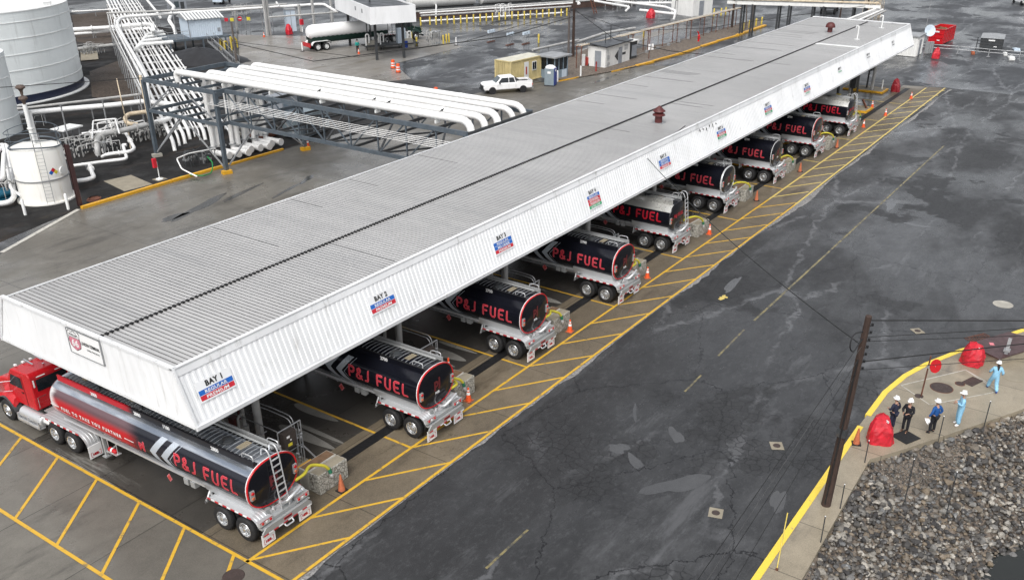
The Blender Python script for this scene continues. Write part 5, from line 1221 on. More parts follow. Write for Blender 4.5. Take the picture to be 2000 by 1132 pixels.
wire([at_(.98), G(2000, 626, 8.3), G(2060, 628, 8.3)], .022, 'thick twisted wire running right from the pole top', gr)
wire([at_(.90), G(2000, 641, 7.7)+V(0, 0, 0)], .012, 'second wire running right, just below the twisted one', gr)
wire([at_(.88), G(2000, 655, 7.5)], .012, 'third wire running right from the pole', gr)
wire([at_(.78), G(2000, 671, 6.7)], .022, 'thick black wire crossing above the second red cover', gr)
wire([at_(.74), G(2000, 700, 6.3)], .012, 'lowest wire crossing above the workers', gr)
for i, (x, f, z, r_, mt, nm_) in enumerate(((1362, .9, 7.9, .011, 'wire', 'thin black wire on the left of'), (1381, .86, 7.6, .009, 'wire_grey', 'grey twisted wire in'), (1395, .8, 7.2, .010, 'wire', 'thick black wire in'), (1436, .72, 6.6, .009, 'wire', 'thinnest wire at the right of'))):
    q = G(x, 1132, z); e = at_(f)+(q-at_(f))*1.25
    wire([at_(f), e], r_, nm_+' the bundle from the pole to the bottom edge', gr, mt)
# ---------------------------------------------------------------- people
def skin(name, verts, edges, radii, mt, parent, sub=1, extra=None):
    me = bpy.data.meshes.new(name); me.from_pydata([tuple(v) for v in verts], edges, []); o = bpy.data.objects.new(name, me); COL.objects.link(o)
    md = o.modifiers.new('s', 'SKIN'); 
    for i, r in enumerate(radii):
        r = r if hasattr(r, '__len__') else (r, r); me.skin_vertices[0].data[i].radius = r
    me.skin_vertices[0].data[0].use_root = True; md.use_smooth_shade = True
    if sub: s2 = o.modifiers.new('u', 'SUBSURF'); s2.levels = sub; s2.render_levels = sub
    bpy.context.view_layer.update(); dg = bpy.context.evaluated_depsgraph_get(); m2 = bpy.data.meshes.new_from_object(o.evaluated_get(dg)); bpy.data.objects.remove(o)
    if extra:
        import bmesh
        bm = bmesh.new(); bm.from_mesh(m2); me3 = bpy.data.meshes.new('x'); me3.from_pydata(extra.v, [], extra.f); bm.from_mesh(me3); bm.to_mesh(m2); bm.free(); bpy.data.meshes.remove(me3)
    m2.name = name; m2.materials.append(M[mt]); 
    for p in m2.polygons: p.use_smooth = True
    o = bpy.data.objects.new(name, m2); COL.objects.link(o); o.parent = parent; return o
def person(label, loc, rz, top, legs, boots, pose, hat='white_plastic', hair=None, scale=1.0, onepiece=False):
    'pose: joints in metres, facing +Y'
    t = thing('person', label, 'person', loc, rz); t.scale = (scale,)*3
    J = dict(pel=(0, 0, .95), sp=(0, 0, 1.15), ch=(0, .0, 1.36), nk=(0, .0, 1.50), hd=(0, .02, 1.56))
    for s_, k in ((-1, 'l'), (1, 'r')):
        J.update({k+'hip': (s_*.10, 0, .90), k+'kn': (s_*.11, .02, .50), k+'an': (s_*.11, -.01, .09), k+'to': (s_*.13, .17, .045),
                  k+'sh': (s_*.19, 0, 1.42), k+'el': (s_*.27, -.03, 1.16), k+'wr': (s_*.27, .10, .95)})
    J.update(pose); J = {k: Vector(v) for k, v in J.items()}
    # body: one continuous skinned figure with head, hands and fingers
    vs = []; ed = []; ra = []
    def av(p, r, par=None):
        vs.append(Vector(p)); ra.append(r)
        if par is not None: ed.append((par, len(vs)-1))
        return len(vs)-1
    pel = av(J['pel'], (.13, .10)); sp = av(J['sp'], (.12, .09), pel); ch = av(J['ch'], (.15, .10), sp); nk = av(J['nk'], .055, ch); h0 = av(J['hd'], .06, nk)
    hp = J['hd']; h1 = av(hp+V(0, .025, .08), (.072, .085), h0); h2 = av(hp+V(0, .01, .16), (.075, .090), h1); h3 = av(hp+V(0, 0, .21), (.05, .06), h2)
    for k, s_ in (('l', -1), ('r', 1)):
        a = av(J[k+'hip'], .085, pel); a = av(J[k+'kn'], .058, a); a = av(J[k+'an'], .04, a); av(J[k+'to'], .035, a)
        a = av(J[k+'sh'], .055, ch); a = av(J[k+'el'], .040, a); w = av(J[k+'wr'], .027, a)
        d_ = (J[k+'wr']-J[k+'el']).normalized(); sd = Vector((0, 1, 0)) if abs(d_.y) < .8 else Vector((0, 0, 1)); sd = (sd-d_*sd.dot(d_)).normalized(); nn_ = d_.cross(sd)
        pm = av(J[k+'wr']+d_*.055, (.033, .018), w)
        for i, (o_, L) in enumerate(((-.030, .065), (-.010, .078), (.010, .075), (.028, .058))):
            f0 = av(J[k+'wr']+d_*.085+sd*o_, .009, pm); f1 = av(vs[f0]+d_*L*.5+nn_*.008*s_, .0085, f0); av(vs[f1]+d_*L*.3+nn_*.028*s_, .0075, f1)
        th = av(J[k+'wr']+d_*.045+sd*.04, .011, pm); av(vs[th]+d_*.035+sd*.02, .009, th)
    ex = MB(); f = hp+V(0, .115, .09); ex.ball(tuple(f), (.014, .02, .022), 8, 6)
    for s_ in (-1, 1): ex.ball((hp.x+s_*.083, hp.y+.01, hp.z+.09), (.012, .02, .03), 8, 6)
    skin('body', vs, ed, ra, 'skin', t, 1, ex)
    b = MB()
    for s_ in (-1, 1): b.ball((hp.x+s_*.03, hp.y+.105, hp.z+.115), (.012, .008, .008), 8, 6)
    b.build('eyes', M['black_plastic'], t); b = MB(); b.ball((hp.x, hp.y+.103, hp.z+.045), (.024, .008, .006), 8, 6); b.build('mouth', M['dark_red'], t)
    # jacket or coverall top
    def path(ks, rs, extra=0.0): return [J[k] if isinstance(k, str) else k for k in ks], rs
    vs = []; ed = []; ra = []
    bulk = 1.0 if top != 'cloth_light' else 1.14
    c0_ = av(J['pel']+V(0, 0, -.02 if onepiece else -.06), (.175*bulk, .145*bulk)); c1_ = av(J['sp'], (.155*bulk, .13*bulk), c0_); c2_ = av(J['ch'], (.175*bulk, .125*bulk), c1_); av(J['nk']+V(0, 0, -.03), (.075, .075), c2_)
    for k in 'lr':
        a = av(J[k+'sh'], .080*bulk, c2_); a = av(J[k+'el'], .066*bulk, a); av(J[k+'wr']-(J[k+'wr']-J[k+'el'])*.06, .050*bulk, a)
    if onepiece:
        for k in 'lr':
            a = av(J[k+'hip'], .125*bulk, c0_); a = av(J[k+'kn'], .100*bulk, a); av(J[k+'an']+V(0, 0, .0), .085*bulk, a)
        skin('coverall', vs, ed, ra, top, t)
    else:
        skin('jacket', vs, ed, ra, top, t)
        vs = []; ed = []; ra = []; c0_ = av(J['pel'], (.155, .125))
        for k in 'lr':
            a = av(J[k+'hip'], .105, c0_); a = av(J[k+'kn'], .080, a); av(J[k+'an']+V(0, 0, .02), .068, a)
        skin('trousers', vs, ed, ra, legs, t)
    for k in 'lr':
        vs = []; ed = []; ra = []; h = av(J[k+'an']+V(0, -.05, -.035), .048); m_ = av(J[k+'an']+V(0, .03, -.03), .052, h); av(J[k+'to'], .043, m_); av(J[k+'an']+V(0, 0, .06), .05, m_)
        skin('boot', vs, ed, ra, boots, t)
    if hair:
        vs = []; ed = []; ra = []; a = av(hp+V(0, -.03, .15), .085); a = av(hp+V(0, -.07, .05), .075, a); a = av(hp+V(0, -.13, -.10), .060, a); av(hp+V(0, -.17, -.22), .03, a); skin('hair', vs, ed, ra, hair, t)
    else:
        b = MB(); b.ball((hp.x, hp.y-.012, hp.z+.12), (.088, .092, .085), 12, 8); b.build('hair', M['hair'], t)
    b = MB(); o = tuple(hp+V(0, .005, .17)); b.smooth = True
    b.lathe([(.142, -.012), (.142, 0), (.122, .012), (.118, .06), (.10, .105), (.055, .135), (0, .145)], o, n=22); b.ball((o[0], o[1]+.10, o[2]+.0), (.09, .10, .014), 12, 6); b.bx(o[0]-.012, o[0]+.012, o[1]-.10, o[1]+.10, o[2]+.115, o[2]+.145); b.build('hard_hat', M[hat], t)
    return t
W_ = SW
# facing angle: local +Y turned by rz
person('person in navy jacket and white hard hat, behind the nearest red cover', G(1740, 838, W_), math.radians(-25), 'cloth_navy', 'cloth_navy', 'boot', dict(lel=(-.29, .03, 1.17), lwr=(-.17, .22, 1.12), rel=(.30, -.02, 1.15), rwr=(.26, .14, .98)), scale=.92)
person('person in black jacket and black trousers with brown boots, standing on the black mat', G(1766, 843, W_), math.radians(75), 'cloth_black', 'cloth_black', 'boot', dict(lel=(-.27, .04, 1.17), lwr=(-.12, .24, 1.15), rel=(.28, .03, 1.17), rwr=(.13, .25, 1.13)), scale=.93)
person('person in blue jacket and dark trousers holding a white hard hat at the side', G(1819, 844, W_), math.radians(-30), 'cloth_blue', 'cloth_black', 'cloth_black', dict(lan=(-.17, -.02, .09), lto=(-.24, .14, .045), lkn=(-.15, .02, .5), rel=(.33, -.08, 1.18), rwr=(.20, -.02, 1.0), lel=(-.29, -.02, 1.17), lwr=(-.33, .08, .93)), scale=.92)
t = thing('spare_hard_hat', 'white hard hat held low in the hand of the person in blue jacket', 'hard hat', G(1810, 822, .86)+V(0, 0, 0), 0); b = MB(); b.lathe([(.165, -.012), (.165, 0), (.128, .012), (.122, .06), (.10, .105), (.055, .135), (0, .145)], n=20); b.build('shell', M['white_plastic'], t); b = MB(); b.ball((.10, 0, 0), (.10, .09, .014), 10, 6); b.build('brim', M['white_plastic'], t); t.rotation_euler = (.9, .4, 0)
person('person in light blue coveralls standing and looking at a phone', G(1869, 829, W_), math.radians(20), 'cloth_light', 'cloth_light', 'white_plastic', dict(lel=(-.30, .05, 1.17), lwr=(-.14, .26, 1.28), rel=(.30, 0, 1.15), rwr=(.20, .20, 1.10), lan=(-.15, -.01, .09), lto=(-.2, .16, .045)), scale=.95, onepiece=True)
person('person in light blue coveralls with long dark hair, walking', G(1937, 763, W_), math.radians(-65), 'cloth_light', 'cloth_light', 'blue_plastic', dict(lkn=(-.13, .24, .50), lan=(-.14, .36, .09), lto=(-.15, .53, .045), rkn=(.12, -.06, .48), ran=(.13, -.34, .13), rto=(.13, -.20, .045), rel=(.31, -.10, 1.16), rwr=(.34, .08, 1.0), lel=(-.30, .08, 1.17), lwr=(-.26, .26, 1.03)), hair='hair', scale=.88, onepiece=True)
person('person in teal shirt and dark trousers beside the white pressure trailer', G(699, 104), math.radians(160), 'cloth_teal', 'cloth_black', 'cloth_black', {}, hat='hair')
# ---------------------------------------------------------------- storage tanks, left
def GP(*pts): return [G(*p) for p in pts]
t = thing('storage_tank', 'huge white streaked storage tank with banded sides at the top left', 'tank', (27.43, 91.7, 0)); R_, Hh = 10.9, 9.3
b = MB(); b.lathe([(R_, .9), (R_, Hh)], n=72, caps=False); b.build('shell', M['tank_side'], t)
b = MB(); b.lathe([(R_+.02, 0), (R_+.02, .9)], n=72, caps=False); b.build('skirt', simple('navy_band', (.012, .018, .045), .4), t)
b = MB(); b.lathe([(R_+.06, Hh-.02), (R_+.06, Hh+.08), (0, Hh+.75)], n=72); b.build('roof', M['white_paint'], t)
b = MB()
for z in (1.9, 3.5, 5.1, 6.7, 8.3): b.lathe([(R_+.0, z-.03), (R_+.05, z-.03), (R_+.05, z+.03), (R_, z+.03)], n=72, caps=False)
b.lathe([(R_+.55, 0), (R_+.55, .12), (R_, .12)], n=72, caps=False); b.build('bands', M['white_paint'], t)
b = MB(); b.box((-7.2, -7.2, Hh+.25), (.9, .9, .5)); a = math.radians(-62); b.box((R_*.93*math.cos(a), R_*.93*math.sin(a), Hh+.2), (1, .8, .5)); b.build('roof_vent', M['white_paint'], t)
t = thing('storage_tank', 'pale grey-white tank cut off by the left edge, in front of the huge one', 'tank', (0, 0, 0)); e = G(34, 262); ctr = e+V(-2.0, 3.35, 0); r_ = (Vector((e.x, e.y))-Vector((ctr.x, ctr.y))).length
t.location = (ctr.x, ctr.y, 0); b = MB(); b.lathe([(r_, 0), (r_, 7.4), (0, 7.9)], n=48); b.build('shell', M['tank_side'], t); b = MB()
for z in (1.6, 3.4, 5.2, 7.0): b.lathe([(r_, z-.03), (r_+.04, z-.03), (r_+.04, z+.03), (r_, z+.03)], n=48, caps=False)
b.build('bands', M['white_paint'], t)
# the small additive tank
t = thing('additive_tank', 'small white round-shouldered tank with front ladder and hazard diamond', 'tank', (9.15, 48.3, 0)); R_ = 1.86; Hh = 4.15
b = MB(); b.lathe([(R_+.25, 0), (R_+.25, .12), (R_, .14), (R_, Hh-.35), (R_-.12, Hh-.1), (R_-.4, Hh), (0, Hh+.1)], n=48); b.build('shell', M['tank_small'], t)
b = MB(); b.lathe([(R_, 1.75), (R_+.07, 1.75), (R_+.07, 1.83), (R_, 1.83)], n=48, caps=False); b.build('band', M['galv'], t)
dr = Vector((CAM.x-9.15, CAM.y-48.3, 0)).normalized(); sd = Vector((-dr.y, dr.x, 0)); L0 = dr*(R_+.16)+sd*.15
b = MB()
for s_ in (-1, 1): b.tube([L0+sd*s_*.25+V(0, 0, .1), L0+sd*s_*.25+V(0, 0, 5.4)], .022, 6)
z = .3
while z < 5.3: b.tube([L0-sd*.25+V(0, 0, z), L0+sd*.25+V(0, 0, z)], .013, 5); z += .27
b.build('ladder', M['galv'], t)
b = MB()
for z in (4.2, 4.75, 5.3):
    c_ = V(0, 0, z); rr = R_-.05 if z < 4.3 else R_+.03
    b.tube([c_+V(rr*math.cos(a), rr*math.sin(a), .12*math.sin(a*2)) for a in [2*PI*k/36 for k in range(37)]], .055 if z < 4.3 else .028, 6)
for k in range(6): a = 2*PI*k/6; b.tube([(R_*math.cos(a), R_*math.sin(a), 4.1), (R_*math.cos(a), R_*math.sin(a), 5.3)], .02, 5)
b.build('roof_railing', M['steel_blue'], t)
b = MB(); q = L0.normalized()*R_; q = dr*(R_+.012)-sd*.85; n_ = (dr*(R_)-sd*.85).normalized()*0; 
def on_cyl(u, v, e=.02): a = math.atan2(dr.y, dr.x)+u/R_; return (math.cos(a)*(R_+e), math.sin(a)*(R_+e), v)
cx = -.85
for mi, (du, dv) in enumerate(((0, .3), (.3, 0), (0, -.3), (-.3, 0))): pass
h = .36
quads = [('sign_red', 0, h*.5), ('sign_yellow', h*.5, 0), ('sign_white', 0, -h*.5), ('sign_blue', -h*.5, 0)]
for m_, du, dv in quads:
    b = MB(); b.add([on_cyl(cx*-1+du+x, 2.35+dv+y_) for x, y_ in ((0, h*.5), (-h*.5, 0), (0, -h*.5), (h*.5, 0))], [(0, 1, 2, 3)])
    b.build('hazard_diamond', M[m_], t)
b = MB(); b.lathe([(.27, 0), (.30, 0), (.30, .1), (.0, .12)], (0, 0, 0), 'Z', 20); o = b.build('manway', M['white_paint'], t, loc=on_cyl(1.6, 2.3, 0)); o.rotation_euler = (0, PI/2, math.atan2(dr.y, dr.x)+1.6/R_)
b = MB(); b.tube([(0, 0, Hh-.1), (0, 0, Hh+3.0)], .16, 12); b.tube([(.35, .2, Hh-.1), (.35, .2, Hh+2.4), (.1, .1, Hh+2.5)], .13, 10); b.lathe([(.24, 0), (.24, .06)], (0, 0, Hh+1.2), n=14); b.build('vent_stack', M['white_paint'], t)
simple('rust_vent', (.12, .085, .07), .7, 0, .4, 5)
for z_ in (2.95, 3.75):
    b = MB(); b.lathe([(.10, 0), (.12, .22), (.20, .34), (.33, .42), (.34, .50), (.24, .62), (0, .66)], (0, 0, Hh+z_), n=16)
    b.cyl((0, 0, Hh+z_), (0, 0, Hh+z_+.8), .09, n=8) if z_ < 3 else None; b.build('vent_cap', M['rust_vent'], t)
b = MB(); b.tube(GP((128, 372, .5), (170, 350, .5), (184, 345, .9), (184, 322, 1.1)), .13, 10, bend=.3) if False else None
# generic pipe thing
def pipe(pts, r, label, mt='pipe_white', name='pipe', group=None, bend=.5, n=10, sup=True, flange=0):
    P_ = [G(*p) if abs(p[0]) > 0 or True else p for p in pts]
    t = thing(name, label, 'pipe', (P_[0].x, P_[0].y, 0), 0, group); o = V(P_[0].x, P_[0].y, 0); P_ = [p-o for p in P_]
    b = MB(); b.tube(P_, r, n, bend=bend); b.build('run', M[mt], t)
    b = MB(); c = 0
    for i in range(len(P_)-1):
        L = (P_[i+1]-P_[i]).length
        if sup and L > 2.5:
            for k in range(1, max(2, int(L/5)+1)):
                q = P_[i].lerp(P_[i+1], k/(int(L/5)+1) if L > 5 else .5)
                if q.z > .35: b.beam((q.x, q.y, 0), (q.x, q.y, q.z-r), .09); b.box((q.x, q.y, q.z-r), (.3, .3, .04)); c += 1
    if c: b.build('support', M['galv'], t)
    b = MB(); c = 0
    if flange:
        for i in range(len(P_)-1):
            d_ = (P_[i+1]-P_[i]); L = d_.length
            if L > 1.2: q = P_[i].lerp(P_[i+1], .5); b.cyl(q-d_.normalized()*.05, q+d_.normalized()*.05, r*1.6, n=12); c += 1
    if c: b.build('flange', M[mt], t)
    return t
# diagonal bundle of white pipes
A0, B0 = V(62, 108.5, .8), V(23.5, 46.5, .8); dd = (B0-A0).normalized(); pr_ = V(dd.y, -dd.x, 0)*-1
q0 = G(281, 141, .8); q1 = G(360, 141, .8); 
offs = [(-2.6, .17), (-2.0, .12), (-1.45, .17), (-.85, .17), (-.3, .07), (0, .07), (.45, .17), (1.05, .12), (1.6, .17), (2.2, .1), (2.6, .1)]
mid = (q0+q1)/2; dd = (G(367, 266, .8)-G(226, 2, .8)); dd.z = 0; dd.normalize(); pr_ = V(-dd.y, dd.x, 0)
if pr_.dot(q1-q0) < 0: pr_ = -pr_
for i, (o_, r) in enumerate(offs):
    a = mid+pr_*o_-dd*82; c_ = mid+pr_*o_+dd*(32+random.uniform(-2.5, 2.5)); t = thing('bundle_pipe', 'white pipe of the sloping bundle behind the bridge, %s' % ['leftmost', 'second from the left', 'third from the left', 'fourth from the left', 'thin, left of the middle pair', 'thin, right of the middle pair', 'seventh from the left', 'eighth from the left', 'ninth from the left', 'slim, next to the rightmost', 'rightmost and slim'][i], 'pipe', (c_.x, c_.y, 0), 0, 'sloping bundle of white pipes')
    b = MB(); b.tube([a-V(c_.x, c_.y, 0), V(0, 0, .8), dd*.6+V(0, 0, .0)], r, 10, bend=.5); b.build('run', M['pipe_white'], t)
t = thing('pipe_sleepers', 'row of grey steel sleepers under the sloping bundle of white pipes', 'pipe supports', (mid.x, mid.y, 0)); b = MB()
for k in range(20): q = dd*(-74+5.4*k); b.beam(q-pr_*3+V(0, 0, .5), q+pr_*3+V(0, 0, .5), .2, .16); [b.beam(q+pr_*s_+V(0, 0, 0), q+pr_*s_+V(0, 0, .5), .14) for s_ in (-2.8, 0, 2.8)]
b.build('beam', M['pipe_white'], t)
g5 = 'thin elevated pipes and trays left of the bundle'
pipe([(262, 30, 3.2), (290, 30, 3.2)], .05, 'x') if False else None
pipe([(210, 26, 3.8), (217, 62, 3.8), (277, 184, 3.8), (33, 213, 3.8)], .11, 'thin grey tray running down then left across the yard', 'pipe_grey', group=g5)
pipe([(214, 26, 3.8), (222, 62, 3.8), (283, 186, 3.8)], .06, 'thin white conduit just right of the grey tray', group=g5, sup=False)
pipe([(560, 8, 4.2), (400, 18, 4.2), (208, 26, 4.0)], .13, 'long grey pipe high across the top, above the control building', 'pipe_grey')
pipe([(540, 5, 4.0), (545, 13, 4.0), (410, 22, 4.0), (366, 26, 4.0)], .16, 'white pipe just above the longer white one, behind the control building roof', sup=False)
pipe([(655, 22, 3.6), (632, 8, 3.6), (420, 21, 3.6), (240, 33, 3.6), (229, 42, 3.4), (231, 55, 3.2), (286, 150, 3.0), (291, 215, 3.0), (300, 250, .8)], .21, 'long white pipe crossing the top and bending down beside the bundle', bend=1.5)
pipe([(237, 34, 3.4), (224, 38, 3.4), (224, 52, 3.2), (280, 158, 3.0)], .14, 'white pipe running down just left of the long one', bend=1.2)
pipe([(143, 58, 1.4), (215, 54, 1.4), (285, 47, 1.4)], .30, 'fat white pipe crossing behind the sloping bundle', flange=1)
pipe([(145, 67, .8), (225, 60, .8), (290, 56, .8)], .22, 'white pipe just below the fat crossing one')
pipe([(150, 96, .9), (240, 86, .9)], .24, 'grey pipe from the large tank toward the bundle', 'pipe_grey')
pipe([(38, 222, 1.2), (130, 213, 1.2), (225, 205, 1.2), (283, 198, 1.2), (345, 205, 1.2)], .26, 'long white pipe crossing in front of the large tank')
pipe([(140, 23, 1), (230, 18, 1)], .12, 'thin white pipe at the top left behind the large tank')
for i, (x, y) in enumerate(((338, 82), (326, 75), (322, 68), (318, 62))):
    pipe([(x, y, 1.8), (275-i*-4, 87-i*6.5, 1.8), (266+i*6, 93-i*6, 1.6), (268+i*6, 106-i*6, .6)], .24, 'cream pipe with elbow in the fan of four by the control building, %s' % ['nearest', 'second', 'third', 'farthest'][i], 'white_paint', group='fan of cream elbow pipes', bend=1.0)
pipe([(291, 48, 2.8), (298, 50, 3.2), (300, 60, 2.8), (302, 72, 1.0)], .28, 'upright bent cream pipe above the fan of elbows', 'white_paint')
pipe([(287, 0, 2), (305, 22, 2), (313, 34, 2)], .2, 'white pipe coming down from the top edge left of the blue-grey shed')
pipe([(325, 0, 2.5), (340, 14, 2.5), (330, 40, 2), (340, 55, 1), (345, 74, .6)], .26, 'fat white pipe descending beside the control building')
pipe([(274, 148, 5.5), (281, 185, 4.0), (291, 232, 2.0), (296, 246, .6)], .14, 'rust-stained cream standpipe left of the bridge tower', 'pipe_rust', sup=False)
pipe([(228, 154, 6.0), (237, 195, 4.4), (252, 262, 1.0), (255, 290, 0.1)], .05, 'thin cream mast standing left of the bridge tower', 'pipe_rust', sup=False)
pipe([(285, 244, 1.6), (245, 254, 1.6), (200, 262, 1.6), (189, 272, 1.5), (190, 292, .9), (192, 303, .4)], .24, 'fat grey pipe bending down left of the red call box', 'pipe_grey', bend=1.0, flange=1)
pipe([(345, 205, 1.4), (330, 232, 1.3), (300, 240, 1.2)], .22, 'white elbow pipe behind the bridge tower leg')
pipe([(305, 216, 1.6), (250, 223, 1.6), (243, 232, 1.4), (250, 242, 1.2), (268, 243, 1.0)], .2, 'stained white return bend behind the fat grey pipe', 'pipe_rust', bend=.8)
pipe([(160, 262, .9), (235, 254, .9), (246, 260, .9), (263, 290, .9), (255, 296, .9), (210, 301, .9), (200, 306, .5)], .15, 'white looping pipe in front of the mast', bend=.5, flange=1)
pipe([(247, 283, .9), (240, 283, .9), (248, 310, .6), (200, 316, .5), (135, 325, .5)], .14, 'low white pipe along the dark ground by the additive tank', bend=.4)
pipe([(175, 320, .7), (180, 338, .7), (184, 346, .6), (170, 351, .5), (142, 354, .5)], .17, 'short white pipe with valve curving to the additive tank', bend=.4, flange=1)
pipe([(180, 270, 2.2), (182, 236, 2.2), (225, 232, 2.2), (233, 260, 2.2)], .07, 'thin white pipe frame behind the looping pipe', bend=.2, sup=False)
pipe([(-30, 318, 1.8), (12, 280, 2.6), (20, 330, 1.3), (28, 385, .5), (18, 396, .4), (-30, 400, .4)], .2, 'white bent pipe left of the additive tank', bend=.6)
pipe([(-25, 352, 2.2), (5, 350, 2.2), (8, 300, 2.6)], .18, 'white elbow pipe at the left edge beside the additive tank', bend=.6)
pipe([(0, 283, 3), (6, 282, 3.0), (22, 370, .8), (42, 382, .6)], .13, 'thin white riser between the pipes at the left edge', bend=.4)
pipe([(385, 345, .4), (355, 330, .9), (345, 310, 1.2), (368, 300, 1.2), (420, 290, 1.0)], .06, 'white pipe manifold by the green hose', bend=.3)
t = thing('green_hose', 'bright green hose looping over the yellow kerb under the bridge tower', 'hose', (0, 0, 0)); b = MB(); b.tube(GP((405, 306, 1.0), (416, 318, .8), (414, 338, .1), (395, 344, .25), (378, 341, .22), (352, 345, .06)), .05, 8, bend=.8); b.build('hose', M['hose_green'], t)
# clutter of small manifolds
def manifold(px, py, w, d_, h, label, seed, mt='pipe_grey', nn_=10):
    rd = random.Random(seed); q = G(px, py); t = thing('manifold', label, 'manifold', (q.x, q.y, 0)); b = MB(); c = MB()
    for k in range(nn_):
        x, y = rd.uniform(-w/2, w/2), rd.uniform(-d_/2, d_/2); hh = rd.uniform(.4, 1)*h; x2 = x+rd.choice((-1, 1))*rd.uniform(.4, w/2)
        b.tube([(x, y, 0), (x, y, hh), (x2, y, hh), (x2, y, rd.uniform(0, hh*.6))], rd.choice((.03, .05, .07)), 7, bend=.2)
        c.lathe([(.12, -.04), (.12, .04)], (x, y-.02, hh*.6), 'Y', 10); c.box((x2, y, hh*.5), (.18, .16, .2))
    for k in range(4): x = -w/2+w*k/3; b.tube([(x, -d_/2, 0), (x, -d_/2, h*.8)], .03, 5); b.tube([(x, -d_/2, h*.8), (-x, d_/2, h*.8)], .025, 5)
    b.build('pipes', M[mt], t); c.build('valves', M['galv' if seed % 2 else 'steel_dark'], t); return t
manifold(160, 300, 3.4, 2.2, 1.6, 'cluttered grey valve manifold between the additive tank and the fat grey pipe', 2, nn_=16); manifold(225, 262, 3.2, 2, 1.4, 'white and rusty valve manifold behind the fat grey pipe', 3, 'pipe_white', 12)
manifold(290, 268, 3.2, 2.0, 1.4, 'low grey manifold at the foot of the left tower leg', 4, nn_=14); manifold(385, 318, 2.6, 1.8, 1.3, 'dark pump manifold on a drip tray beside the green hose', 5, 'steel_dark', 10)
manifold(45, 250, 3.2, 2, 1.6, 'grey manifold between the small and the cut-off tank', 6, nn_=10); manifold(180, 105, 2.6, 2, 1.6, 'valve cluster on the slab beside the large tank', 7, nn_=10); manifold(8, 385, 2.2, 2, 1.4, 'grey pump fittings at the left edge beside the additive tank', 9, nn_=10)
manifold(205, 298, 2.4, 1.4, 1.2, 'small valves where the fat grey pipe ends', 12, 'pipe_white', 8)
t = thing('blue_pump', 'blue pump motor at the left edge beside the additive tank', 'pump', G(14, 388)); b = MB(); b.smooth = True; b.tube([(-.7, 0, .45), (-.6, 0, .45), (.3, 0, .45), (.4, 0, .45)], [.2, .3, .3, .2], 14); b.smooth = False; b.bx(-.7, .8, -.35, .35, 0, .15); b.box((-.1, 0, .78), (.35, .3, .2)); b.build('motor', M['blue_machine'], t); b = MB(); b.cyl((.4, 0, .45), (.9, 0, .45), .12, n=10); b.build('shaft', M['galv'], t)
t = thing('insulation_tray', 'flat white cover plate among the grey pipes behind the additive tank', 'cover', G(133, 262, .6)); b = MB(); b.box((0, 0, .6), (2.3, 1.7, .12), .2); b.build('plate', M['white_paint'], t); b = MB(); [b.beam((x, y, -.6), (x, y, .55), .1) for x in (-.8, .8) for y in (-.6, .6)]; b.build('legs', M['galv'], t)
for i, (px, py) in enumerate(((50, 420), (134, 409))):
    t = thing('white_bollard', ['white round bollard in front of the additive tank, left one', 'white round bollard to the right of the additive tank ladder'][i], 'bollard', G(px, py), 0, 'white bollards by the additive tank'); b = MB(); b.lathe([(.11, 0), (.11, 1.15), (.07, 1.22), (0, 1.24)], n=14); b.build('post', M['white_paint'], t)
t = thing('rusty_column', 'dark rusty steel column standing at the start of the yellow kerb', 'column', G(157, 403)); b = MB(); h_ = 4.7
b.bx(-.14, .14, -.14, -.11, 0, h_); b.bx(-.14, .14, .11, .14, 0, h_); b.bx(-.015, .015, -.11, .11, 0, h_); b.build('web', M['dark_lid'], t); b = MB(); b.tube([(.2, 0, 0), (.2, 0, 1.2), (.14, .1, 1.5), (.14, .1, h_)], .03, 6); b.build('conduit', M['galv'], t)
t = thing('call_box', 'red call box on a white pedestal by the yellow kerb', 'call box', G(312, 350)); b = MB(); b.lathe([(.30, 0), (.30, .06), (.1, .10), (.045, .16)], n=20); b.tube([(0, 0, .1), (0, 0, 1.45)], .04, 8); b.build('pedestal', M['white_paint'], t); b = MB(); b.box((-.18, .05, 1.38), (.3, .22, .75)); b.build('box', M['sign_red'], t); b = MB(); b.box((0, 0, .01), (.9, .9, .012)); b.build('pad', M['concrete_tan'], t)
b = MB(); b.lathe([(.5, 0), (.55, .06), (.5, .12), (.42, .06)], n=24); b.lathe([(.45, .08), (.5, .16), (.42, .2)], (.08, .03, 0), n=24, caps=False); tag(b.build('hose_coil', M['rust_steel'], loc=G(184, 391)), 'coil of dark rusty hose on the ground beside the rusty column', 'hose coil')
# ---------------------------------------------------------------- pipe bridge to the canopy
t = thing('pipe_bridge', 'blue-grey steel truss bridge carrying pipes from the yard to the canopy', 'bridge', (21.3, 42.3, 0)); OX, OY = 21.3, 42.3
def steel(b, p, q, w=.2, h=None): b.beam((p[0]-OX, p[1]-OY, p[2]), (q[0]-OX, q[1]-OY, q[2]), w, h)
xa, xb, ya, yb, z1, z2 = 21.4, 30.3, 42.1, 51.4, 4.0, 6.6
for x, y in ((xa, ya), (xa, yb), (xb, ya), (xb, yb)):
    b = MB(); steel(b, (x, y, 0), (x, y, z2), .30, .30)
    b.build('tower_leg', M['steel_blue'], t)
    b = MB(); b.box((x-OX-.1, y-OY-.15, .14), (.8, .5, .28), -.3); b.build('footing', M['yellow_curb'] if y == ya else M['concrete_light'], t)
b = MB()
for z in (z1, z2):
    h = .34 if z == z2 else .26
    steel(b, (xa, ya, z), (xa, yb, z), .16, h); steel(b, (xb, ya, z), (xb, yb, z), .16, h); steel(b, (xa, ya, z), (xb, ya, z), .16, h); steel(b, (xa, yb, z), (xb, yb, z), .16, h)
    for k in range(1, 4): y = ya+(yb-ya)*k/4; steel(b, (xa, y, z), (xb, y, z), .13, .2)
b.build('tower_beam', M['steel_blue'], t)
b = MB(); ym = (ya+yb)/2
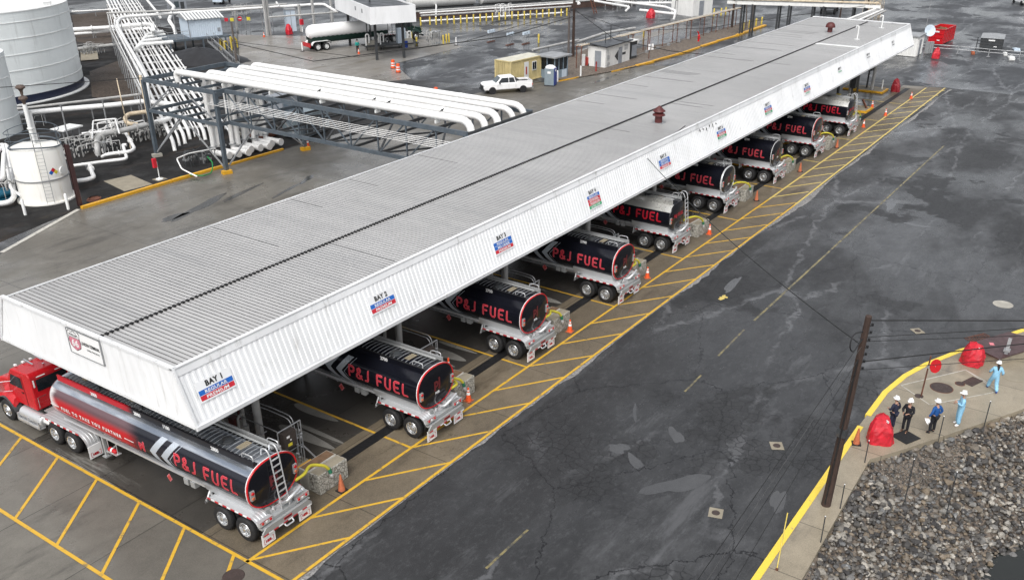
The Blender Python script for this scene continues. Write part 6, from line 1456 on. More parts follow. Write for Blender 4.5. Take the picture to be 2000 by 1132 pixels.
for x in (xa, xb): steel(b, (x, ya, .3), (x, ym, z1), .1); steel(b, (x, yb, .3), (x, ym, z1), .1); steel(b, (x, ya, z1), (x, ym, z2), .08); steel(b, (x, ym, z2), (x, yb, z1), .08)
for y in (ya, yb): xm = (xa+xb)/2; steel(b, (xa, y, .3), (xm, y, z1), .1); steel(b, (xb, y, .3), (xm, y, z1), .1); steel(b, (xa, y, z1), (xm, y, z2), .08); steel(b, (xm, y, z2), (xb, y, z1), .08)
b.build('tower_brace', M['galv'], t)
ye = 17.35; xs_ = (22.4, 30.2)
for x in xs_:
    b = MB(); steel(b, (x, ya, z2-.05), (x, ye, z2-.05), .22, .30); steel(b, (x, ya, z1), (x, ye, z1), .22, .26); b.build('chord', M['steel_blue'], t)
    b = MB(); n = 9
    for k in range(n+1):
        y = ya+(ye-ya)*k/n; steel(b, (x, y, z1), (x, y, z2), .1)
        if k < n:
            y2 = ya+(ye-ya)*(k+1)/n; steel(b, *(((x, y, z2), (x, y2, z1)) if k < 5 else ((x, y, z1), (x, y2, z2))), .09)
    b.build('web_member', M['steel_blue'], t)
b = MB(); n = 9
for k in range(n+1):
    y = ya+(ye-ya)*k/n; steel(b, (xs_[0], y, z1), (xs_[1], y, z1), .12, .18); steel(b, (xs_[0], y, z2-.05), (xs_[1], y, z2-.05), .12, .2)
    if k < n and k % 2 == 0:
        y2 = ya+(ye-ya)*(k+2)/n if k+2 <= n else ye; steel(b, (xs_[0], y, z1), (xs_[1], y2, z1), .14, .12); steel(b, (xs_[1], y, z1), (xs_[0], y2, z1), .14, .12)
b.build('cross_beam', M['steel_dark'], t)
for i, (px, r, y0_, zz) in enumerate(((23.1, .27, 49.0, 7.25), (24.7, .25, 47.0, 7.20), (26.2, .27, 46.2, 7.2), (28.0, .21, 47.0, 7.15), (29.4, .23, 46.8, 7.15))):
    tt = thing('bridge_pipe', 'fat white pipe on the bridge, '+['nearest, starting with an elbow above the tower', 'second from the near side', 'middle of five', 'fourth, slimmer', 'farthest of the five'][i], 'pipe', (px, ye, 0), 0, 'fat white pipes on the bridge')
    b = MB(); yend = 17.55 if i < 3 else 17.6
    pts = [(0, y0_-ye, .8 if i else 6.4), (0, y0_-ye, zz), (0, yend-ye+.1, zz), (.05 if i < 3 else .6, yend-ye-.15, 5.0)]
    b.tube(pts, r, 16, bend=.75); b.build('run', M['pipe_white'], tt)
    b = MB()
    for k in range(5):
        y = 20.5+5.6*k+i*.7; b.cyl((0, y-ye-.05, zz), (0, y-ye+.05, zz), r+.03, n=16)
        b.box((0, y-ye, zz-r-.12), (.5, .12, .22))
    b.build('bands', M['white_paint'], tt)
for i in range(8):
    x = 24+.95*i*.85; y = 46.8-.3*(i % 3)
    b = MB(); tt = thing('riser_pipe', 'white upright riser pipe under the bridge tower, number %d from the left' % (i+1), 'pipe', (x, y, 0), 0, 'white risers under the bridge tower'); 
    tt['label'] = 'white upright riser under the bridge tower, '+['leftmost', 'second from the left', 'third from the left', 'fourth from the left', 'fourth from the right', 'third from the right', 'second from the right', 'rightmost'][i]
    b.tube([(0, 0, .5), (0, 0, 6.9)], .20, 12); b.build('run', M['pipe_white'], tt); b = MB(); b.lathe([(.32, .9), (.32, 1.0)], n=14); b.lathe([(.32, 2.9), (.32, 3.0)], n=14); b.build('flange', M['galv'], tt); b = MB(); b.tube([(0, 0, .45), (.1, -1.8, .45)], .27, 12); b.cyl((.1, -1.8, .45), (.1, -1.95, .45), .32, n=12); b.build('stub', M['pipe_white'], tt)
tt = thing('conduit_bundle', 'bundle of thin pale conduits running along the near side of the bridge', 'conduits', (22.1, 17.5, 0)); b = MB()
for k in range(5): b.tube([(-.25-.16*k, 25.5, 5.95-.08*k), (-.25-.16*k, .4, 5.95-.08*k), (-.2-.16*k, -.1, 5.2)], .019, 5, bend=.3)
b.build('conduits', M['pipe_white'], tt); b = MB()
for k in range(9): b.beam((-.2, .6+3*k, 5.85), (-1.0, .6+3*k, 5.5), .05)
b.build('tray', M['galv'], tt)
for i, (x, y) in enumerate(((23.2, 40.0), (23.3, 34.5), (23.2, 25.0), (23.3, 20.2))):
    b = MB(); b.ball((0, 0, .09), (.13, .07, .07), 8, 6); b.ball((.14, 0, .16), .04, 6, 5); b.beam((-.1, 0, .08), (-.26, 0, .05), .05, .02); tag(b.build('bird', M['birdblack'], loc=(x, y-8 if y > 30 else y, 7.54)), ['x', 'x', 'dark bird perched on the nearest bridge pipe, left of the other', 'dark bird on the nearest bridge pipe close to its elbow'][i] if i > 1 else ['dark bird midway along the nearest bridge pipe', 'dark bird a little right of the middle of the nearest bridge pipe'][i], 'bird', 'birds on the bridge pipe')
# generators and steel drum under the bridge
t = thing('steel_drum_tank', 'horizontal polished steel tank on a skid under the bridge', 'tank', G(525, 262), math.radians(8)); b = MB(); b.smooth = True; b.tube([(-1.7, 0, 1.2), (-1.6, 0, 1.2), (1.4, 0, 1.2), (1.5, 0, 1.2)], [.3, .85, .85, .3], 20); b.build('shell', M['alu_dull'], t); b = MB(); b.bx(-2.2, 4.5, -1.2, -1.0, .1, .4); b.bx(-2.2, 4.5, 1.0, 1.2, .1, .4); [b.bx(x-.06, x+.06, -1.2, 1.2, .2, .5) for x in (-2, -.8, .8, 2.2, 4.2)]; b.build('skid', M['rust_steel'], t)
for i, (px, py, rz) in enumerate(((505, 215, .1), (556, 228, .1), (600, 262, .1))):
    t = thing('equipment_cabinet', ['grey cabinet with pale roof behind the steel tank', 'dark grey cabinet with purple label under the bridge', 'long grey-green cabinet with doors at the right under the bridge'][i], 'cabinet', G(px, py), rz, 'grey cabinets under the bridge'); w, d_, h = ((2.2, 2, 2.0), (2.4, 2, 2.2), (4.2, 2.2, 2.1))[i]
    b = MB(); b.bx(-w/2, w/2, -d_/2, d_/2, .15, h); b.bx(-w/2-.06, w/2+.06, -d_/2-.06, d_/2+.06, h, h+.08); b.build('case', M['door_grey'] if i < 2 else M['greyblue_plastic'], t); b = MB(); [b.bx(x, x+.7, -d_/2-.02, -d_/2, .4, h-.3) for x in [-w/2+.15+.9*k for k in range(int(w/.9))]]; b.build('door', M['booth_blue'] if i == 1 else M['steel_dark'], t)
t = thing('truss_beam_stack', 'x', 'x'); bpy.data.objects.remove(t)
# ---------------------------------------------------------------- control building on its platform, berm and stairs
t = thing('control_building', 'pale blue-white metal control building with striped roof on a platform', 'building', (0, 0, 0)); a_ = G(371, 74, 2.0); c_ = G(436, 68, 2.0); ux = (c_-a_); ux.z = 0; L = ux.length; ang = math.atan2(ux.y, ux.x); t.location = (a_.x, a_.y, 0); t.rotation_euler.z = ang
b = MB(); ribbed(b, lambda s_, q, d_: (s_, -d_, 2.0+2.4*q), L, .3, .03, .5); b.build('wall', M['panel_bluewhite'], t); b = MB(); b.bx(0, L, .03, 4, 2.0, 4.38); b.build('wall', M['panel_bluewhite'], t)
b = MB(); b.add([(-.3, -.35, 4.35), (L+.3, -.35, 4.35), (L+.3, 2, 5.0), (-.3, 2, 5.0), (-.3, 4.35, 4.35), (L+.3, 4.35, 4.35)], [(0, 1, 2, 3), (3, 2, 5, 4), (0, 3, 4), (1, 5, 2)]); b.build('roof', M['roof_grey'], t)
b = MB()
for k in range(12): x = -.2+(L+.4)*k/11; b.bx(x-.12, x+.12, -.36, -.30, 4.3, 4.42); b.beam((x, -.36, 4.38), (x, 2, 5.03), .22, .03)
b.build('roof_rib', M['white_paint'], t); b = MB(); b.bx(L-.7, L-.3, -.06, -.035, 2.5, 3.0); b.build('notice', M['door_grey'], t); b = MB(); [b.bx(x, x+.08, -.06, -.03, 2, 4.4) for x in (0, L-.08)]; b.build('corner_trim', M['door_grey'], t)
b = MB(); b.bx(-3.2, L+.8, -.9, 4.5, 1.75, 1.98); [b.bx(x-.1, x+.1, y-.1, y+.1, 0, 1.75) for x in (-3, -1, 1.5, L) for y in (-.8, 4.2)]; b.build('platform', M['steel_blue'], t)
b = MB(); [b.tube([(x, -.85, 1.98), (x, -.85, 3.0)], .03, 5) for x in (-3.1, -2.1, -1.1, -.1)]; b.tube([(-3.1, -.85, 3), (-.1, -.85, 3)], .03, 5); b.tube([(-3.1, -.85, 2.5), (-.1, -.85, 2.5)], .025, 5); b.tube([(-3.1, -.85, 3), (-3.1, 4.4, 3)], .03, 5); b.build('handrail', M['galv'], t)
t = thing('berm', '', ''); bpy.data.objects.remove(t)
Q = [G(x, y) for x, y in ((330, 95), (415, 80), (470, 132), (400, 150), (345, 140))]; top = [G(x, y, 1.6) for x, y in ((360, 92), (398, 82), (420, 105), (385, 118))]
b = MB(); n = 26; ctr = sum(Q, V(0, 0, 0))/5; vs = []
for i in range(9):
    for k in range(n):
        a = 2*PI*k/n; u = i/8; R1 = V(math.cos(a)*4.6, math.sin(a)*7.2, 0); R1 = Matrix.Rotation(.35, 3, 'Z') @ R1; vs.append(tuple(ctr+R1*(1-u)*(1+random.uniform(-.03, .03))+V(0, 0, 1.7*(1-(1-u)**1.3)-.05+random.uniform(-.09, .09))))
b.smooth = True; b.add(vs, [(i*n+k, i*n+(k+1) % n, (i+1)*n+(k+1) % n, (i+1)*n+k) for i in range(8) for k in range(n)]+[tuple(range(8*n, 9*n))]); struct(b.build('berm', M['g_berm']))
t = thing('walkway_stair', 'grey steel stair running down the dark mound beside the control building', 'stair', (0, 0, 0)); s0, s1 = G(412, 80, 2.0), G(462, 126, .1); b = MB(); dn = (s1-s0).normalized(); sdv = V(-dn.y, dn.x, 0).normalized()*.45
for s_ in (-1, 1): b.beam(s0+sdv*s_, s1+sdv*s_, .06, .25); b.tube([s0+sdv*s_+V(0, 0, 1), s1+sdv*s_+V(0, 0, 1)], .03, 5)
for k in range(1, 24): q = s0.lerp(s1, k/24); b.box(tuple(q), (.28, .28, .03)); b.beam(q-sdv, q+sdv, .25, .03)
for k in range(6): q = s0.lerp(s1, k/5); [b.tube([q+sdv*s_, q+sdv*s_+V(0, 0, 1)], .025, 5) for s_ in (-1, 1)]
b.build('flight', M['galv'], t)
t = thing('yellow_pump', 'cluster of yellow valves and pipes by the stair foot', 'pump', G(445, 98)); b = MB()
for k in range(6): x, y = random.uniform(-1.2, 1.2), random.uniform(-1, 1); b.tube([(x, y, 0), (x, y, random.uniform(1.0, 2.0)), (x+.5, y, 1.2), (x+.5, y, .2)], .12, 8, bend=.2)
b.build('pipes', M['yellow_steel'], t)
def pole(px, py, h, r, label, mt='wood_grey', lean=(0, 0)):
    q = G(px, py); t = thing('pole', label, 'pole', (q.x, q.y, 0)); b = MB(); b.tube([(0, 0, 0), (lean[0], lean[1], h)], [r, r*.7], 10); b.build('shaft', M[mt], t); return t
t = pole(463, 125, 5.2, .16, 'grey wooden pole beside the stair foot, with round signs near its top'); q = t.location.copy()
for k, (px, py, m_) in enumerate(((445, 53, 'sign_red'), (456, 53, 'sign_yellow'), (471, 51, 'sign_red'), (488, 51, 'sign_yellow'))):
    z = 1.6; p_ = G(px, py+8, 0); tt = thing('notice_board', ['dark red square notice left of the other signs', 'small yellow square notice beside the round sign', 'round red sign with white bar above the pad', 'yellow square notice right of the round sign'][k], 'sign', p_, math.radians(-50), 'small notices beyond the pole')
    b = MB(); b.tube([(0, .03, 0), (0, .03, 1.7)], .03, 6); b.build('post', M['galv'], tt); b = MB(); (b.lathe([(.36, -.02), (.36, .02)], (0, 0, 1.7), 'Y', 18) if k == 2 else b.box((0, 0, 1.7), (.55, .04, .5))); b.build('plate', M[m_], tt)
    if k == 2: b = MB(); b.box((0, -.03, 1.7), (.45, .02, .12)); b.build('bar', M['ink_white'], tt)
pole(1119, 112, 10.5, .2, 'tall dark pole with white lamps behind the guard booth', 'wood_pole'); pole(1110, 114, 6.5, .16, 'shorter grey pole directly left of the tall lamp pole', 'wood_grey')
pole(1429, 55, 9, .2, 'dark wooden pole among the leaning poles at the far kerb', 'wood_pole'); pole(1690, 44, 8, .17, 'dark pole rising behind the far roof edge beside the pipe rack', 'wood_pole'); pole(1640, 36, 7, .13, 'slim dark pole behind the far roof edge', 'wood_pole')
for i, (px, py, tx) in enumerate(((1447, 53, 1440), (1457, 57, 1466), (1468, 55, 1462))): pole(px, py, 5.5, .12, ['pale leaning pole left of the yellow posts', 'pale pole leaning right by the yellow posts', 'pale upright pole by the yellow posts'][i], 'wood_grey', ((.5, .6), (-.4, .3), (.2, .2))[i])
t = thing('antenna_mast', 'very thin tall mast behind the satellite dish', 'antenna', G(1803, 85)); b = MB(); b.tube([(0, 0, 0), (.2, .1, 9.5)], .035, 6); b.build('mast', M['galv'], t)
qq = G(1119, 112)
for i, (z, dx) in enumerate(((9.0, -.5), (9.3, .5), (7.0, .45))):
    b = MB(); b.smooth = True; b.lathe([(.05, 0), (.2, -.05), (.24, -.25), (.2, -.35)], (qq.x+dx, qq.y-dx*.9, z), n=12); b.beam((qq.x, qq.y, z), (qq.x+dx, qq.y-dx*.9, z), .06); tag(b.build('yard_lamp', M['white_plastic']), ['white yard lamp on the left of the tall pole', 'white yard lamp on the right at the pole top', 'white yard lamp lower on the right of the tall pole'][i], 'lamp', 'lamps on the tall pole')
# overhead lines in the back
g6 = 'overhead lines behind the canopy'
P463 = G(463, 125)+V(0, 0, 2.6); 
wire([G(0, 171, 7), G(285, 152, 6.6)], .03, 'thin cable from the left edge to the bridge tower', g6)
wire([P463, G(612, 120, 2.5), G(985, 72, 7), qq+V(0, 0, 5.2)], .05, 'thick sagging line between the grey pole and the lamp pole', g6)
wire([qq+V(0, 0, 6.0), G(905, 82, 5), G(700, 112, 3), P463+V(0, 0, .2)], .03, 'thin line just above the thick sagging one', g6)
wire([qq+V(0, 0, 6.1), G(1200, 77, 4.5), G(1310, 100, 2.6), G(1380, 107, 1.2)], .04, 'line dropping right from the lamp pole over the white shed', g6); wire([qq+V(0, 0, 5.8), G(1230, 60, 5.5), G(1400, 55, 6)], .03, 'line running right from the lamp pole toward the far poles', g6)
wire([G(960, 45, 6), qq+V(0, 0, 6.5)], .03, 'line arriving at the lamp pole from the left', g6); wire([G(1380, 55, 5), G(1500, 38, 5.5), G(1690, 12, 7)], .035, 'dark line passing above the far end of the canopy roof', g6)
# ---------------------------------------------------------------- second canopy and white pressure trailer
pa, pb_, pc = G(724, 49, 4.8), G(813, 43, 4.8), G(652, 11, 4.8); ux = (pb_-pa); ang = math.atan2(ux.y, ux.x); L = ux.length; ln = 17.0
t = thing('small_canopy', 'white-sided canopy with wet dark flat roof over the pressure trailer rack', 'canopy', (pa.x, pa.y, 0), ang)
b = MB(); b.bx(0, L, 0, .15, 4.8, 6.9); b.bx(0, .15, .15, ln, 4.8, 6.9); b.bx(L-.15, L, .15, ln, 4.8, 6.9); b.bx(.15, L-.15, ln-.15, ln, 4.8, 6.9); b.build('fascia', M['fascia'], t)
b = MB(); b.bx(.15, L-.15, .15, ln-.15, 6.55, 6.72); b.build('roof', M['roof_black'], t)
for i, (x, y) in enumerate(((1.2, 2.2), (L-1.2, 2.2), (1.2, ln-2), (L-1.2, ln-2))): b = MB(); b.bx(x-.15, x+.15, y-.15, y+.15, 0, 6.5); b.build('post', M['steel_dark'], t)
b = MB(); b.cyl((L*.35, 7, 6.7), (L*.35, 7, 8.2), .12, n=8); b.build('vent', M['steel_dark'], t)
b = MB(); 
for y in (3.5, 6.5): b.box((-.02, y, 6.1), (.02, .5, .5))
b.build('marking', M['roof_grey'], t)
t = thing('loading_skid', 'loading skid with white pipes and grey cabinet under the small canopy', 'loading skid', tuple(G(735, 99)+V(.6, .9, 0)), ang); b = MB(); b.bx(-1.5, L+.2, -.9, 1.3, .5, .62); [b.bx(x-.06, x+.06, -.85, -.75, 0, .5) for x in (-1.3, 1, 3.4, L)]; b.build('deck', M['steel_dark'], t)
b = MB(); [b.tube([(x, -.2, .6), (x, -.2, 2.1), (x+.45, -.2, 2.1), (x+.45, -.2, .9)], .1, 8, bend=.2) for x in (-1.2, .2, .9, L-1.8, L-1.2)]; b.build('pipes', M['pipe_white'], t)
b = MB(); b.bx(L*.55, L*.55+1.2, -.4, .4, .62, 2.6); b.build('cabinet', M['panel_bluewhite'], t); b = MB(); 
for k in range(16): x = random.uniform(-1, L-.5); b.box((x, random.uniform(0, 1), random.uniform(.8, 2.6)), (.2, .2, .3)); b.tube([(x, .3, .6), (x, .3, 3.5)], .04, 5)
b.build('valves', M['steel_dark'], t)
t = thing('concrete_block', 'pale tapered concrete block left of the loading skid', 'block', G(728, 96), ang, 'tapered blocks at the loading skid'); b = MB(); b.prism([(-.9, 0), (.9, 0), (.5, 1.2), (-.6, 1.2)], 'Y', -.4, .4); b.build('body', M['concrete_light'], t); dup(t, G(797, 92), ang, 'pale tapered concrete block right of the loading skid')
t = thing('blue_drum', 'blue drum beside the right tapered block', 'drum', G(793, 93)); b = MB(); b.lathe([(.3, 0), (.3, .9), (.27, .92)], n=16); b.build('body', M['blue_plastic'], t)
b = MB(); b.add([(p.x, p.y, .005) for p in [G(x, y) for x, y in ((742, 98), (800, 92), (805, 95), (790, 105), (745, 106))]], [(0, 1, 2, 3, 4)])
w0, w1 = G(612, 101), G(835, 78); hd = (w1-w0); ang2 = math.atan2(hd.y, hd.x)-PI/2
t = thing('pressure_trailer', 'white pressure-tank trailer with dark green tractor beside the small canopy', 'truck', G(616, 101)+V(.9, 1.0, 0), ang2+math.radians(3))
b = MB(); b.smooth = True; b.tube([(0, -1.0, 2.4), (0, -.9, 2.4), (0, -.55, 2.4), (0, -.1, 2.4), (0, 11.4, 2.4), (0, 11.9, 2.4), (0, 12.2, 2.4)], [.12, .62, .88, .98, .98, .8, .2], 32); b.build('tank_barrel', M['white_plastic'], t)
b = MB(); pts = [( -1.9, 1.9)]; n = 34; ys = [-.7+12.0*k/n for k in range(n+1)]
for s_ in (-1, 1): b.add([(s_*.92, y, 1.35) for y in ys]+[(s_*.95, y, 1.78+.07*(k % 2)) for k, y in enumerate(ys)], [(i, i+1, n+2+i, n+1+i) for i in range(n)])
b.bx(-.6, .6, -.7, 11.3, 1.0, 1.5); b.build('skirt', M['dark_green'], t)
b = MB(); b.tube([(-1.1, .8, 1.25), (-1.1, 8, 1.25)], .06, 8); b.build('side_bar', M['white_paint'], t)
b = MB(); b.bx(-1.15, 1.15, -1.25, -1.1, .55, 1.1); b.build('rear_bumper', M['red_paint'], t)
b = MB(); b.add([(-.99, 7.2, 2.3), (-.98, 7.0, 2.1), (-.99, 6.8, 2.3), (-.985, 7.0, 2.5)], [(0, 1, 2, 3)]); b.build('hazard_placard', M['ink_pink'], t)
for s_ in (-1, 1):
    for y in (0, 1.3): wheel(t, s_*1.22, y, s_, rim='white_paint')
    fender(t, s_, -.85, 2.15, 1.28, .5, .5, .6, .6, tape=False, mt='white_paint', w=.6)
tractor(t, 'dark_green')
t = thing('white_stand', 'white post on a black base at the rear of the pressure trailer', 'post', G(591, 101)); b = MB(); b.lathe([(.3, 0), (.3, .06), (.1, .1)], n=12); b.build('base', M['rubber'], t); b = MB(); b.beam((0, 0, .1), (0, 0, 1.2), .18, .06); b.build('board', M['white_plastic'], t)
t = thing('white_stand', 'white post on a black base right of the three yellow bollards', 'post', G(891, 89)); b = MB(); b.lathe([(.35, 0), (.35, .06), (.1, .1)], n=12); b.build('base', M['rubber'], t); b = MB(); b.cyl((0, 0, .1), (0, 0, 1.1), .09, n=8); b.build('board', M['white_plastic'], t)
t = thing('meter_stand', 'grey meter stand with flat top left of the three yellow bollards', 'equipment stand', G(851, 86)); b = MB(); b.box((0, 0, 1.7), (1.6, 1.2, .1)); [b.tube([(x, y, 0), (x, y, 1.7)], .05, 6) for x in (-.5, .5) for y in (-.4, .4)]; b.box((0, 0, 1.1), (.8, .6, .6)); b.box((0, 0, .05), (1.2, 1, .1)); b.build('frame', M['galv'], t)
# rack frames left of the trailer
for i, (px, py, h) in enumerate(((523, 70, 5.6), (528, 69, 5.6), (589, 62, 4.0), (650, 50, 4.5), (615, 60, 5), (463, 60, 3))):
    b = MB(); b.bx(-.16, .16, -.16, .16, 0, h); tag(b.build('steel_post', M['pipe_grey'], loc=G(px, py)), ['tall grey steel post at the corner of the far pad', 'second tall grey post right beside it at the pad corner', 'grey post carrying a red alarm box', 'grey post at the left end of the small canopy', 'rust-brown post behind the pressure trailer', 'short grey post behind the round sign'][i], 'post', 'posts along the far pad')
pipe([(525, 34, 3.8), (660, 24, 3.8)], .12, 'grey horizontal beam pipe linking the far pad posts', 'pipe_grey', sup=False)
t = thing('alarm_box', 'red alarm box on a white post beside the far pad', 'alarm box', G(591, 63)); b = MB(); b.cyl((0, 0, 0), (0, 0, 1.2), .1, n=8); b.build('post', M['white_paint'], t); b = MB(); b.box((0, 0, 1.5), (.5, .4, .8)); b.build('box', M['sign_red'], t)
def block_bldg(px, py, px2, py2, d_, h, label, mt, roof, name='shed', over=.15, cat='building'):
    a_, c_ = G(px, py), G(px2, py2); ux = c_-a_; L = ux.length; t = thing(name, label, cat, (a_.x, a_.y, 0), math.atan2(ux.y, ux.x)); b = MB(); b.bx(0, L, 0, d_, 0, h); b.build('wall', M[mt], t); b = MB(); b.bx(-over, L+over, -over, d_+over, h, h+.12); b.build('roof', M[roof], t); return t, L
tt, L = block_bldg(562, 62, 580, 61, 2.5, 3.2, 'pale grey tall cabinet behind the red cover on the far pad', 'panel_bluewhite', 'roof_grey'); b = MB(); b.bx(L*.5-.02, L*.5+.02, -.03, 0, .2, 3.0); b.build('seam', M['steel_dark'], tt)
tt, L = block_bldg(338, 30, 367, 28, 4, 3.0, 'blue-grey shed at the top edge above the control building', 'door_grey', 'panel_bluewhite'); b = MB(); b.bx(L*.2, L*.5, -.03, 0, 1.2, 2.2); b.build('window', M['glass_car'], tt); b = MB(); b.bx(L*.6, L*.85, -.03, 0, 0, 2.1); b.build('door', M['steel_dark'], tt)
# ---------------------------------------------------------------- yard things: drums, pickup, container, toilet, booth, shed
def drum(px, py, label, fallen=False):
    t = thing('traffic_drum', label, 'traffic drum', G(px, py), 0, 'orange and white traffic drums'); 
    b = MB(); b.lathe([(.36, 0), (.36, .06)], n=16); b.build('base', M['rubber'], t); b = MB(); b.lathe([(.29, .06), (.29, .3), (.27, .31), (.27, .55), (.25, .56), (.25, .8), (.23, .81), (.22, 1.05), (.1, 1.1), (0, 1.1)], n=18); b.build('body', M['orange'], t)
    b = MB(); 
    for z0, z1, r in ((.32, .46, .276), (.62, .76, .257)): b.lathe([(r, z0), (r-.003, z1)], n=18, caps=False)
    b.build('collar', M['white_tape'], t); return t
drum(768, 134, 'orange and white traffic drum at the corner of the pad, left of its pair'); drum(778, 142, 'orange and white traffic drum nearer the bridge, right of its pair'); drum(852, 190, 'orange and white drum peeking over the bridge pipes')
t = thing('pickup_truck', 'white extended-cab pickup truck parked beside the yellow container', 'pickup truck', (0, 0, 0)); f0, r0 = G(968, 184), G(1030, 180)
hv = (f0-r0); an = math.atan2(hv.y, hv.x); q = (f0+r0)/2; t.location = (q.x+.2, q.y+.9, 0); t.rotation_euler.z = an      # local +X = nose
for nm_, prof, w_, mt in (('body', [(2.75, .45), (2.85, .75), (2.75, 1.02), (2.5, 1.12), (1.35, 1.18), (-2.75, 1.12), (-2.85, .9), (-2.8, .5)], .97, 'white_plastic'),):
    b = MB(); b.prism(prof, 'Y', -w_, w_); o = b.build(nm_, M[mt], t); md = o.modifiers.new('b', 'BEVEL'); md.width = .09; md.segments = 3
b = MB(); P_ = [(1.45, 1.12, .92), (.75, 1.78, .74), (-.75, 1.82, .76), (-.98, 1.12, .92)]; n = 4
vs = [(x, -w_, z) for x, z, w_ in P_]+[(x, w_, z) for x, z, w_ in P_]; b.add(vs, [(0, 1, 2, 3), (7, 6, 5, 4), (0, 4, 5, 1), (1, 5, 6, 2), (2, 6, 7, 3)]); o = b.build('cab', M['white_plastic'], t); md = o.modifiers.new('b', 'BEVEL'); md.width = .06; md.segments = 2
b = MB(); b.add([(1.36, -.78, 1.22), (.84, -.64, 1.74), (.84, .64, 1.74), (1.36, .78, 1.22)], [(0, 1, 2, 3)]); o = b.build('windscreen', M['glass_car'], t); o.location = (.035, 0, .02)
for s_ in (-1, 1):
    b = MB(); b.add([(1.15, s_*.925, 1.22), (.72, s_*.80, 1.70), (-.05, s_*.80, 1.72), (-.05, s_*.925, 1.22)], [(0, 1, 2, 3)]); b.add([(-.12, s_*.925, 1.22), (-.12, s_*.80, 1.72), (-.66, s_*.80, 1.72), (-.82, s_*.925, 1.22)], [(0, 1, 2, 3)]); b.build('side_window', M['glass_dark'], t)
    b = MB(); [b.bx(x, x+.015, *sorted((s_*.965, s_*.975)), .6, 1.15) for x in (1.2, -.08, -.9)]; b.build('door_seam', M['steel_dark'], t)
    b = MB(); b.box((1.0, s_*1.06, 1.2), (.12, .16, .16)); b.build('mirror', M['black_plastic'], t)
    b = MB(); b.box((2.72, s_*.78, .86), (.14, .28, .2)); b.build('headlight', M['glass_car'], t); b = MB(); b.box((-2.84, s_*.88, .92), (.05, .14, .32)); b.build('tail_light', M['red_light'], t)
    for x in (1.85, -1.75):
        wo = bpy.data.objects.new('wheel', None); COL.objects.link(wo); wo.parent = t; wo.location = (x, s_*.96, .38); b = MB(); b.lathe([(.22, 0), (.35, .01*s_), (.38, -.05*s_), (.38, -.2*s_), (.22, -.22*s_)], (0, 0, 0), 'Y', 22, caps=False); b.build('tyre', M['rubber'], wo); b = MB(); b.lathe([(.23, 0), (.15, -.03*s_), (.05, 0), (0, .0)], (0, 0, 0), 'Y', 18, caps=False); b.build('rim', M['alu_dull'], wo)
        b = MB(); b.lathe([(.42, .012*s_), (.0, .012*s_)], (x, s_*.962, .40), 'Y', 22, caps=False); b.build('wheel_arch', M['black_plastic'], t)
b = MB(); b.bx(-2.7, -1.02, -.82, .82, 1.06, 1.135); b.build('bed', M['black_plastic'], t)
b = MB(); b.bx(-2.75, -1.0, -.96, -.84, 1.1, 1.32); b.bx(-2.75, -1.0, .84, .96, 1.1, 1.32); b.bx(-2.84, -2.75, -.96, .96, 1.0, 1.32); b.build('bed_side', M['white_plastic'], t)
b = MB(); b.box((-1.15, 0, 1.3), (.3, 1.6, .3)); b.box((-1.9, .3, 1.2), (.9, .5, .15)); b.build('toolbox', M['black_plastic'], t)
b = MB(); b.box((2.84, 0, .72), (.06, 1.3, .38)); b.build('grille', M['black_plastic'], t); b = MB(); b.box((2.85, 0, .46), (.16, 1.8, .2)); b.build('front_bumper', M['steel_dark'], t); b = MB(); b.box((-2.9, 0, .5), (.14, 1.7, .2)); b.build('rear_bumper', M['alu_dull'], t)
# container
a_, c_ = G(968, 158), G(1060, 152); 
t = thing('office_container', 'yellow corrugated container with door and white-framed window', 'container', (0, 0, 0)); c1_, c2_, c3_ = G(998, 166), G(1060, 151), G(967, 160); ux = (c2_-c1_); L = 6.1; an = math.atan2(ux.y, ux.x); t.location = (c1_.x, c1_.y, 0); t.rotation_euler.z = an
b = MB(); ribbed(b, lambda s_, q, d_: (s_, .03-d_, .1+2.45*q), L, .28, .05, .5); b.bx(0, L, .05, 2.4, .1, 2.5); b.build('wall', M['container_tan'], t)
b = MB(); ribbed(b, lambda s_, q, d_: (-.03+0*s_, s_, .1+2.45*q) if False else (-d_*.8, s_, .1+2.45*q), 2.4, .3, .05, .5); [b.bx(-.08, -.05, y, y+.05, .15, 2.5) for y in (.55, .95, 1.4, 1.85)]; b.build('end_doors', M['container_tan'], t)
b = MB(); [b.bx(x-.08, x+.08, y-.08, y+.08, 0, 2.6) for x in (0, L) for y in (0, 2.4)]; b.beam((0, -.04, 2.58), (L, -.04, 2.58), .12); b.beam((0, -.04, .1), (L, -.04, .1), .12); b.beam((-.04, 0, 2.58), (-.04, 2.4, 2.58), .12); b.beam((-.04, 0, .1), (-.04, 2.4, .1), .12); b.build('frame', M['container_tan'], t)
b = MB(); b.bx(.02, L-.02, .02, 2.38, 2.58, 2.64); b.build('roof', M['container_top'], t)
b = MB(); b.bx(2.35, 3.15, -.09, -.06, .2, 2.25); b.build('door', M['shed_white'], t); b = MB(); b.bx(2.6, 2.85, -.1, -.09, .8, 1.7); b.build('notice', M['red_faded'], t)
b = MB(); b.bx(3.8, 4.6, -.10, -.06, 1.1, 2.15); w_ = b.build('window', M['shed_white'], t); b = MB(); b.bx(3.87, 4.17, -.108, -.10, 1.2, 2.05); b.bx(4.22, 4.53, -.108, -.10, 1.2, 2.05); b.build('pane', M['glass_dark'], w_)
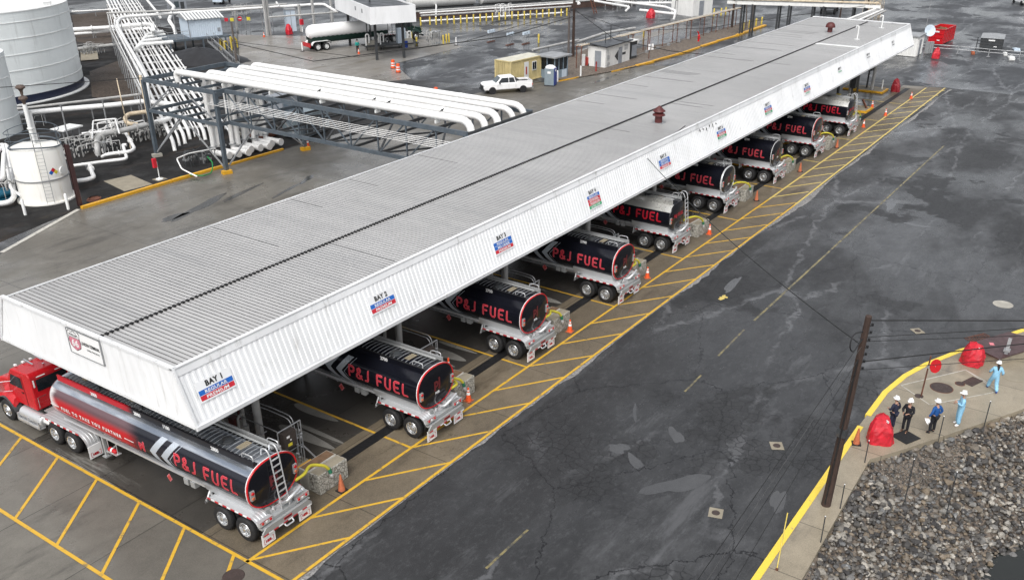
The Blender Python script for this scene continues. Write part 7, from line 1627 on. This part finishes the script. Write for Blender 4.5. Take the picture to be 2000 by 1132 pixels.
# toilet
q = G(1075, 167); t = thing('portable_toilet', 'blue and grey portable toilet with white domed roof', 'toilet', (q.x, q.y, 0), math.radians(-75)); b = MB(); b.bx(-.58, .58, -.58, .58, .1, 2.0); o = b.build('body', M['greyblue_plastic'], t); md = o.modifiers.new('b', 'BEVEL'); md.width = .04
b = MB(); b.bx(.585, .62, -.54, .54, .12, 2.05); b.bx(-.54, .54, -.62, -.585, .12, 1.0) if False else None; dr_ = b.build('door', M['blue_plastic'], t); b = MB(); b.smooth = True; b.lathe([(.66, 1.98), (.66, 2.06), (.5, 2.22), (.2, 2.32), (0, 2.34)], n=4); b.lathe([(.60, 2.0), (.55, 2.15), (.3, 2.3), (0, 2.34)], n=20); b.build('roof', M['white_plastic'], t); b = MB(); b.box((.0, -.592, 1.55), (.4, .01, .26)); b.build('label', M['ink_white'], t); b = MB(); b.box((.63, 0, 1.75), (.012, .4, .22)); b.build('label', M['ink_white'], dr_); b = MB(); b.bx(-.6, .6, -.6, .6, 0, .1); b.build('skid', M['steel_dark'], t)
for s_ in (0,): 
    b = MB(); b.bx(-.05, .585, -.60, -.585, .1, 2.0)
# booth
c1_, c2_ = G(1083, 156), G(1115, 148); ux = c2_-c1_; an = math.atan2(ux.y, ux.x); t = thing('guard_booth', 'small blue-grey guard booth with glass sides and flat roof', 'booth', (c1_.x, c1_.y, 0), an); L = 2.6; D_ = 2.4
b = MB(); b.bx(0, L, 0, D_, 0, 1.0); b.build('lower_wall', M['booth_blue'], t); b = MB(); [b.bx(x-.05, x+.05, y-.05, y+.05, 1.0, 2.5) for x in (0.05, L/3, 2*L/3, L-.05) for y in (.05, D_-.05)]; [b.bx(x-.05, x+.05, D_/2-.05, D_/2+.05, 1, 2.5) for x in (.05, L-.05)]; b.build('mullions', M['booth_blue'], t)
b = MB(); b.bx(.09, L-.09, .09, D_-.09, 1.0, 2.5); b.build('glazing', M['glass_dark'], t); b = MB(); b.bx(-.35, L+.35, -.35, D_+.35, 2.5, 2.66); b.build('roof', M['roof_grey'], t)
b = MB(); b.bx(L*.55, L*.9, -.03, 0, .05, .95); b.build('door', M['panel_bluewhite'], t)
for i, (px, py) in enumerate(((1089, 160), (1134, 150))): b = MB(); b.lathe([(.1, 0), (.1, 1.25), (.05, 1.3), (0, 1.3)], n=12); tag(b.build('white_post', M['white_paint'], loc=G(px, py)), ['white round post between the toilet and the guard booth', 'white round post right of the guard booth'][i], 'post', 'white posts by the guard booth')
t = thing('cart', 'red and white cart standing left of the white shed', 'cart', G(1147, 129)); b = MB(); b.bx(-.3, .3, -.3, .3, .1, 1.1); b.build('body', M['red_faded'], t); b = MB(); b.cyl((-.6, .2, 0), (-.6, .2, 1.5), .2, n=10); b.cyl((-.3, .6, 0), (-.3, .6, 1.4), .16, n=10); b.build('bottles', M['white_paint'], t); b = MB(); [b.lathe([(.18, -.04), (.18, .04)], (x, -.35, .18), 'Y', 12) for x in (-.25, .25)]; b.build('wheel', M['rubber'], t)
t = thing('red_post', 'short weathered red post in front of the white shed door', 'post', G(1164, 141)); b = MB(); b.beam((0, 0, 0), (.0, .0, 1.25), .13); b.build('shaft', M['red_faded'], t); b = MB(); b.box((0, 0, 1.1), (.2, .06, .2)); b.build('plate', M['dark_red'], t)
# white shed with arrow
c0_, c1_, c2_ = G(1155, 129), G(1182, 134), G(1229, 119); ux = c2_-c1_; an = math.atan2(ux.y, ux.x); L = ux.length; vv = (c0_-c1_); D_ = abs(vv.cross(ux.normalized()).z) if True else 2.6; D_ = max(D_, 2.6)
t = thing('white_shed', 'white wooden shed with dark roof and big dark arrow painted on its wall', 'shed', (c1_.x, c1_.y, 0), an); H_ = 2.55
b = MB(); b.bx(0, L, 0, D_, 0, H_); 
b.build('wall', M['shed_white'], t); b = MB(); k = .3
while k < L: b.bx(k, k+.015, -.012, 0, .02, H_); k += .34
b.build('batten', M['roof_grey'], t)
b = MB(); vs = [(-.35, -.3, H_+.02), (L+.3, -.3, H_+.02), (L+.3, D_+.3, H_+.32), (-.35, D_+.3, H_+.32)]; b.add(vs+[(x, y, z+.12) for x, y, z in vs], [(0, 3, 2, 1), (4, 5, 6, 7), (0, 1, 5, 4), (1, 2, 6, 5), (2, 3, 7, 6), (3, 0, 4, 7)]); b.build('roof', M['roof_black'], t)
b = MB(); b.bx(L*.52, L*.66, -.05, -.015, .05, 2.1); b.build('door', M['door_grey'], t); b = MB(); b.bx(-.04, 0, D_*.25, D_*.6, .05, 2.05); b.build('door', M['door_grey'], t)
b = MB(); b.add([(L*.36, -.02, 1.15), (L*.51, -.02, .45), (L*.51, -.02, 1.85)], [(0, 1, 2)]); b.bx(L*.68, L*.82, -.025, -.015, 1.05, 1.35); b.build('arrow', M['steel_dark'], t)
b = MB(); letters(b, 'TRUCK', .22, lambda u, v: (L*.83+u, -.02, 2.0+v), center=True, off=.01); letters(b, 'OUT', .3, lambda u, v: (L*.83+u, -.02, 1.58+v), center=True, off=.012); b.build('lettering', M['door_grey'], t)
b = MB(); b.cyl((L*.25, 1.0, H_+.2), (L*.25, 1.0, H_+1.4), .06, n=8); b.cyl((L*.7, 1.9, H_+.3), (L*.7, 1.9, H_+2.0), .06, n=8); b.build('flue', M['steel_dark'], t); b = MB(); b.box((.5, -.12, 1.3), (.2, .2, .5)); b.tube([(.5, -.1, .1), (.5, -.1, 2.2)], .03, 6); b.box((.55, -.15, .5), (.25, .2, .3)); b.build('meter', M['galv'], t)
tt, L2 = block_bldg(1232, 117, 1243, 114, 1.2, 2.3, 'dark steel cabinet with white lid attached at the right of the white shed', 'steel_dark', 'white_paint', 'equipment_cabinet', cat='cabinet'); b = MB(); b.bx(.1, L2-.1, -.04, 0, .4, 1.8); b.build('panel', M['door_grey'], tt)
t = thing('fire_hydrant', 'red fire hydrant on the gravel island', 'hydrant', G(1364, 82)); b = MB(); b.lathe([(.2, 0), (.2, .1), (.13, .12), (.13, .75), (.18, .8), (.18, .86), (.12, 1.0), (0, 1.08)], n=16); b.cyl((-.26, 0, .62), (.26, 0, .62), .08, n=10); b.cyl((0, -.26, .55), (0, 0, .55), .1, n=10); b.build('body', M['red_light'], t); b = MB(); b.beam((0, 0, 1.05), (-.3, .1, 1.5), .12); b.build('nozzle', M['red_light'], t)
t = thing('twin_sign', 'pair of small white plates on a brown post on the gravel island', 'sign', G(1267, 116)); b = MB(); b.cyl((0, 0, 0), (0, 0, 3.8), .06, n=6); b.build('post', M['rust_steel'], t); b = MB(); b.box((-.25, -.1, 1.6), (.35, .04, .75), -.5); b.box((.2, -.35, 1.6), (.35, .04, .75), -.5); b.build('plate', M['sign_white'], t)
# elevated pipe line running along the island
bents = [(1150, 128), (1190, 118), (1212, 108), (1240, 104), (1267, 96), (1293, 92), (1317, 82), (1342, 76), (1370, 68), (1400, 62), (1425, 56)]
t = thing('pipe_rack', 'long low pipe rack on slim steel posts along the gravel island', 'pipe rack', (0, 0, 0)); tops = []
x0_, x1_ = G(1130, 135), G(1440, 52); b = MB()
for k in range(12):
    q = x0_.lerp(x1_, k/11); 
    for s_ in (-.35, .35): b.beam((q.x, q.y+s_, 0), (q.x, q.y+s_, 2.7), .09)
    b.beam((q.x, q.y-.5, 2.7), (q.x, q.y+.5, 2.7), .12, .1)
b.build('bent', M['rust_steel'], t)
for i, (dy, r) in enumerate(((-.3, .08), (0, .11), (.3, .07))): b = MB(); b.tube([x0_+V(0, dy, 2.85), x1_+V(0, dy, 2.85)], r, 8); b.build('run', M['pipe_grey' if i % 2 else 'pipe_rust'], t)
pipe([(1120, 85, .6), (1180, 65, .6), (1240, 55, .6)], .2, 'grey pipe on the ground behind the white shed', 'pipe_grey'); pipe([(1040, 98, 1.0), (1130, 78, 1.0)], .16, 'grey pipe running right behind the guard booth', 'pipe_grey')
t = thing('chain_fence', 'thin metal fence along the back of the gravel island', 'fence', (0, 0, 0)); f0, f1 = G(1240, 112), G(1400, 60); b = MB()
for k in range(9): q = f0.lerp(f1, k/8); b.tube([q, q+V(0, 0, 2.2)], .04, 6); b.box((q.x, q.y, .2), (.4, .4, .4))
b.build('post', M['galv'], t); b = MB(); [b.tube([f0+V(0, 0, z), f1+V(0, 0, z)], .025, 5) for z in (.25, 2.2)]; b.build('rail', M['galv'], t)
for i, (px, py) in enumerate(((987, 82), (997, 84), (1018, 84), (1025, 84))):
    pass
for i, (px, py) in enumerate(((960, 82), (997, 88), (1028, 86))):
    t = thing('valve_station', ['grey twin-headed valve stand on the dark yard, leftmost', 'grey valve stand with three boxes in the yard, middle', 'slim grey valve stand with flat top, rightmost in the yard'][i], 'valve stand', G(px, py), 0, 'valve stands on the dark yard'); b = MB(); [b.tube([(x, 0, 0), (x, 0, 1.3+.3*(i == 2))], .05, 6) for x in (-.6, 0, .6)]; b.tube([(-.9, 0, .25), (.9, 0, .25)], .06, 6); b.build('pipes', M['galv'], t); b = MB(); [b.box((x, 0, 1.5), (.34, .3, .4)) for x in (-.6, 0, .6)]; b.build('boxes', M['panel_bluewhite'], t); b = MB(); b.box((0, .1, .05), (1.7, .35, .1)); b.build('plinth', M['rust_steel'], t)
# yellow bollards
bl = [(822, 50), (840, 49), (852, 49), (862, 48), (874, 47), (887, 47), (900, 46), (912, 45), (925, 44), (938, 43), (950, 42), (962, 41), (975, 40), (987, 39), (1000, 38), (1012, 38), (1024, 37), (1036, 36), (1048, 35), (1060, 34), (1072, 33), (1084, 32), (1096, 32), (1107, 31)]
def ypost(h=1.1, r=.11):
    t = thing('bollard', '', 'bollard', (0, 0, 0), 0, 'yellow bollards in front of the tank cars'); b = MB(); b.lathe([(r, 0), (r, h-.06), (r*.6, h), (0, h)], n=12); b.build('post', M['yellow_steel'], t); return t
yp = ypost(1.25, .13)
names = ['leftmost', 'second from the left', 'third from the left', 'fourth from the left', 'fifth from the left', 'sixth from the left', 'seventh from the left', 'eighth from the left', 'ninth from the left', 'tenth from the left', 'eleventh from the left', 'twelfth from the left', 'twelfth from the right', 'eleventh from the right', 'tenth from the right', 'ninth from the right', 'eighth from the right', 'seventh from the right', 'sixth from the right', 'fifth from the right', 'fourth from the right', 'third from the right', 'second from the right', 'rightmost']
for i, (px, py) in enumerate(bl):
    lb = 'yellow bollard in the long row before the tank cars, '+names[i]
    if i == 0: yp.location = G(px, py); yp['label'] = lb
    else: dup(yp, G(px, py), None, lb)
yb_ = [(866, 86, 'first yellow bollard of three right of the meter stand'), (872, 84, 'second yellow bollard of three right of the meter stand'), (877, 83, 'third yellow bollard of three right of the meter stand'), (804, 80, 'yellow bollard left of the green tractor'), (814, 90, 'dented yellow bollard in front of the green tractor'), (1052, 84, 'lone yellow bollard on the dark yard'), (1257, 75, 'yellow bollard beside the concrete path'), (1451, 60, 'yellow post by the leaning poles, nearest'), (1463, 56, 'yellow post by the leaning poles, second'), (1476, 52, 'yellow post by the leaning poles, third'), (1487, 49, 'yellow post at the end of the far yellow kerb'), (1394, 32, 'yellow post beside the far white building, nearest it'), (1408, 31, 'yellow post beside the far white building, middle'), (1417, 29, 'yellow post beside the far white building, farthest')]
for px, py, lb in yb_: dup(yp, G(px, py), None, lb, 'other yellow posts in the yard')
# ---------------------------------------------------------------- top band: tank cars, pipes, ladder, white building, rack
a_, c_ = G(812, 42), G(1130, 20); dv = (c_-a_).normalized(); nv = V(-dv.y, dv.x, 0)
an = math.atan2(dv.y, dv.x)
for i in range(3):
    q = a_+dv*(7.5+13.5*i)+nv*7; t = thing('tank_car', ['grey tank car on rails at the top edge, left one', 'grey tank car on rails at the top edge, middle one', 'grey tank car on rails at the top edge, right one'][i], 'tank car', (q.x, q.y, 0), an, 'grey tank cars at the top edge')
    b = MB(); b.smooth = True; b.tube([(-6.3, 0, 2.6), (-6.0, 0, 2.6), (6.0, 0, 2.6), (6.3, 0, 2.6)], [.7, 1.45, 1.45, .7], 28); b.build('tank_barrel', M['shed_white'], t)
    b = MB(); b.bx(-6.6, 6.6, -1.3, 1.3, .9, 1.15); b.build('sill', M['steel_dark'], t)
    for x in (-4.8, -3.2, 3.2, 4.8): b = MB(); b.lathe([(.45, -.85), (.45, -.70)], (x, 0, .45), 'Y', 16); b.lathe([(.45, .70), (.45, .85)], (x, 0, .45), 'Y', 16); b.build('wheel', M['steel_dark'], t)
    b = MB(); b.add([(x-.4, -1.47, z) for x, z in ()]or [(1.0, -1.47, 2.9), (1.3, -1.47, 2.6), (1.0, -1.47, 2.3), (.7, -1.47, 2.6)], [(0, 1, 2, 3)]); b.build('hazard_placard', M['steel_dark'], t)
    b = MB(); b.cyl((0, 0, 4.0), (0, 0, 4.6), .5, n=14); b.build('dome', M['galv'], t)
t = thing('dock_wall', 'low rusty brown retaining wall behind the yellow bollards', 'wall', (a_.x, a_.y, 0), an); b = MB(); b.bx(-1, 45, 2.5, 2.9, 0, 1.1); b.build('wall', simple('brown_wall', (.07, .04, .032), .8, 0, .4, 1.2), t); b = MB(); b.bx(-1, 45, 2.4, 3.4, 1.1, 1.25); b.build('coping', M['pipe_grey'], t)
g7 = 'long pale pipes behind the yellow bollards'
pipe([(822, 42, .35), (1100, 25, .35)], .14, 'long white pipe low behind the yellow bollards', group=g7); pipe([(822, 31, .9), (1115, 13, .9)], .16, 'long grey pipe above the white one behind the bollards', 'pipe_grey', group=g7); pipe([(820, 26, 1.3), (1120, 6, 1.3)], .12, 'uppermost long pipe in front of the tank cars', 'pipe_white', group=g7)
pipe([(848, -5, 2.0), (852, 12, 1.6), (851, 44, .1)], .14, 'white upright pipe rising left in the bollard row'); pipe([(1160, 2, 1.2), (1230, 14, 1.2), (1222, 22, .5)], .2, 'white pipe with elbow right of the wooden ladder'); pipe([(1185, 0, 1.6), (1300, 14, 1.6), (1320, 22, 1.4), (1316, 38, .1)], .2, 'white pipe sloping down to the yard before the far white building'); pipe([(1250, 20, .9), (1320, 28, .9)], .22, 'low white pipe behind the pinkish red cover'); pipe([(1200, 6, 1.2), (1330, 6, 1.2)], .2, 'white pipe at the top edge left of the white building')
manifold(1225, 12, 5, 3, 2.4, 'dense valve manifold right of the ladder', 21, 'pipe_grey', 14); manifold(1290, 8, 6, 3, 2.6, 'dense pale manifold left of the far white building', 22, 'pipe_white', 16); manifold(1338, 28, 3, 2, 3.4, 'dark upright piping beside the far white building', 23, 'steel_dark', 14); manifold(700, 20, 5, 3, 2, 'dark equipment beside the small canopy roof', 24, 'steel_dark', 10); manifold(985, 32, 3, 1.5, 2.2, 'white boxed manifold behind the yellow bollards', 25, 'pipe_white', 8); manifold(470, 30, 3, 2, 2, 'grey equipment beyond the control building', 26, nn_=8); manifold(840, 88, 2.4, 2, 2, 'grey fittings between the green tractor and the meter stand', 27, nn_=8); manifold(250, 5, 4, 3, 2.5, 'grey equipment at the top edge left', 28, nn_=8)
t = thing('wooden_ladder', 'brown wooden ladder leaning against the rusty wall', 'ladder', G(1163, 27)); b = MB(); [b.beam((x, 0, 0), (x-.2, 1.2, 3.6), .12) for x in (-.45, .45)]; [b.beam((-.45-.2*k/10, 1.2*k/10, .36*k), (.45-.2*k/10, 1.2*k/10, .36*k), .07) for k in range(1, 10)]; b.build('frame', M['rust_steel'], t)
c1_, c2_ = G(1352, 33), G(1390, 28); t = thing('white_building', 'white block building with grey door at the top edge', 'building', (c1_.x, c1_.y, 0), math.atan2((c2_-c1_).y, (c2_-c1_).x)); L = (c2_-c1_).length; b = MB(); b.bx(0, L, 0, 5, 0, 3.2); b.build('wall', M['shed_white'], t); b = MB(); b.bx(-.15, L+.15, -.15, 5.15, 3.2, 3.4); b.build('roof', M['roof_grey'], t); b = MB(); b.bx(L*.32, L*.55, -.04, 0, 0, 2.4); b.build('door', M['door_grey'], t)
# elevated rack at the far end of the canopy
t = thing('elevated_rack', 'rust-streaked elevated pipe rack crossing behind the far end of the canopy', 'pipe rack', (0, 0, 0)); r0_, r1_ = G(1440, 6, 4.6), G(1720, 14, 4.6)
b = MB(); b.beam(r0_, r1_, .25, .4); b.beam(r0_+V(0, 1.6, 0), r1_+V(0, 1.6, 0), .25, .4); b.build('girder', M['shed_white'], t)
b = MB(); [b.tube([r0_+V(0, .3+.4*k, .5), r1_+V(0, .3+.4*k, .5)], .12, 8) for k in range(3)]; b.build('run', M['pipe_rust'], t); b = MB(); b.tube([r0_+V(0, .1, .75), r0_.lerp(r1_, .4)+V(0, .1, .75)], .16, 8); b.build('run', M['rust_steel'], t)
for f_ in (.12, .38, .62, .9):
    q = r0_.lerp(r1_, f_); b = MB(); [b.beam((q.x+s_, q.y+dy, 0), (q.x+s_, q.y+dy, 4.5), .22) for s_ in (-.5, .5) for dy in (0, 1.6)]; b.build('leg', M['steel_dark'], t)
g8 = 'pipes behind the far roof edge'
for i, dx in enumerate((0, 12, 22, 36)): pipe([(1715+dx*.4, 16+dx*.15, 4.3-.15*i), (1640+dx, 44+dx*.1, 4.0-.15*i)], .16, ['first', 'second', 'third', 'fourth'][i]+' pale pipe slanting down to the far roof edge', 'pipe_grey' if i % 2 else 'pipe_white', group=g8, sup=False)
manifold(1700, 34, 3, 3, 4.2, 'dark rusty piping tower at the far roof edge', 31, 'pipe_rust', 16)
t = thing('flatbed', 'dark flatbed parked behind the far pipe rack', 'trailer', G(1620, 24), .2); b = MB(); b.bx(-4, 3, -1.3, 1.3, 1.0, 1.25); b.build('deck', M['steel_dark'], t); b = MB(); [b.lathe([(.5, -.15), (.5, .15)], (x, y, .5), 'Y', 16) for x in (-2.8, -1.6, 2) for y in (-1.1, 1.1)]; b.build('wheel', M['rubber'], t); b = MB(); b.bx(-2, 2.4, -1.1, 1.1, 1.25, 1.5); b.build('load', M['roof_grey'], t)
# right far: white hut, dish, dumpsters, guardrail
c1_, c2_ = G(1752, 112), G(1787, 111); c0_ = c1_; 
t = thing('white_hut', 'white ribbed hut with grey roof just past the far end of the canopy', 'building', (0, 0, 0)); q = G(1787, 112); t.location = (q.x, q.y, 0); b = MB(); ribbed(b, lambda s_, u, d_: (-d_, s_, .05+2.5*u), 9, .3, .05, .5); ribbed(b, lambda s_, u, d_: (s_, -d_, .05+2.5*u), 3.2, .3, .05, .5); b.bx(.04, 3.2, .04, 9, .05, 2.5); b.build('wall', M['shed_white'], t)
b = MB(); b.bx(-.2, 3.4, -.2, 9.2, 2.55, 2.7); b.build('roof', M['roof_grey'], t); b = MB(); b.bx(1.0, 1.9, -.09, -.06, .1, 2.1); b.build('door', M['door_grey'], t); b = MB(); [b.box((3.5+.3*k, -.6-.2*k, .8), (.3, .5, 1.5)) for k in range(3)]; b.build('cabinets', M['galv'], t)
t = thing('satellite_dish', 'pale round satellite dish beside the white hut', 'dish', G(1808, 98)); b = MB(); b.tube([(0, 0, 0), (0, 0, 2.3)], .06, 8); b.beam((0, 0, 2.2), (-.9, .8, 1.6), .05); b.build('mast', M['galv'], t); b = MB(); b.smooth = True; b.lathe([(0, 0), (.4, .06), (.75, .2), (.77, .2), (.4, .03)], n=28, caps=False); o = b.build('reflector', M['panel_bluewhite'], t, loc=(0, 0, 2.55)); o.rotation_euler = (0, math.radians(-72), math.radians(38)) 
def dumpster(p_near, p_left, L, h, label, mt, loadmt):
    n_, l_ = G(*p_near), G(*p_left); ux = l_-n_; an = math.atan2(ux.y, ux.x); W_ = ux.length; t = thing('dumpster', label, 'dumpster', (n_.x, n_.y, 0), an)
    b = MB(); th = .07; b.bx(0, W_, -L, 0, .15, .3); b.bx(0, W_, -th, 0, .3, h); b.bx(0, W_, -L, -L+th, .3, h); b.bx(0, th, -L+th, -th, .3, h); b.bx(W_-th, W_, -L+th, -th, .3, h); b.build('bin', M[mt], t)
    b = MB(); [b.beam(p, q, .1) for p, q in (((0, 0, h), (W_, 0, h)), ((0, -L, h), (W_, -L, h)), ((0, 0, h), (0, -L, h)), ((W_, 0, h), (W_, -L, h)))]; k = .6
    while k < L: b.bx(-.05, 0, -k-.05, -k+.05, .2, h); b.bx(W_, W_+.05, -k-.05, -k+.05, .2, h); k += .8
    b.bx(.1, W_-.1, 0, .05, h*.45, h*.45+.08); b.bx(.1, W_-.1, 0, .05, h*.7, h*.7+.08); b.build('ribs', M[mt], t)
    b = MB(); n = 10; vs = [(th+(W_-2*th)*i/n, -th-(L-2*th)*j/n, h*.82+random.uniform(-.1, .12)) for i in range(n+1) for j in range(n+1)]; b.add(vs, [(i*(n+1)+j, i*(n+1)+j+1, (i+1)*(n+1)+j+1, (i+1)*(n+1)+j) for i in range(n) for j in range(n)]); b.build('load', M[loadmt], t)
    b = MB(); b.box((W_*.5, .06, h*.85), (.8, .02, .18)); b.box((W_*.3, .06, h*.3), (.4, .02, .12)); b.build('label', M['ink_white'], t); return t
dumpster((1840, 89), (1809, 86), 5.5, 2.1, 'big red dumpster filled with rusty debris', 'red_paint', 'rust_debris')
t = dumpster((1955, 99), (1912, 96), 4.5, 1.45, 'black dumpster with grey cover on the far yard', 'steel_dark', 'roof_grey'); n_ = G(1955, 99); b = MB(); l_ = G(1912, 96); W_ = (l_-n_).length; b.add([(-.1, .1, 1.5), (W_+.1, .1, 1.5), (W_+.1, -4.6, 1.55), (-.1, -4.6, 1.55), (W_/2, -.3, 1.62), (W_/2, -4.3, 1.68)], [(0, 1, 4), (1, 2, 5, 4), (2, 3, 5), (3, 0, 4, 5)]); b.build('tarp', M['roof_grey'], t)
t = thing('guardrail', 'grey pipe guardrail along the far road edge at the right', 'guardrail', (0, 0, 0)); pts_ = [G(1795, 100), G(1815, 101), G(1870, 105), G(1930, 111), G(1990, 116), G(2060, 123)]; b = MB()
for z in (.55, .95): b.tube([p+V(0, 0, z) for p in pts_], .05, 6)
b.build('rail', M['galv'], t); b = MB(); [b.beam(p, p+V(0, 0, 1.0), .1) for p in pts_]; [b.box((p.x, p.y, .02), (.4, .4, .04)) for p in pts_]; b.build('post', M['galv'], t)
for i, (px, py, m_, w) in enumerate(((1985, 100, 'panel_bluewhite', 1.6), (1963, 108, 'white_paint', .9), (1900, 106, 'orange_dull', .8), (1975, 116, 'white_paint', 1.4))):
    b = MB(); b.box((0, 0, .12), (w, w*.5, .24), .3); b.box((.2, .1, .3), (w*.5, w*.4, .12), .9); tag(b.build('scrap_pile', M[m_], loc=G(px, py)), ['pale blue tarp heap behind the guardrail', 'small white scrap heap by the guardrail', 'rusty orange lump at the guardrail post', 'flat white sheets on the ground before the guardrail'][i], 'scrap')
b = MB(); b.tube([(0, 0, 0), (0, 0, 2.1)], .06, 8); tag(b.build('steel_post', M['steel_dark'], loc=G(1904, 104)), 'short dark post beside the rusty lump at the guardrail', 'post')
t = thing('white_van', 'white vehicle cut off by the top right corner', 'vehicle', G(1996, 8), .6); b = MB(); b.prism([(-2.4, .4), (2.4, .4), (2.5, .9), (1.6, 1.1), (1.0, 1.7), (-1.6, 1.7), (-2.4, 1.1)], 'Y', -.9, .9); o = b.build('body', M['white_plastic'], t); b = MB(); [b.lathe([(.36, -.1), (.36, .1)], (x, y, .36), 'Y', 16) for x in (-1.5, 1.5) for y in (-.88, .88)]; b.build('wheel', M['rubber'], t); b = MB(); b.bx(-1.2, .9, -.91, .91, 1.15, 1.55); b.build('side_window', M['glass_dark'], t)
t = thing('dark_pickup', 'dark vehicle with rear door open to the top edge behind the grey pipe', 'vehicle', G(434, 6), .5); b = MB(); b.prism([(-2.3, .4), (2.3, .4), (2.3, 1.0), (1.2, 1.6), (-1.2, 1.6), (-2.3, 1.1)], 'Y', -.9, .9); b.build('body', M['panel_bluewhite'], t); b = MB(); b.bx(-1.8, 1.6, -.92, .92, 1.05, 1.4); b.build('side_window', M['glass_dark'], t); b = MB(); [b.lathe([(.36, -.1), (.36, .1)], (x, y, .36), 'Y', 16) for x in (-1.5, 1.5) for y in (-.88, .88)]; b.build('wheel', M['rubber'], t); t['label'] = 'small pale vehicle at the top edge beyond the control building'; t['category'] = 'vehicle'
def patch(px, py, rx, ry, rot, seed, mt='g_puddle', z=.005):
    rd = random.Random(seed); c = G(px, py); n = 44; pts = []
    for k in range(n):
        a = 2*PI*k/n; f = 1+.22*math.sin(2*a+seed)+.15*math.sin(3*a+seed*2)+.07*math.sin(5*a+seed)+rd.uniform(-.03, .03); x, y = rx*f*math.cos(a), ry*f*math.sin(a)
        pts.append((c.x+x*math.cos(rot)-y*math.sin(rot), c.y+x*math.sin(rot)+y*math.cos(rot)))
    sheet('puddle', pts, z, M[mt])
patch(1325, 945, 1.5, .45, -.5, 3); patch(1520, 978, .9, .25, .2, 5); patch(1240, 805, .7, .10, .5, 8); patch(1430, 556, 1.6, .22, .1, 11); patch(1208, 875, .35, .5, .2, 2);  patch(1320, 850, .6, .3, .6, 19); patch(1240, 900, .7, .2, 1.0, 23); patch(1790, 440, .3, .8, .1, 31); patch(1740, 400, 1.6, .3, .1, 37); patch(1230, 560, 1.8, .3, .05, 41)
rp = random.Random(44)
for k in range(9):
    for j in range(3):
        L_ = rp.uniform(1.2, 2.6); w_ = rp.uniform(.12, .42); x_ = -4.9+9.02*k+1.0+j*.85+rp.uniform(-.2, .2); y_ = rp.uniform(6.2, 8.5)
        pts = [(x_+w_*math.sin(a)*(1-.35*math.cos(a)), y_-L_*math.cos(a)) for a in [2*PI*q/28 for q in range(28)]]
        sheet('washed_streak', pts, .0145+.0006*j, M['g_streak'])
patch(395, 402, 3.2, .45, .35, 3, 'g_wet', .0135); patch(470, 378, 2.2, .3, .2, 7, 'g_wet', .0135); patch(340, 424, 1.4, .35, .1, 11, 'g_wet', .0135); patch(560, 372, 1.8, .2, .3, 21, 'g_wet', .0135); patch(600, 350, 1.2, .3, .5, 9, 'g_wet', .0135); patch(860, 205, 3.5, .3, .2, 4, 'g_wet', .0135); patch(1180, 155, 3, .35, 0, 6, 'g_wet', .0135)
